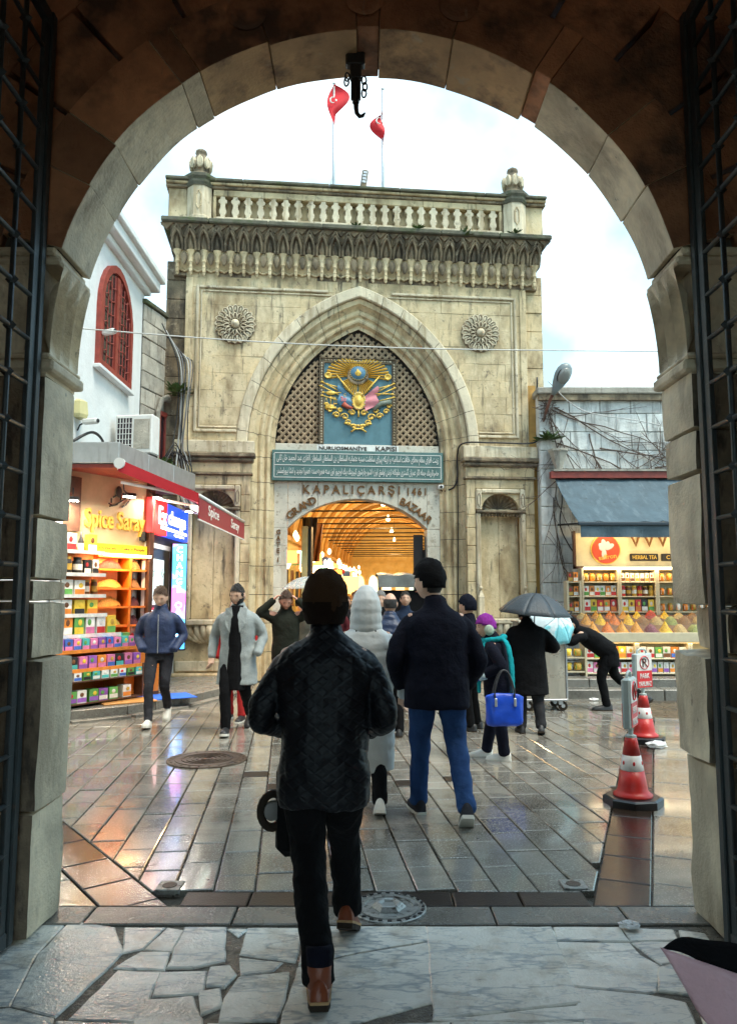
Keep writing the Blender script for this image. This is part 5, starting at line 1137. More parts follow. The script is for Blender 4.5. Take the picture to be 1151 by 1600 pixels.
for r in range(4):
    for c in range(4): 
        mb=MB(); x,z=.17+c*.21,.9+r*.1; mb.tube([(x,-.055,z),(x+.14,-.055,z),(x+.14,-.055,z+.06),(x,-.055,z+.06)],.009,4,closed=True); mb.obj('digit',m_swht,rbo)
vsn=thing('vertical_lightbox','tall blue and pink CHANGE lightbox beside the exchange door','sign',(-3.42,13.25,.15),R(24))
mb=MB(); mb.box(-.02,.26,.0,.14,.55,2.42,ch=.01); mb.obj('case',m_black,vsn)
mcg,tg,bg_=new_mat('lit_change_panel'); n_=tg.nodes.new('ShaderNodeTexNoise'); n_.inputs['Scale'].default_value=2.6; r_=tg.nodes.new('ShaderNodeValToRGB'); r_.color_ramp.elements[0].position=.36; r_.color_ramp.elements[1].position=.62; r_.color_ramp.elements[0].color=(.06,.35,.85,1); r_.color_ramp.elements[1].color=(.75,.15,.65,1); e_=r_.color_ramp.elements.new(.5); e_.color=(.10,.45,.9,1)
gp=tg.nodes.new('ShaderNodeNewGeometry'); tg.links.new(gp.outputs['Position'],n_.inputs['Vector']); tg.links.new(n_.outputs['Fac'],r_.inputs['Fac']); tg.links.new(r_.outputs['Color'],bg_.inputs['Emission Color']); tg.links.new(r_.outputs['Color'],bg_.inputs['Base Color']); bg_.inputs['Emission Strength'].default_value=1.0
mb=MB(); mb.box(.0,.24,-.008,.0,.58,2.40); vp=mb.obj('lit_panel',mcg,vsn)
for i,ch_ in enumerate('CHANGE OFFICE'):
    if ch_!=' ': text('letter',ch_,m_swht,vp,(.12,-.012,2.30-i*.138),RT,None,.11,.003,.012)
hn=thing('house_number','small red house number plate 18 on the gate pier','sign',tuple(GM@Vector((-3.44,-.13,2.33))),R(6)); mb=MB(); mb.box(-.08,.08,-.012,0,0,.14); mb.obj('plate',P('red_enamel',(.5,.02,.03),.3),hn); text('number','18',m_wht,hn,(0,-.016,.07),RT,None,.07,.002)
mt_=thing('blue_mat','blue mat on the pavement outside the shops','mat',(-3.0,11.5,.152),R(30)); mb=MB(); mb.box(-.42,.38,-.3,.3,0,.012,ch=.004); mb.obj('mat',P('blue_mat_pile',(.02,.12,.6),.9,bump=.3),mt_)
mt2=thing('wooden_ramp','orange wooden board lying on the pavement by the rack','board',(-3.42,11.0,.152),R(35)); mb=MB(); mb.box(-.4,.35,-.24,.24,0,.02,ch=.004); mb.obj('board',P('orange_board',(.55,.26,.08),.3),mt2)
# ================================================================ bazaar hall seen through the gate door
hall=thing('bazaar_hall','warmly lit vaulted bazaar street with shops seen through the gate door','market hall',(-.12,15.75,0),R(-3.2))
m_vault=M('yellow_painted_vault',(.66,.48,.19),.7,.2,3,0,.1,40,stain=[((.62,.5,.26),3,.5,.6,(1,1,1),.6)]); m_rib=M('ochre_rib_paint',(.48,.27,.07),.7,.2,4,.1,.1,40); m_hfloor=M('hall_floor',(.16,.13,.10),.2,.2,3,0,.05,60)
HL=24; HW=2.35; HZ=3.1
mb=MB(); mb.box(-3,3.4,-.3,HL,-.05,.012); mb.obj('floor',m_hfloor,hall)
mb=MB(); f=lambda i,j:(.2+HW*1.02*math.cos(PI*j),HL*i,HZ+2.3*math.sin(PI*j)); mb.grid(f,24,20); me=mb.mesh('vault',True,False); link('vault',me,m_vault,hall)
for k in range(15):
    y=.5+k*1.6; mb=MB(); pts=[(.2+(HW-.03)*math.cos(PI*j/18),y,HZ+2.24*math.sin(PI*j/18)) for j in range(19)]; mb.tube(pts,[(.09,.05)]*19,6); mb.obj('vault_rib',m_rib,hall)
    mb=MB(); mb.tube([(.2-HW,y,HZ+.55),(.2+HW,y,HZ+.55)],.022,6); mb.obj('tie_rod',m_black,hall)
for s_ in (-1,1):
    X=.2+s_*HW
    mb=MB(); mb.box(*sorted((X+s_*.9,X+s_*1.0)),0,HL,0,HZ+.2); mb.obj('shop_back',P('warm_white_%d'%(s_+1),(.62,.5,.3),.6),hall)
    mb=MB(); mb.box(*sorted((X-s_*.10,X+s_*.05)),0,HL,HZ-.06,HZ+.06); mb.obj('cornice',m_rib,hall)
    for k in range(9):
        y=k*2.6
        mb=MB(); mb.box(*sorted((X,X+s_*.9)),y-.14,y+.14,0,HZ,ch=.01); mb.obj('pier',m_vault,hall)
        mb=MB(); n=10; pl=[(y+.14,1.95)]+[(y+1.3-1.16*math.cos(PI*q_/n),1.95+.85*math.sin(PI*q_/n)) for q_ in range(n+1)]+[(y+2.46,1.95),(y+2.46,HZ),(y+.14,HZ)]
        mb.prism(pl[1:-3]+[(y+2.46,HZ),(y+.14,HZ)],min(X,X+s_*.12),max(X,X+s_*.12),MYZ); mb.obj('shop_arch',m_vault if k%2 else m_rib,hall)
        mb=MB(); mb.box(*sorted((X+s_*.2,X+s_*.85)),y+.2,y+2.4,0,.95); mb.obj('counter',m_wood,hall)
        mb=MB(); mb.box(*sorted((X+s_*.35,X+s_*.8)),y+.25,y+2.35,1.95,2.02); mb.obj('lamp_strip',E('lit_shop_%d_%d'%(k,s_),((1,.62,.2),(1,.85,.5),(1,.5,.15),(.9,.95,.75))[k%4],1.8),hall)
        for j in range(5):
            yy=y+.3+j*.42; mb=MB(); c=(('gold','white','red','yellow','orange','teal','white','brown')[(k*3+j)%8]); mb.box(*sorted((X+s_*.55,X+s_*.84)),yy,yy+.34,1.0+.02*j,1.0+.3+.55*((j*7+k)%3)/2,ch=.01); mb.obj('stock',GMAT[c],hall)
mb=MB(); mb.box(-3,3.4,HL,HL+.2,0,6); mb.obj('end_wall',m_vault,hall)
# lit shop windows, signs and hanging wares along both sides
hr=random.Random(5)
for s_ in (-1,1):
    X=.2+s_*HW
    for k in range(9):
        y=k*2.6
        mb=MB(); mb.box(*sorted((X+s_*.86,X+s_*.89)),y+.25,y+2.35,1.02,1.9); mb.obj('lit_window',E('lit_window_%d_%d'%(k,s_),((1,.70,.28),(1,.88,.55),(.75,.9,.75),(1,.45,.12))[(k*2+s_)%4],(.9,.7,.6,.8)[k%4]),hall)
        for j in range(4):
            mb=MB(); yy=y+.3+j*.55; mb.box(*sorted((X+s_*.6,X+s_*.8)),yy,yy+hr.uniform(.1,.3),1.0,1.0+hr.uniform(.2,.75),ch=.01); mb.obj('wares',GMAT[hr.choice(('black','brown','red','gold','white','teal'))],hall)
        mb=MB(); mb.box(*sorted((X-s_*.05,X-s_*.02)),y+.5,y+2.1,2.45,2.78); mb.obj('shop_sign',GMAT[hr.choice(('black','red','brown','green','blue'))] if k%3 else E('lit_shop_sign_%d_%d'%(k,s_),(1,.35,.08),1.2),hall)
        mb=MB(); mb.lathe([(.03,.2),(.09,.12),(.10,.0),(.05,-.1)],10,T(X-s_*.35,y+1.3,2.35)); mb.obj('lantern',E('lit_lantern_%d_%d'%(k,s_),(1,.7,.35),2.2),hall)
        for j in range(3):
            yy=y+.25+.9*j; mb=MB(); mb.grid(lambda i,q:(X-s_*(.06+.05*math.sin(6*i+q)),yy+.26*i,2.3-hr.uniform(.9,.95)*q),5,4); o=mb.obj('hanging_textile',GMAT[hr.choice(('black','brown','red','black'))],hall); o.modifiers.new('s','SOLIDIFY').thickness=.02
for k in range(7):
    mb=MB(); x=-1.9+k*.7; mb.prism([(x,1.2),(x+.46,1.2)]+[(x+.23+.23*math.cos(PI*q/8),2.3+.4*math.sin(PI*q/8)) for q in range(9)],-(HL-.02),-(HL-.08),MXZ); mb.obj('end_arch',E('lit_end_arch_%d'%k,((1,.7,.3),(.6,.75,.6),(.9,.85,.6))[k%3],.9),hall)
for k,(x,y,w_,z0,c) in enumerate(((-1.5,1.6,.36,2.3,'black'),(-1.5,3.2,.3,2.5,'brown'))):
    mb=MB(); mb.grid(lambda i,q:(x+w_*i*(1-.3*q),y+.06*math.sin(9*i+3*q),3.45-(3.45-z0)*q),8,6); o=mb.obj('hanging_carpet',GMAT[c],hall); o.modifiers.new('s','SOLIDIFY').thickness=.02
for k,(x,y,z0,z1,c) in enumerate(((-1.0,3.4,1.5,2.3,(1,.42,.08)),(-1.5,4.6,1.2,2.0,(1,.75,.25)),(-.75,6.0,1.3,2.2,(1,.6,.2)),(-1.2,7.5,1.2,2.1,(.85,1,.6)))):
    mb=MB(); mb.box(x-.3,x+.25,y,y+.12,z0,z1,ch=.01); mb.obj('lit_showcase',E('lit_showcase_%d'%k,c,.9),hall); mb=MB(); mb.box(x-.34,x+.29,y+.02,y+.3,0,z0); mb.obj('showcase_stand',m_wood,hall)
    for j in range(3): mb=MB(); mb.box(x-.24+.16*j,x-.14+.16*j,y-.05,y-.01,z0+.1,z0+.1+.15*(1+j%2)); mb.obj('wares',GMAT[('brown','gold','red')[j]],hall)
for s_ in (-1,1):
    X=.2+s_*HW
    for k in range(16):
        y=.7+k*1.35; z=2.25+.35*hr.random(); w_=.35+.3*hr.random(); c=hr.choice(('red','black','green','blue','gold','white','brown'))
        mb=MB(); mb.box(*sorted((X-s_*.05,X-s_*(.05+w_))),y,y+.06,z,z+.22+.15*hr.random(),ch=.008); mb.obj('projecting_sign',GMAT[c] if k%2 else E('lit_projecting_sign_%d_%d'%(k,s_),((1,.3,.08),(1,.8,.4),(.6,1,.7),(1,.6,.15))[k%4],1.4),hall)
        for j in range(2): mb=MB(); mb.lathe([(.01,.12),(.05,.06),(.055,0),(.02,-.06)],8,T(X-s_*(.3+.5*hr.random()),y+.6*j,2.5+.5*hr.random())); mb.obj('small_lantern',E('lit_small_lantern_%d_%d_%d'%(k,s_,j),(1,.75,.4),3),hall)
# mouth of the hall: dark cheeks behind the door jambs
mb=MB(); mb.box(-3.3,-2.1,-.15,0,0,6); mb.obj('mouth_wall',m_rib,hall); mb=MB(); mb.box(2.5,3.6,-.15,0,0,6); mb.obj('mouth_wall',m_rib,hall)
mb=MB(); mb.box(1.05,1.25,-.05,.25,0,2.9,ch=.01); mb.box(1.25,1.6,.0,.2,0,2.6,ch=.01); mb.obj('open_door_leaf',m_black,hall); mb=MB(); mb.box(-1.28,-1.16,.0,.5,0,3.1,ch=.01); mb.obj('open_door_leaf',m_vault,hall); mb=MB(); mb.box(-1.15,-1.09,.1,.4,0,3.1); mb.obj('door_edge',m_black,hall)
for k,(y,z) in enumerate(((2.4,3.6),(6.5,3.9),(11,3.9),(16,3.9),(21,3.9))):  # lamps and point lights added along the hall to brighten it
    t=thing('added_hall_lamp','lamp added to light the bazaar hall, %s from the door'%ORD[k],'lamp',hall.matrix_basis@Vector((.2,y,z+.4)),0,'lamps added in the hall'); mb=MB(); mb.lathe([(.02,.2),(.03,.12),(.08,.02),(.07,0),(.001,-.03)],14); mb.obj('shade',E('added_lamp_glow_%d'%k,(1,.75,.4),3),t); mb=MB(); mb.tube([(0,0,.3),(0,0,1.2)],.008,5); mb.obj('cord',m_black,t)
    ld=bpy.data.lights.new('added_hall_light','POINT'); ld.energy=70; ld.color=(1,.66,.3); ld.shadow_soft_size=.2; lo=bpy.data.objects.new('added_hall_light',ld); COL.objects.link(lo); lo.parent=t; lo.location=(0,0,-.25)
# ================================================================ right: whitewashed block wall, awning, spice stall
rw=thing('white_block_wall','whitewashed block wall with bare creeper, right of the gate','wall',(3.45,15.05,0))
m_wb=M('whitewashed_block',(.64,.65,.62),.9,.2,5,.14,.5,24,stain=[((.28,.28,.26),3,.50,.66,VS,.8),((.12,.11,.10),6,.68,.76,VS,.7)])
for r in range(15):
    x=-(.3 if r%2 else 0)
    while x<5.5:
        a,b=max(0,x),min(5.5,x+.62)
        if b-a>.05: mb=MB(); mb.box(a+.006,b-.006,RND.uniform(-.008,.004),.3,r*.38+.006,r*.38+.374,ch=.012); mb.obj('block',m_wb,rw)
        x+=.62
mb=MB(); mb.box(0,5.5,.03,.28,0,5.7); mb.obj('mortar_core',m_wb,rw)
mb=MB(); mb.box(-.05,5.6,-.14,.35,5.70,5.84,ch=.02); mb.obj('coping',m_block,rw)
mb=MB(); mb.box(-.02,5.6,-.10,.0,5.58,5.695); mb.obj('dark_band',m_limeD,rw)  # dark strip along the wall just below the coping
# dry creeper
m_twig=P('dry_twig',(.10,.07,.055),.9)
cr_=MB(); rr=random.Random(12)
def twig(p,d,l,r,dep):
    pts=[p]; q=Vector(p); d=Vector(d)
    for k in range(7):
        d=(d+Vector((rr.uniform(-.35,.35),0,rr.uniform(-.35,.3)))*.6).normalized(); q=q+d*l/7; q.y=min(q.y,-.015-rr.random()*.05); pts.append(q.copy())
        if dep>0 and rr.random()<.55: twig(q.copy(),(d.x+rr.uniform(-1,1),0,d.z+rr.uniform(-1,1)),l*.5,r*.6,dep-1)
    cr_.tube(pts,[r*(1-.09*k) for k in range(len(pts))],4)
for (x,z,dx,dz,l) in ((.25,5.4,1,-.55,2.6),(.2,5.3,.6,-1,2.0),(.3,5.45,1,-.25,3.0),(.35,4.7,1,-.25,2.6),(1.2,4.6,1,-.3,2.4),(.35,4.2,1,-.3,1.6),(2.3,4.2,1,.1,1.4),(2.9,4.1,-1,.5,1.2),(1.0,4.9,.3,-1,1.0),(2.5,4.15,.6,-1,.9),(.15,5.5,.1,-1,2.2),(.25,3.6,.1,-1,1.6)): twig(Vector((x,-.03,z)),(dx,0,dz),l,.016,2)
co=cr_.obj('bare_creeper',m_twig); co.location=(3.45,15.05,0); tag(co,'tangle of bare brown creeper stems over the white block wall','plant')
rr2=random.Random(3); cr_=MB()
for k in range(60): p=Vector((2.75+rr2.gauss(0,.12),-.06,4.0+rr2.gauss(0,.1))); cr_.tube([p,p+Vector((rr2.gauss(0,.12),-.05,-.15+rr2.gauss(0,.12)))],.005,4)
for k in range(70): p=Vector((.18+rr2.gauss(0,.09),-.06,5.35+rr2.gauss(0,.15))); cr_.tube([p,p+Vector((rr2.gauss(0,.12),-.05,rr2.gauss(0,.14)))],.006,4)
co=cr_.obj('dead_twigs',m_twig); co['kind']='stuff'; co.location=(3.45,15.05,0); tag(co,'bunches of dead twigs caught at the wall top and awning corner','plant')
tuft('creeper',(3.62,14.95,4.75),.28,70,'green leafy plant growing at the gate corner above the wall pot',rel=None,lf=.05)
t=thing('wall_pot','dark grey bracket pot fixed to the wall at the gate corner','pot',(3.78,14.9,4.35)); mb=MB(); mb.lathe([(.06,-.25),(.10,-.1),(.17,.12),(.2,.16),(.2,.2),(.12,.2)],8); mb.obj('pot',m_block,t)
cable('cable',[(3.75,14.95,4.3),(3.85,14.95,3.6),(3.8,14.95,3.0),(4.1,14.95,2.4),(4.3,14.9,2.1)],.014,'black cable hanging down the bare wall left of the spice stall'); cable('cable',[(3.62,14.9,5.95),(4.3,14.9,5.35),(5.6,14.9,5.1),(7.2,14.9,4.7)],.010,'pale thin cable drooping across the white block wall',P('pale_cable',(.5,.5,.48),.6))
# street lamp on bracket
sl_=thing('street_lamp','grey cobra head street lamp with clear bowl on the gate corner','street lamp',(3.62,14.85,5.55),R(20))
mb=MB(); mb.tube([(0,.3,-.5),(0,.12,-.2),(.02,0,.0),(.04,-.08,.12)],.03,8); mb.obj('arm',P('rusty_arm',(.16,.06,.035),.7),sl_)
LM=T(.03,-.12,.12)@RY(R(16))@RX(R(28)); mb=MB(); mb.lathe([(.035,-.05),(.07,.05),(.13,.2),(.165,.36),(.16,.48),(.12,.57),(.05,.62),(.001,.63)],16,LM@Matrix.Diagonal((1,.72,1,1))); mb.obj('head',P('lamp_grey',(.20,.23,.235),.4),sl_,smooth=True)
mb=MB(); mb.ell((0,-.075,.38),(.125,.07,.17),14,10,LM); mb.obj('bowl',P('lamp_bowl',(.22,.22,.20),.08),sl_,smooth=True); mb=MB(); mb.tube([(.13*math.cos(a),-.07,.38+.175*math.sin(a)) for a in [2*PI*k/20 for k in range(20)]],.012,6,closed=True,m=LM); mb.obj('bowl_rim',m_black,sl_,smooth=True)
# slate blue awning
ba=thing('blue_awning','slate blue canvas awning over the spice stall','awning',(3.72,14.95,0)); m_slate=M('slate_blue_canvas',(.062,.10,.125),.7,.2,3,0,.3,20,stain=[((.12,.17,.20),3,.52,.66,(3,.6,1),.6),((.03,.045,.05),9,.6,.7,W1,.6)])
f=lambda i,j:(.0+4.2*i,-1.6*j,3.97-1.02*j-.07*math.sin(PI*j)+.016*math.sin(i*60+3*math.sin(i*17))*j+.03*noise.noise(Vector((i*9,j*3,2))))
mb=MB(); mb.grid(f,48,8); mb.grid(lambda i,j:(lambda p:(p[0],p[1],p[2]-.014))(f(i,j)),48,8); mb.obj('canvas',m_slate,ba,smooth=True)
mb=MB(); mb.box(-.02,4.2,-1.64,-1.58,2.885,2.945,ch=.01); mb.obj('front_bar',P('dark_slate',(.02,.035,.05),.5),ba)
f2=lambda i,j:(.03+4.15*i,-1.60-.03*math.sin(i*37)*j,2.885-.21*j); mb=MB(); mb.grid(f2,48,3); mb.grid(lambda i,j:(lambda p:(p[0],p[1]+.012,p[2]))(f2(i,j)),48,3); mb.obj('valance',m_slate,ba,smooth=True)
mb=MB(); mb.box(-.1,4.3,-.12,.05,3.97,4.10); mb.obj('cassette',m_redp,ba); mb=MB(); mb.box(-.06,4.3,-.16,.05,4.10,4.14); mb.obj('rain_board',m_block,ba)
for x in (.05,2.5): mb=MB(); mb.tube([(x,.05,3.05),(x+.3,-.8,3.0),(x,-1.58,2.91)],.02,6); mb.obj('folding_arm',m_black,ba)
# ---- spice stall
st=thing('spice_stall','white spice stall with lit shelves and sloping spice trays under the blue awning','stall',(4.0,13.3,.27))
m_lwh=P('cream_laminate',(.58,.50,.34),.4); m_cream=P('cream_panel',(.66,.58,.38),.5)
mb=MB(); mb.box(-.02,3.4,1.28,1.34,1.94,2.58); hb=mb.obj('header_panel',m_cream,st)
for (a,b,c,d) in ((-.06,-.02,1.90,2.62),(-.06,3.4,1.89,1.94)): mb=MB(); mb.box(a,b,1.24,1.345,c,d); mb.obj('header_trim',m_wood,hb)
mb=MB(); mb.lathe([(.27,0),(.27,.05),(.25,.06),(.001,.062)],32,T(.55,1.28,2.26)@RX(PI/2)); lg=mb.obj('round_logo',P('logo_red',(.55,.07,.03),.4),hb)
mb=MB(); mb.lathe([(.285,0),(.285,.045),(.27,.052),(.27,.0)],32,T(.55,1.28,2.26)@RX(PI/2)); mb.obj('logo_rim',m_gold,lg)
mb=MB()
for a,l in ((100,.20),(65,.17),(30,.2),(135,.16),(160,.12)): mb.ell((l*.5,0,0),(l*.5,.01,.05),10,6,T(.53,1.215,2.26)@RY(-R(a)))
mb.ell((.51,1.214,2.17),(.05,.01,.10),10,6); mb.obj('logo_flower',P('logo_pale_pink',(.75,.55,.6),.5),lg); text('lettering','saffron',m_gold,lg,(.57,1.205,2.12),(PI/2,R(-8),0),.34,.09,.006,.008)
mb=MB(); mb.box(1.02,1.55,1.22,1.29,2.04,2.18,ch=.01); hp=mb.obj('name_plate',m_black,hb); text('lettering','HERBAL TEA',m_gold,hp,(1.285,1.214,2.11),RT,.46,.07,.003,.004)
mb=MB(); mb.box(1.62,2.2,1.22,1.29,2.04,2.18,ch=.01); hp=mb.obj('name_plate',m_black,hb); text('lettering','COFFEE',m_gold,hp,(1.9,1.214,2.11),RT,.4,.07,.003,.004)
for x in (1.12,1.38,1.64): mb=MB(); mb.tube([(x-.10,1.22,2.60),(x,1.2,2.34),(x+.10,1.22,2.60)],.035,6); mb.obj('big_letter',m_bron,hb)
# shelves: side bay, two main bays, packet rail
def shelf(x0,x1,zs_,y0,y1,nm='shelf_unit',back=True):
    for z in zs_: mb=MB(); mb.box(x0,x1,y0,y1,z-.02,z,ch=.003); mb.obj('shelf_board',m_lwh,st)
    for x in (x0,x1): mb=MB(); mb.box(x-.018,x+.018,y0-.006,y1,zs_[0]-.06,zs_[-1]+.02); mb.obj('shelf_upright',m_lwh,st)
    if back: mb=MB(); mb.box(x0,x1,y1,y1+.02,zs_[0]-.05,zs_[-1]); mb.obj('shelf_back',m_cream,st)
shelf(.03,.70,[1.08,1.37,1.64,1.88],1.02,1.30); shelf(.74,1.41,[1.08,1.37,1.64,1.88],1.02,1.30); shelf(1.45,2.6,[1.08,1.37,1.64,1.88],1.02,1.30)
shelf(-.26,-.02,[1.08,1.37,1.64],1.0,1.25)
STM=st.matrix_basis; G2='goods on the spice stall shelves'; PLC='the spice stall shelves'
def row2(z,y,xs,kind,cols,w_,h_,d_,rn): row(z,y,xs,kind,cols,w_,h_,d_,rn,STM,G2,PLC)
row2(1.64,1.12,sp_(.11,.62,5),'bag',[('gold','white'),('orange','gold')],.12,.2,.1,'top row, left bay of the stall'); row2(1.64,1.12,sp_(.80,1.36,7),'box',[('white','brown'),('white','orange')],.07,.17,.08,'top row, right bay of the stall')
row2(1.37,1.12,sp_(.11,.62,6),'box',[('white','green'),('orange','white'),('white','red')],.095,.20,.1,'middle row, left bay of the stall'); row2(1.37,1.12,sp_(.81,1.34,6),'jar',[('red','red'),('brown','gold'),('gold','yellow')],.095,.2,.12,'middle row, right bay of the stall')
row2(1.08,1.12,sp_(.12,.61,5),'box',[('white','red'),('yellow','green'),('red','white'),('orange','white'),('red','orange')],.11,.23,.1,'lower row, left bay of the stall'); row2(1.08,1.12,sp_(.83,1.32,5),'box',[('white','yellow'),('yellow','white'),('red','orange'),('black','white'),('yellow','green')],.11,.23,.1,'lower row, right bay of the stall')
for i,z in enumerate((1.08,1.37,1.64)): row2(z,1.1,[-.19,-.09],'box',[('brown','gold'),('orange','white')],.085,.19,.1,'%s stall side shelf from below'%ORD[i])
for i,z in enumerate((1.08,1.37,1.64)): row2(z,1.1,sp_(1.54,2.4,7),'bag',[('orange','white'),('gold','red'),('white','orange')],.11,.2,.1,'%s level, far right stall rail'%ORD[i])
# sloping trays
mb=MB(); mb.add([(-.25,0,.70),(2.9,0,.70),(2.9,.98,1.02),(-.25,.98,1.02),(-.25,0,.60),(2.9,0,.60),(2.9,.98,.9),(-.25,.98,.9)],[(0,1,2,3),(4,5,6,7),(0,1,5,4),(1,2,6,5),(2,3,7,6),(3,0,4,7)]); mb.obj('tray_table',m_wood,st)
mb=MB(); mb.box(-.26,2.92,-.03,.0,.58,.74,ch=.006); mb.obj('tray_front',m_lwh,st)
mb=MB(); mb.box(-.25,2.9,.47,.485,.84,1.02); mb.obj('glass_divider',GL('tray_glass',(.5,.55,.5),.06),st); mb=MB(); mb.box(-.25,2.9,-.015,-.008,.70,.90); mb.obj('glass_front',GL('tray_glass_front',(.5,.55,.5),.05),st)
HC=dict(orange=HM('ground_orange_spice',(.55,.13,.008),30),yellow=HM('ground_yellow_spice',(.62,.36,.008),30),ochre=HM('ochre_spice',(.52,.22,.02),30),red=HM('red_spice',(.45,.05,.03),50),brown=HM('brown_tea_mix',(.22,.10,.03),45),green=HM('green_tea_mix',(.22,.24,.06),45),cream=HM('pale_nut_mix',(.40,.27,.10),45),purple=HM('dried_purple_petals',(.14,.025,.05),45))
rows_=[(.20,.765,.17,.19,.20,['ochre','orange','ochre','ochre','purple','yellow','cream','green','cream'],'the front row'),(.60,.895,.17,.15,.20,['ochre','yellow','orange','yellow','brown','cream','green','brown','cream'],'the middle row'),(.86,.98,.16,.12,.16,['cream','ochre','orange','ochre','yellow','red','yellow','cream','brown'],'the back row')]
for (y,z,rx,ry,hh,cs,rn) in rows_:
    for i,c in enumerate(cs): heap(STM,-.05+i*.255,y,z-.05,rx*.80,ry,hh*(.8 if c in('purple','green','cream','brown') else 1.1),HC[c],'heap of %s spice, %s from left in %s of the stall trays'%(c,ORD[i],rn),'heaps of spice on the stall',mat2=None if c in('ochre','orange','yellow') else 1)
# lower shelves
for (x0,x1) in ((-.24,.63),(.67,1.55),(1.59,2.88)): shelf(x0,x1,[.05,.30,.58],.0,.35)
row2(.30,.1,sp_(-.15,.54,6),'box',[('white','red'),('yellow','green'),('yellow','white'),('orange','brown'),('yellow','orange')],.125,.2,.1,'row under the stall trays, left bay'); row2(.30,.1,sp_(.76,1.46,6),'box',[('white','gold'),('white','red'),('green','white'),('white','brown'),('orange','blue'),('white','blue')],.125,.2,.1,'row under the stall trays, right bay')
row2(.05,.1,sp_(-.16,.55,7),'box',[('white','pink'),('pink','white'),('white','red')],.105,.19,.1,'bottom row of the stall, left bay'); row2(.05,.1,sp_(.75,1.47,8),'box',[('white','purple'),('white','orange')],.085,.19,.1,'bottom row of the stall, right bay')
for k,z in enumerate((.06,.30)):
    mb=MB(); mb.box(-.62,-.27,-.02,.3,z,z+.02); mb.obj('wire_basket_shelf',m_lwh,st)
    row2(z+.02,.1,[-.53,-.36],'bag',[('yellow','white'),('gold','green')],.17,.18,.12,'%s wire basket of the stall'%('lower','upper')[k])
for x in (.02,2.86): mb=MB(); mb.tube([(x,.1,-.0),(x,.1,.06)],.035,8); mb.obj('caster',m_black,st)
# stall lights: warm lamp strips under the header and shelves
for k,(z,y,ln,en) in enumerate(((2.62,.95,3.0,8),(1.90,.98,3.0,5.5),(.585,.03,2.8,4))):
    mb=MB(); mb.box(.05,.05+ln,y-.02,y+.02,z-.012,z+.012); lo_=mb.obj('light_strip',E('lit_stall_strip_%d'%k,(1,.85,.58),5),st)
    ld=bpy.data.lights.new('strip_light','AREA'); ld.shape='RECTANGLE'; ld.size=ln; ld.size_y=.06; ld.energy=en; ld.color=(1,.70,.32); lo=bpy.data.objects.new('strip_light',ld); COL.objects.link(lo); lo.parent=lo_; lo.location=(.05+ln/2,y-.03,z-.02); lo.rotation_euler=(R(28 if k==0 else 12),0,0)
# ================================================================ people
def crom(P_,k=5):
    P_=[Vector(p) for p in P_]; out=[]
    for i in range(len(P_)-1):
        a,b,c,d=P_[max(0,i-1)],P_[i],P_[i+1],P_[min(len(P_)-1,i+2)]
        for q_ in range(k):
            t=q_/k; out.append(.5*((2*b)+(c-a)*t+(2*a-5*b+4*c-d)*t*t+(3*b-a-3*c+d)*t**3))
    out.append(P_[-1]); return out
def crs(r,k=5): return [v.x for v in crom([Vector((x,0,0)) for x in r],k)]
def limb(mb,pts,rad,n=12,k=6,puff=0,pf=.09,flat=1):
    q_=crom(pts,k); r=crs(rad,k); L_=0; rr=[]
    for i in range(len(q_)):
        if i: L_+=(q_[i]-q_[i-1]).length
        rr.append(r[i]*(1+puff*(abs(math.sin(PI*L_/pf))-.6)))
    d0=(q_[0]-q_[1]).normalized(); d1=(q_[-1]-q_[-2]).normalized()
    q_=[q_[0]+d0*rr[0]*.45]+q_+[q_[-1]+d1*rr[-1]*.35]; rr=[rr[0]*.55]+rr+[rr[-1]*.6]
    mb.tube(q_,[(x,x*flat) for x in rr],n)
def torso(mb,Pc,Sc,prof,n=20,puff=0,pf=.09,ex=.85):
    # prof: (h, rx, ry) ; h measured along spine: 0 pelvis .. .52 shoulders, negative goes straight down
    d=(Sc-Pc).normalized(); X=Vector((1,0,0)); X=(X-d*X.dot(d)).normalized(); Nn=d.cross(X)
    hs_=[p[0] for p in prof]; m=3; pp=crom([Vector(p) for p in prof],m); V=[];F=[]
    for p in pp:
        h,rx,ry=p; k=1+puff*(abs(math.sin(PI*h/pf))-.6)
        if h>=0: c=Pc+d*h; ax,ay=X,Nn
        else: c=Pc+Vector((0,0,h)); ax,ay=Vector((1,0,0)),Vector((0,-1,0)).lerp(Nn,max(0,1+h/.15)).normalized() if Nn.y<0 else Vector((0,1,0)).lerp(Nn,max(0,1+h/.15)).normalized()
        for j in range(n):
            a=2*PI*j/n; ca_,sa_=math.cos(a),math.sin(a)
            V.append(c+ax*(rx*k*math.copysign(abs(ca_)**ex,ca_))+ay*(ry*k*math.copysign(abs(sa_)**ex,sa_)))
    for i in range(len(pp)-1):
        for j in range(n): F.append((i*n+j,i*n+(j+1)%n,(i+1)*n+(j+1)%n,(i+1)*n+j))
    F.append(tuple(range(n))[::-1]); F.append(tuple((len(pp)-1)*n+j for j in range(n))); mb.add(V,F)
TEX={}
def folds(o,vox,amt,sc,sm=2):
    r=o.modifiers.new('remesh','REMESH'); r.mode='VOXEL'; r.voxel_size=vox; r.use_smooth_shade=True
    if sm: s_=o.modifiers.new('smooth','SMOOTH'); s_.factor=.5; s_.iterations=sm
    if amt:
        if sc not in TEX: t=bpy.data.textures.new('folds','CLOUDS'); t.noise_scale=sc; t.noise_depth=2; TEX[sc]=t
        d=o.modifiers.new('folds','DISPLACE'); d.texture=TEX[sc]; d.strength=amt; d.mid_level=.5; d.texture_coords='LOCAL'
    return o
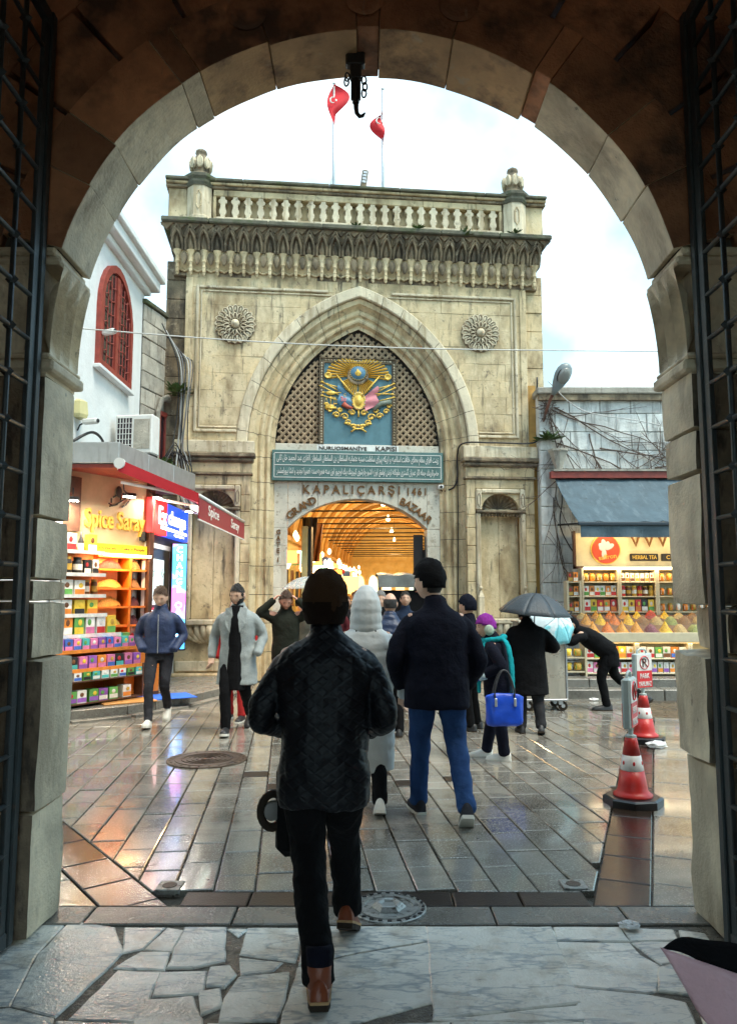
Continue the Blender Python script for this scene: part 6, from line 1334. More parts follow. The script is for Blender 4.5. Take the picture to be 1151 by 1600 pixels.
def headfn(d):
    k=1
    if d.z<0: k*=1-.16*(-d.z)**1.6*(1 if abs(d.x)>.0 else 1)
    if d.y>0:
        k+=.20*math.exp(-((d.x/.13)**2+((d.z+.10)/.16)**2))            # nose
        k-=.05*math.exp(-(((abs(d.x)-.36)/.16)**2+((d.z-.12)/.13)**2))  # eye sockets
        k+=.035*math.exp(-((d.x/.4)**2+((d.z-.30)/.10)**2))             # brow
        k+=.06*math.exp(-((d.x/.22)**2+((d.z+.48)/.08)**2))             # lips
        k+=.09*math.exp(-((d.x/.3)**2+((d.z+.82)/.16)**2))              # chin
    else: k+=.03*math.exp(-((d.z-.1)/.5)**2)
    return k
HR=(.076,.097,.122)
def shell(mb,M_,sc,keep,off=(0,0,0),nu=28,nv=22,amp=0,sd=0,fn=headfn):
    V=[];F=[]; ok=[]
    for i in range(nv+1):
        t=PI*i/nv
        for j in range(nu):
            a=2*PI*j/nu; d=Vector((math.sin(t)*math.cos(a),math.sin(t)*math.sin(a),math.cos(t))); k=fn(d) if fn else 1
            k*=1+amp*noise.noise(d*4+Vector((sd,0,0)))+amp*.5*noise.noise(d*11+Vector((sd,3,0)))
            V.append(M_@Vector((off[0]+HR[0]*sc[0]*d.x*k,off[1]+HR[1]*sc[1]*d.y*k,off[2]+HR[2]*sc[2]*d.z*k))); ok.append(keep(d))
    for i in range(nv):
        for j in range(nu):
            f=(i*nu+j,(i+1)*nu+j,(i+1)*nu+(j+1)%nu,i*nu+(j+1)%nu)
            if sum(ok[x] for x in f)>=3: F.append(f)
    us=sorted({x for f in F for x in f}); mp={x:i for i,x in enumerate(us)}
    mb.add([V[x] for x in us],[tuple(mp[x] for x in f) for f in F])
def hand(mb,w,d,up,curl=.5,s=1):
    w=Vector(w); d=Vector(d).normalized(); up=Vector(up); up=(up-d*up.dot(d)).normalized(); sd_=d.cross(up)
    mb.tube([w-d*.02,w+d*.03,w+d*.085],[(.028*s,.02*s),(.042*s,.018*s),(.040*s,.014*s)],10)
    for k in range(4):
        b=w+d*.085+sd_*(-.03+.02*k)*s; l=(.062,.075,.07,.055)[k]*s; p=[b-d*.01]; dd=d.copy()
        for j in range(3): dd=(dd-up*curl*.75).normalized(); p.append(p[-1]+dd*l*.42)
        mb.tube(p,[.0105*s,.010*s,.009*s,.0075*s],7)
    b=w+d*.03-sd_*.036*s; mb.tube([b+sd_*.01,b-sd_*.018+d*.025,b-sd_*.02+d*.055-up*.012],[.014*s,.011*s,.009*s],7)
SK=M('skin',(.62,.38,.27),.5,.12,12,.08,.05,90); SK2=M('ruddy_skin',(.62,.30,.21),.5,.15,12,0,.05,90)
def CL(name,c,rough=.85,sheen=.0,bump=.32,bs=50,var=.15,**k): return M(name,c,rough,var,7,0,bump,bs,sheen=sheen,obj=True,spec=.5 if rough<.65 else .12,**k)
c_blk=CL('black_cloth',(.006,.006,.007)); c_nav=CL('navy_cloth',(.006,.007,.015)); c_blu=CL('blue_jacket_cloth',(.016,.03,.085),.6); c_gry=CL('grey_wool',(.30,.33,.33),.95,bs=110,bump=.4,speck=(140,(.45,.47,.46),.6,.7)); c_jean=CL('blue_denim',(.02,.052,.15),.9,stain=[((.05,.12,.30),4,.5,.68,(1,1,.5),.6)]); c_djean=CL('washed_black_denim',(.03,.03,.036),.9,stain=[((.07,.07,.08),4,.55,.7,W1,.5)])
c_wht=CL('white_puffer_shell',(.60,.63,.63),.5,var=.06,bump=.1); c_pnav=CL('navy_puffer_shell',(.010,.024,.07),.45); c_oliv=CL('dark_olive_cloth',(.02,.022,.016)); c_brn=CL('brown_knit',(.055,.028,.014),.95,bs=150,bump=.5); c_hairb=CL('black_hair',(.012,.009,.008),.5,bs=200,bump=.8); c_hair=CL('brown_hair',(.07,.032,.015),.5,bs=200,bump=.8); c_hairg=CL('grey_hair',(.22,.21,.20),.5,bs=200,bump=.8)
c_teal=CL('teal_scarf_wool',(.01,.27,.31),.95); c_purp=CL('purple_knit',(.26,.035,.30),.95,bs=160,bump=.7); c_pomp=CL('pale_green_fleece',(.42,.52,.42),1,bs=120,bump=.8); c_shoe=CL('white_shoe_leather',(.68,.67,.62),.5); c_shoed=CL('dark_shoe_leather',(.02,.02,.022),.45); c_sole=CL('pale_sole',(.6,.58,.52),.6); c_boot=CL('brown_boot_leather',(.22,.055,.022),.4,bump=.15); c_bsole=CL('boot_sole',(.03,.022,.016),.7); c_welt=CL('boot_welt',(.42,.26,.12),.6); c_red=CL('red_cloth',(.42,.03,.03)); c_cardy=CL('grey_cloth',(.16,.16,.17))
def quilt(name,c):
    m,t,b=new_mat(name); N=t.nodes.new; K=t.links.new; tcn=N('ShaderNodeTexCoord'); mp=N('ShaderNodeMapping'); mp.inputs['Scale'].default_value=(1,.6,1); K(tcn.outputs['Object'],mp.inputs['Vector'])
    sx=N('ShaderNodeSeparateXYZ'); K(tcn.outputs['Object'],sx.inputs['Vector'])
    def mth(op,x,y,v=None):
        n=N('ShaderNodeMath'); n.operation=op
        for i,q in enumerate((x,y)):
            if isinstance(q,(int,float)): n.inputs[i].default_value=q
            else: K(q,n.inputs[i])
        return n.outputs[0]
    ax=mth('MULTIPLY',sx.outputs['X'],1/.066); bz=mth('MULTIPLY',sx.outputs['Z'],1/.05)
    h=mth('MINIMUM',mth('PINGPONG',mth('ADD',ax,bz),.5),mth('PINGPONG',mth('SUBTRACT',ax,bz),.5))
    r=N('ShaderNodeMapRange'); r.interpolation_type='SMOOTHSTEP'; r.inputs['From Max'].default_value=.22; K(h,r.inputs['Value']); bp=N('ShaderNodeBump'); bp.inputs['Strength'].default_value=.4; bp.inputs['Distance'].default_value=.005; K(r.outputs['Result'],bp.inputs['Height']); K(bp.outputs['Normal'],b.inputs['Normal'])
    b.inputs['Base Color'].default_value=rgb(c); b.inputs['Roughness'].default_value=.5; b.inputs['Specular IOR Level'].default_value=.25; return m
c_quilt=quilt('navy_quilted_shell',(.004,.005,.008))
def shoe(name,t,a,yaw,pitch,m_up,m_sole,s=1.,boot=0,welt=None):
    a=Vector(a); Mx=T(*a)@RZ(yaw)@RX(pitch)@Matrix.Scale(s,4)
    o=MB(); z0=-.09
    sec=[(-.075,.030,.075),(-.05,.037,.082),(.0,.040,.085),(.06,.044,.062),(.12,.047,.046),(.165,.040,.036),(.195,.022,.026)]
    V=[];F=[];n=10
    for (y,rx,h) in sec:
        for j in range(n):
            q_=PI*j/(n-1); V.append((rx*math.cos(q_)*(1 if j not in (0,n-1) else 1.02),y,z0+.018+h*math.sin(q_)**.8))
    for i in range(len(sec)-1):
        for j in range(n-1): F.append((i*n+j,i*n+j+1,(i+1)*n+j+1,(i+1)*n+j))
    F.append(tuple(range(n))); F.append(tuple((len(sec)-1)*n+j for j in range(n))[::-1]); o.add(V,F,Mx)
    if boot: o.tube([(0,-.02,z0+.06),(0,-.018,.02),(0,-.015,.10)],[.046,.046,.05],12,m=Mx)
    so_=o.obj(name,m_up,t,smooth=True)
    o=MB(); pl=[(-.033,-.078),(.033,-.078),(.042,-.03),(.044,.05),(.050,.12),(.040,.175),(.018,.205),(-.018,.205),(-.040,.175),(-.050,.12),(-.044,.05),(-.042,-.03)]
    o.prism(pl,z0-.004,z0+.02,Mx,ch=.004); o.obj('sole',m_sole,so_)
    if welt: o=MB(); o.prism([(x*1.05,y*1.02) for x,y in pl],z0+.018,z0+.028,Mx); o.obj('welt',welt,so_)
    if boot: o=MB(); o.tube([(0,-.016,.045),(0,-.014,.105)],[.050,.053],12,m=Mx); o.obj('padded_cuff',c_nav,so_,smooth=True)
    return so_
def person(label,loc,rz,H=1.75,pelvis=(0,0,.93),sh=(0,.02,1.42),hd=(0,0,0),hrot=(0,0,0),kn=None,an=None,toe=((0,0),(0,0)),el=None,wr=None,hands=(),top=c_blk,hem=-.16,bulk=1.,prof=None,puff=0,pf=.1,bot=c_blk,legr=1.,shoes=(c_shoed,c_bsole),skin=SK,vox=.011,fold=.022,fsc=.13,group=None,topname='jacket',coll=True,boot=0,welt=None,curl=.5,hip=.095):
    t=thing('person',label,'person',loc,rz,group); t.scale=(H/1.75,)*3
    Pc,Sc=Vector(pelvis),Vector(sh); d=(Sc-Pc); d.normalize()
    kn=[Vector(k) for k in (kn or ((-.10,.03,.50),(.10,.03,.50)))]; an=[Vector(a) for a in (an or ((-.11,-.02,.09),(.11,-.02,.09)))]
    el=[Vector(e) for e in (el or ((-.27,-.04,1.13),(.27,-.04,1.13)))]; wr=[Vector(e) for e in (wr or ((-.27,.06,.90),(.27,.06,.90)))]
    hips=[Pc+Vector((-hip,0,-.02)),Pc+Vector((hip,0,-.02))]; shs=[Sc+Vector((-.155,0,-.035)),Sc+Vector((.155,0,-.035))]
    nk=Sc+d*.07; hc=Sc+d*.06+Vector((0,.025,.155))+Vector(hd)
    HM_=T(*hc)@RZ(hrot[0])@RX(hrot[1])@RY(hrot[2])@Matrix.Scale(1.1,4)
    b=MB()
    torso(b,Pc,Sc,[(-.10,.13,.10),(0,.15,.115),(.15,.13,.10),(.32,.155,.11),(.44,.165,.10),(.50,.11,.08),(.54,.06,.06)],14)
    for i in (0,1):
        limb(b,[hips[i],(hips[i]+kn[i])/2,kn[i],(kn[i]+an[i])/2,an[i]],[.08,.075,.052,.05,.036],10,4)
        limb(b,[shs[i],(shs[i]+el[i])/2,el[i],wr[i]],[.055,.048,.038,.027],10,4)
        if i in hands:
            fd_=(wr[i]-el[i]).normalized(); hand(b,wr[i],fd_,Vector((0,0,1)) if abs(fd_.z)<.8 else Vector((1 if i==0 else -1,0,0)),curl)
    b.tube([Sc+d*.02,nk+Vector((0,.005,.02)),hc+Vector((0,-.01,-.06))],[.062,.056,.055],12)
    b.ell((0,0,0),HR,28,22,HM_,headfn)
    for s_ in (-1,1): b.ell((s_*.078,-.008,-.005),(.012,.022,.032),8,6,HM_)
    o=b.obj('body',skin,t,smooth=True); folds(o,min(vox,.009),0,.1,1)
    # garment
    g=MB(); B=bulk
    pr_=prof or [(hem,.20,.155),(0,.198,.155),(.12,.185,.145),(.28,.195,.15),(.39,.196,.14),(.45,.165,.12),(.50,.115,.098),(.55,.08,.082)]
    torso(g,Pc,Sc,[(h,rx*B,ry*B) for h,rx,ry in pr_],24,puff,pf)
    for i in (0,1):
        s_=-1 if i==0 else 1
        limb(g,[Sc+Vector((s_*.12,0,-.035)),shs[i]+Vector((s_*.025,0,-.045)),(shs[i]+el[i])/2+Vector((s_*.02,0,0)),el[i],(el[i]+wr[i])/2,wr[i]],[.055*B,.068*B,.067*B,.062*B,.056*B,.050*B],14,5,puff,pf)
    if coll: limb(g,[Sc+d*.05,nk+d*.03],[.085,.078],14,3)
    o=g.obj(topname,top,t,smooth=True); folds(o,vox,fold,fsc); t['_']=0; del t['_']
    # trousers
    g=MB(); torso(g,Pc,Sc,[(-.12,.15*legr,.12),(-.02,.165,.13),(.10,.16,.125)],18)
    for i in (0,1): limb(g,[hips[i]+Vector((0,0,.02)),(hips[i]+kn[i])/2,kn[i],(kn[i]+an[i])/2,an[i]+Vector((0,-.005,-.02))],[.098*legr,.093*legr,.074*legr,.066*legr,.062*legr],14,5)
    o=g.obj('trousers',bot,t,smooth=True); folds(o,vox,fold*.9,.09)
    for i in (0,1): shoe('boot' if boot else 'shoe',t,an[i],toe[i][0],toe[i][1],shoes[0],shoes[1],1.08,boot,welt)
    return t,HM_,Pc,Sc,d
def hair(t,HM_,mat,kind='short',seed=0):
    mb=MB()
    if kind=='short': shell(mb,HM_,(1.045,1.06,1.08),lambda d:d.z>(.02+.64*d.y-(.25 if abs(d.x)>.82 else 0)),nu=44,nv=36,amp=.10,sd=seed)
    elif kind=='quiff': shell(mb,HM_,(1.08,1.12,1.16),lambda d:d.z>(.08+.60*d.y),off=(0,.0,.006),nu=44,nv=36,amp=.12,sd=seed)
    elif kind=='bald': shell(mb,HM_,(1.06,1.06,1.04),lambda d:(-.45<d.z<.45) and d.y<.2,amp=.04,sd=seed)
    return mb.obj('hair',mat,t,smooth=True)
def face(t,HM_,brow=c_hairb,beard=None):
    for s_ in (-1,1):
        mb=MB(); mb.ell((s_*.030,.083,.012),(.009,.004,.004),8,5,HM_); mb.obj('eye',c_hairb,t,smooth=True)
        mb=MB(); mb.ell((s_*.031,.088,.030),(.017,.005,.003),8,5,HM_); mb.obj('eyebrow',brow,t,smooth=True)
    mb=MB(); mb.ell((0,.092,-.058),(.022,.006,.004),8,5,HM_); mb.obj('mouth',SK2,t,smooth=True)
    if beard: mb=MB(); shell(mb,HM_,(1.05,1.045,1.04),lambda d:d.y>-.15 and d.z<(-.30 if abs(d.x)<.55 else .0) and not (abs(d.x)<.25 and -.55<d.z<-.42),amp=.03); mb.obj('beard',beard,t,smooth=True)
def beanie(t,HM_,mat,tall=1.12,back=0,cuff=.0,sd=0,low=-.42):
    mb=MB(); shell(mb,HM_,(1.13,1.12,tall),lambda d:d.z>(.18 if d.y>.45 else .05 if d.y>.1 else low),off=(0,-.004-back,.010),amp=.09,sd=sd,fn=None); o=mb.obj('knit_hat',mat,t,smooth=True); so_=o.modifiers.new('s','SOLIDIFY'); so_.thickness=.012; so_.offset=1
    return o
# 1 man in the foreground, back to us
t,hm,pc,sc,dd=person('man seen from behind in dark quilted jacket and brown knit hat, nearest in the archway',(-.205,3.60,0),0,1.74,pelvis=(0,.0,.93),sh=(0,.03,1.42),hd=(0,-.01,-.005),kn=((-.075,.0,.52),(.085,.22,.53)),an=((.005,-.33,.11),(.105,.30,.14)),toe=((R(4),R(-8)),(R(-6),R(-25))),el=((-.295,-.02,1.10),(.285,-.02,1.10)),wr=((-.22,.22,1.0),(.22,.22,1.0)),top=c_quilt,bot=c_blk,bulk=1.0,
 prof=[(-.22,.212,.155),(-.1,.214,.165),(0,.208,.165),(.14,.205,.16),(.28,.225,.16),(.40,.238,.15),(.47,.20,.13),(.515,.125,.10),(.55,.085,.085)],shoes=(c_boot,c_bsole),boot=1,welt=c_welt,vox=.010,fold=.035,fsc=.11,legr=1.12,topname='quilted_jacket')
mb=MB(); shell(mb,hm,(1.02,1.02,1.0),lambda d:d.z<.1 and d.y<.2,amp=.03); mb.obj('hair',c_hairb,t,smooth=True)
o=beanie(t,hm@Matrix.Scale(1.04,4),c_brn,1.0,.006,0,3,-.6)
mb=MB(); shell(mb,hm@Matrix.Scale(1.05,4),(1.30,1.26,1.12),lambda d:-.72<d.z<.05 and d.y<.7,off=(0,-.008,.0),amp=.05,fn=None); mb.obj('hat_back',CL('dark_brown_knit',(.016,.009,.006),.95,bs=150,bump=.5),o,smooth=True)
# something wheeled he carries in front, its wheel showing at his side
pc_=thing('folding_pushchair','small dark wheeled pushchair half hidden in front of the nearest man','pushchair',(-.47,3.86,.60),R(20))
mb=MB(); mb.tube([(.06*math.cos(a),0,.085*0+.08*math.sin(a)) for a in [2*PI*k/20 for k in range(20)]],[(.022,.018)]*20,8,closed=True); w_=mb.obj('wheel',c_bsole,pc_,smooth=True); mb=MB(); mb.lathe([(.045,-.012),(.05,0),(.045,.012),(.01,.014)],14,RX(PI/2)); mb.obj('hub',P('wheel_hub',(.25,.24,.23),.4,.5),w_)
mb=MB(); mb.box(.02,.20,-.06,.06,-.22,.22,ch=.04); mb.obj('folded_seat',c_blk,pc_); mb=MB(); mb.tube([(.02,0,0),(.1,0,-.1),(.12,0,-.2)],.014,6); mb.tube([(.05,.02,.1),(.2,.04,.3)],.014,6); mb.obj('frame',m_black,pc_)
# 2 tall man with black hat and jeans
t,hm,pc,sc,dd=person('tall man from behind in navy coat, black knit hat and blue jeans',(.52,5.88,0),R(2),1.86,pelvis=(0,0,.94),sh=(0,.03,1.43),hd=(-.045,.01,0),hrot=(R(55),0,0),kn=((-.11,.12,.52),(.13,-.02,.52)),an=((-.12,.16,.09),(.16,-.26,.14)),toe=((R(10),0),(R(-5),R(-32))),el=((-.31,-.03,1.10),(.305,-.03,1.10)),wr=((-.25,.14,.90),(.25,.14,.90)),top=c_nav,bot=c_jean,
 prof=[(-.18,.235,.165),(-.06,.235,.17),(.05,.228,.165),(.2,.232,.165),(.34,.24,.16),(.42,.225,.145),(.48,.17,.12),(.52,.11,.095),(.55,.085,.085)],shoes=(c_djean,c_sole),legr=1.05,fold=.03,topname='coat')
beanie(t,hm,c_blk,1.22,.0,0,5,-.32); face(t,hm); mb=MB(); shell(mb,hm,(1.03,1.03,1.02),lambda d:-.62<d.z<.2 and d.y<-.25,nu=44,nv=36); mb.obj('hair',c_hairb,t,smooth=True)
# 3 long white puffer with hood
t,hm,pc,sc,dd=person('person in long white hooded puffer coat between the two men',(-.02,6.15,0),0,1.68,top=c_wht,hem=-.6,hd=(0,.0,.0),kn=((-.10,.1,.50),(.10,-.03,.50)),an=((-.11,.16,.10),(.11,-.24,.12)),toe=((0,0),(0,R(-20))),el=((-.31,-.02,1.12),(.32,-.02,1.12)),wr=((-.3,.12,.90),(.31,.10,.88)),puff=.06,pf=.11,bulk=1.0,
 prof=[(-.62,.23,.19),(-.45,.235,.19),(-.3,.235,.185),(-.15,.235,.18),(0,.23,.175),(.12,.225,.17),(.25,.23,.17),(.36,.235,.165),(.44,.215,.15),(.49,.16,.125),(.53,.11,.10)],shoes=(c_shoe,c_sole),fold=.012,fsc=.07,hands=(1,),topname='puffer_coat')
mb=MB(); limb(mb,[tuple(hm@Vector((0,-.02,-.19))),tuple(hm@Vector((0,-.03,-.08))),tuple(hm@Vector((0,-.02,.03))),tuple(hm@Vector((0,0,.13)))],[.14,.132,.122,.07],16,5,.055,.07); o=mb.obj('hood',c_wht,t,smooth=True); folds(o,.010,.010,.07)
for x in (-.06,.06): mb=MB(); mb.ell((x*1.2,-.158,-.185),(.007,.006,.007),8,5,hm); mb.obj('hood_snap',c_shoed,t)
# 4 man in blue jacket coming towards us on the left
t,hm,pc,sc,dd=person('man in dark blue zip jacket walking towards us past the spice shop',(-2.72,10.02,0),R(186),1.76,hd=(0,.02,-.02),hrot=(0,R(-24),0),kn=((-.08,.06,.49),(.09,.20,.53)),an=((-.07,-.30,.20),(.08,.24,.10)),toe=((0,R(-40)),(0,R(8))),el=((-.285,-.06,1.12),(.285,-.06,1.12)),wr=((-.2,.13,.95),(.2,.13,.95)),top=c_blu,hem=-.02,bot=c_djean,legr=.88,shoes=(c_shoe,c_sole),bulk=1.03,vox=.013)
hair(t,hm,c_hair,'quiff',2); face(t,hm,c_hair)
mb=MB(); mb.tube([tuple(pc+dd*h+Vector((0,.166,0))) for h in (-.02,.1,.2,.3,.4,.47)],.006,6); mb.obj('zip',m_pole,t)
# 5 man in open grey coat
t,hm,pc,sc,dd=person('bearded man in open grey wool coat walking towards us left of centre',(-1.60,9.42,0),R(176),1.79,hd=(0,.02,-.02),hrot=(R(-8),R(-18),0),kn=((-.10,.02,.50),(.10,.17,.53)),an=((-.08,-.34,.20),(.08,.20,.10)),toe=((R(-5),R(-40)),(R(8),R(8))),el=((-.29,-.06,1.12),(.31,-.08,1.12)),wr=((-.26,.12,.93),(.30,.06,.88)),top=c_gry,bot=c_blk,
 prof=[(-.36,.245,.19),(-.25,.235,.18),(-.1,.22,.17),(0,.215,.165),(.12,.20,.155),(.28,.215,.16),(.40,.22,.15),(.47,.18,.125),(.515,.12,.10),(.55,.095,.095)],shoes=(c_shoed,c_sole),hands=(1,),vox=.013,topname='grey_coat')
hair(t,hm,c_hairb,'short',4); face(t,hm,c_hairb,c_hairb)
g=MB(); torso(g,pc+Vector((0,.045,0)),sc+Vector((0,.045,0)),[(-.42,.135,.172),(-.2,.12,.162),(0,.105,.15),(.2,.095,.142),(.36,.09,.138),(.46,.08,.115),(.57,.075,.08)],16); o=g.obj('black_jumper',c_blk,t,smooth=True); folds(o,.012,.012,.1)
for s_ in (-1,1): mb=MB(); mb.add([(s_*.05,.0,.0),(s_*.13,-.02,-.02),(s_*.12,.03,-.20),(s_*.06,.055,-.30),(s_*.03,.04,-.1)],[(0,1,2,3,4)],T(*(sc+Vector((0,.115,.06))))); o=mb.obj('lapel',c_gry,t); o.modifiers.new('s','SOLIDIFY').thickness=.012
# person in red half hidden behind him
t,hm,pc,sc,dd=person('person in red mostly hidden behind the grey coated man',(-1.78,10.35,0),R(170),1.6,top=c_red,bot=c_red,an=((-.12,.05,.09),(.12,-.1,.1)),shoes=(c_shoed,c_sole),vox=.016); hair(t,hm,c_hairb,'short',8)
# 6 man with both hands to his head
t,hm,pc,sc,dd=person('man with both hands raised to his head, dark jacket, by the gate door',(-1.16,10.75,0),R(184),1.74,hd=(0,.05,-.05),hrot=(R(10),R(-32),0),el=((-.36,.12,1.42),(.36,.12,1.42)),wr=((-.16,.12,1.60),(.17,.12,1.60)),hands=(0,1),curl=.7,top=c_oliv,bot=c_blk,skin=SK2,vox=.013); hair(t,hm,c_hair,'quiff',5); face(t,hm,c_hair,CL('short_stubble',(.16,.08,.05)))
t,hm,pc,sc,dd=person('ruddy faced person in olive coat just behind the man holding his head',(-.86,11.6,0),R(180),1.70,top=CL('olive_coat',(.10,.10,.08)),bot=c_blk,skin=SK2,vox=.016); hair(t,hm,c_hair,'short',6); face(t,hm)
# 7 woman with purple hat, teal scarf (facing left)
t,hm,pc,sc,dd=person('woman in navy coat with purple knit hat, ear muffs and teal scarf',(1.33,7.95,0),R(80),1.47,hd=(0,.05,-.04),hrot=(R(22),R(-8),0),sh=(0,.06,1.40),kn=((-.10,-.02,.5),(.10,.06,.5)),an=((-.11,-.06,.09),(.11,.16,.09)),toe=((R(-5),0),(R(12),0)),el=((-.27,-.04,1.12),(.27,-.02,1.10)),wr=((-.20,.20,1.0),(.15,.22,.98)),hands=(0,),top=c_nav,hem=-.2,bot=c_nav,legr=1.12,bulk=1.1,shoes=(c_shoe,c_sole),vox=.012)
face(t,hm); beanie(t,hm,c_purp,1.1,.01,0,7,-.3)
for s_ in (-1,1): mb=MB(); mb.ell((s_*.096,-.008,-.03),(.028,.058,.060),14,10,hm); mb.obj('ear_muff',c_pomp,t,smooth=True)
mb=MB(); limb(mb,[(.10,-.06,1.46),(-.02,-.09,1.46),(-.12,-.03,1.44),(-.11,.10,1.42),(.0,.17,1.41),(.11,.12,1.43),(.12,.0,1.45)],[.03,.036,.036,.036,.038,.036,.03],10,5)
limb(mb,[(-.10,.13,1.41),(-.15,.19,1.28),(-.16,.22,1.05),(-.15,.22,.80)],[.03,.042,.045,.03],10,5,flat=.5); limb(mb,[(-.10,-.06,1.45),(-.17,-.13,1.36),(-.19,-.17,1.1),(-.18,-.18,.70)],[.03,.042,.042,.032],10,5,flat=.5); o=mb.obj('scarf',c_teal,t,smooth=True); folds(o,.010,.012,.06)
mb=MB(); limb(mb,[(-.20,.20,1.0),(-.185,.27,.97),(-.16,.35,.95)],[.05,.048,.035],10,4); o=mb.obj('glove',P('blue_glove',(.01,.07,.55),.6),t,smooth=True); mb=MB(); mb.tube([(-.215,.14,1.02),(-.20,.22,.995)],[.062,.058],12); mb.obj('glove_cuff',P('pale_blue_cuff',(.45,.60,.66),.7),t,smooth=True)
bag=thing('blue_handbag','bright blue leather handbag hanging from the arm of the woman in purple hat','handbag',(1.34,7.64,.37),R(4)); m_bag=CL('blue_leather',(.004,.06,.50),.35,bump=.1)
mb=MB()
f=lambda i,j:((-.20+.40*j)*(1-.06*i)+.0,.0,.0)
V=[];F=[];n=16
for k,(z,rx,ry) in enumerate(((0,.165,.055),(.03,.185,.075),(.14,.185,.07),(.26,.19,.05),(.30,.195,.03),(.305,.18,.018))):
    for j in range(n):
        a=2*PI*j/n; V.append((rx*math.copysign(abs(math.cos(a))**.45,math.cos(a)),ry*math.copysign(abs(math.sin(a))**.7,math.sin(a)),z+(-.018*math.cos(2*a)*(1 if k>3 else 0))))
for k in range(5):
    for j in range(n): F.append((k*n+j,k*n+(j+1)%n,(k+1)*n+(j+1)%n,(k+1)*n+j))
F.append(tuple(range(n))[::-1]); F.append(tuple(5*n+j for j in range(n))); mb.add(V,F); o=mb.obj('bag_body',m_bag,bag,smooth=True); s_=o.modifiers.new('s','SUBSURF'); s_.levels=2; s_.render_levels=2; d_=o.modifiers.new('d','DISPLACE'); t_=bpy.data.textures.new('bag','CLOUDS'); t_.noise_scale=.07; d_.texture=t_; d_.strength=.02; d_.texture_coords='LOCAL'
for y in (-.04,.04): mb=MB(); mb.tube(crom([(-.10,y,.27),(-.10,y,.36),(-.05,y*.6,.50),(.0,y*.3,.545),(.05,y*.6,.50),(.09,y,.36),(.09,y,.27)],4),.009,6); mb.obj('strap',c_shoed,bag,smooth=True)
for x in (-.10,.09): mb=MB(); mb.box(x-.012,x+.012,-.082,-.06,.20,.28,ch=.004); mb.obj('strap_tab',m_pole,bag)
# 8 black coat under umbrella
t,hm,pc,sc,dd=person('man in long black coat seen from behind under the dark umbrella',(1.96,9.45,0),R(-3),1.56,hd=(-.02,.06,-.04),hrot=(R(8),R(-10),0),sh=(0,.06,1.42),kn=((-.1,.05,.5),(.11,-.03,.5)),an=((-.12,-.05,.09),(.13,-.16,.11)),toe=((R(8),0),(R(-10),R(-15))),el=((-.28,.02,1.15),(.37,.0,1.14)),wr=((-.2,.26,1.08),(.2,.24,1.12)),hands=(1,),top=c_blk,bulk=1.22,prof=[(-.42,.22,.18),(-.3,.21,.17),(-.1,.205,.16),(0,.20,.155),(.12,.19,.15),(.28,.20,.15),(.40,.208,.143),(.47,.17,.12),(.515,.11,.095),(.55,.08,.085)],bot=CL('dark_grey_trousers',(.025,.025,.028)),legr=1.15,vox=.013,topname='long_coat')
hair(t,hm,c_hairb,'short',9); mb=MB(); shell(mb,hm,(1.12,1.14,1.05),lambda d:d.z>.25,off=(0,0,.015),fn=None); mb.lathe([(.10,.04),(.092,.05)],18,hm); mb.obj('flat_cap',c_blk,t,smooth=True)
m_umb=CL('dark_umbrella_nylon',(.035,.045,.055),.55)
def umbrella(label,loc,r,h,mat,tilt=(0,0),shaft=.75,nr=8,glass=False,rib=True):
    u=thing('umbrella',label,'umbrella',loc); u.rotation_euler=(tilt[0],tilt[1],.3)
    mb=MB()
    for k in range(nr):
        def f(i,j):
            a=2*PI*(k+i)/nr; edge=1-.07*math.sin(PI*i)*j; rr_=r*j*edge; return (rr_*math.cos(a),rr_*math.sin(a),h*(1-j**1.9)+.02*math.sin(PI*i)*j*(1-j)*2)
        mb.grid(f,6,8)
    o=mb.obj('canopy',mat,u,smooth=False); sharp(o.data,24); sf=o.modifiers.new('s','SOLIDIFY'); sf.thickness=.004
    mb=MB(); mb.tube([(0,0,h+.08),(0,0,h+.02),(0,0,-shaft)],[.004,.008,.007],6); mb.obj('shaft',m_black,u)
    if rib:
        for k in range(nr): a=2*PI*k/nr; mb=MB(); mb.tube([(r*.99*j*math.cos(a),r*.99*j*math.sin(a),h*(1-j**1.9)-.012) for j in (0,.25,.5,.75,1)],.004,4); mb.obj('rib',m_black,u)
    mb=MB(); mb.tube([(0,0,-shaft),(0,0,-shaft-.06),(.015,0,-shaft-.09),(.04,0,-shaft-.08)],.012,6); mb.obj('handle',m_black,u); return u
umbrella('open dark grey umbrella held over the man in the black coat',(2.07,9.52,1.43),.47,.25,m_umb,(R(5),R(3)),.45)
umbrella('pale blue and white umbrella tilted behind the man in black coat',(2.46,10.3,1.30),.36,.16,CL('pale_blue_nylon',(.68,.80,.84),.4,stain=[((.16,.60,.70),2.5,.5,.56,W1,.9)]),(R(62),R(14)),.5)
umbrella('clear plastic umbrella in front of the gate door at left',(-.95,12.0,1.79),.42,.16,GL('clear_plastic',(.75,.8,.8),.28,.15),(R(3),R(-4)),.6,8)
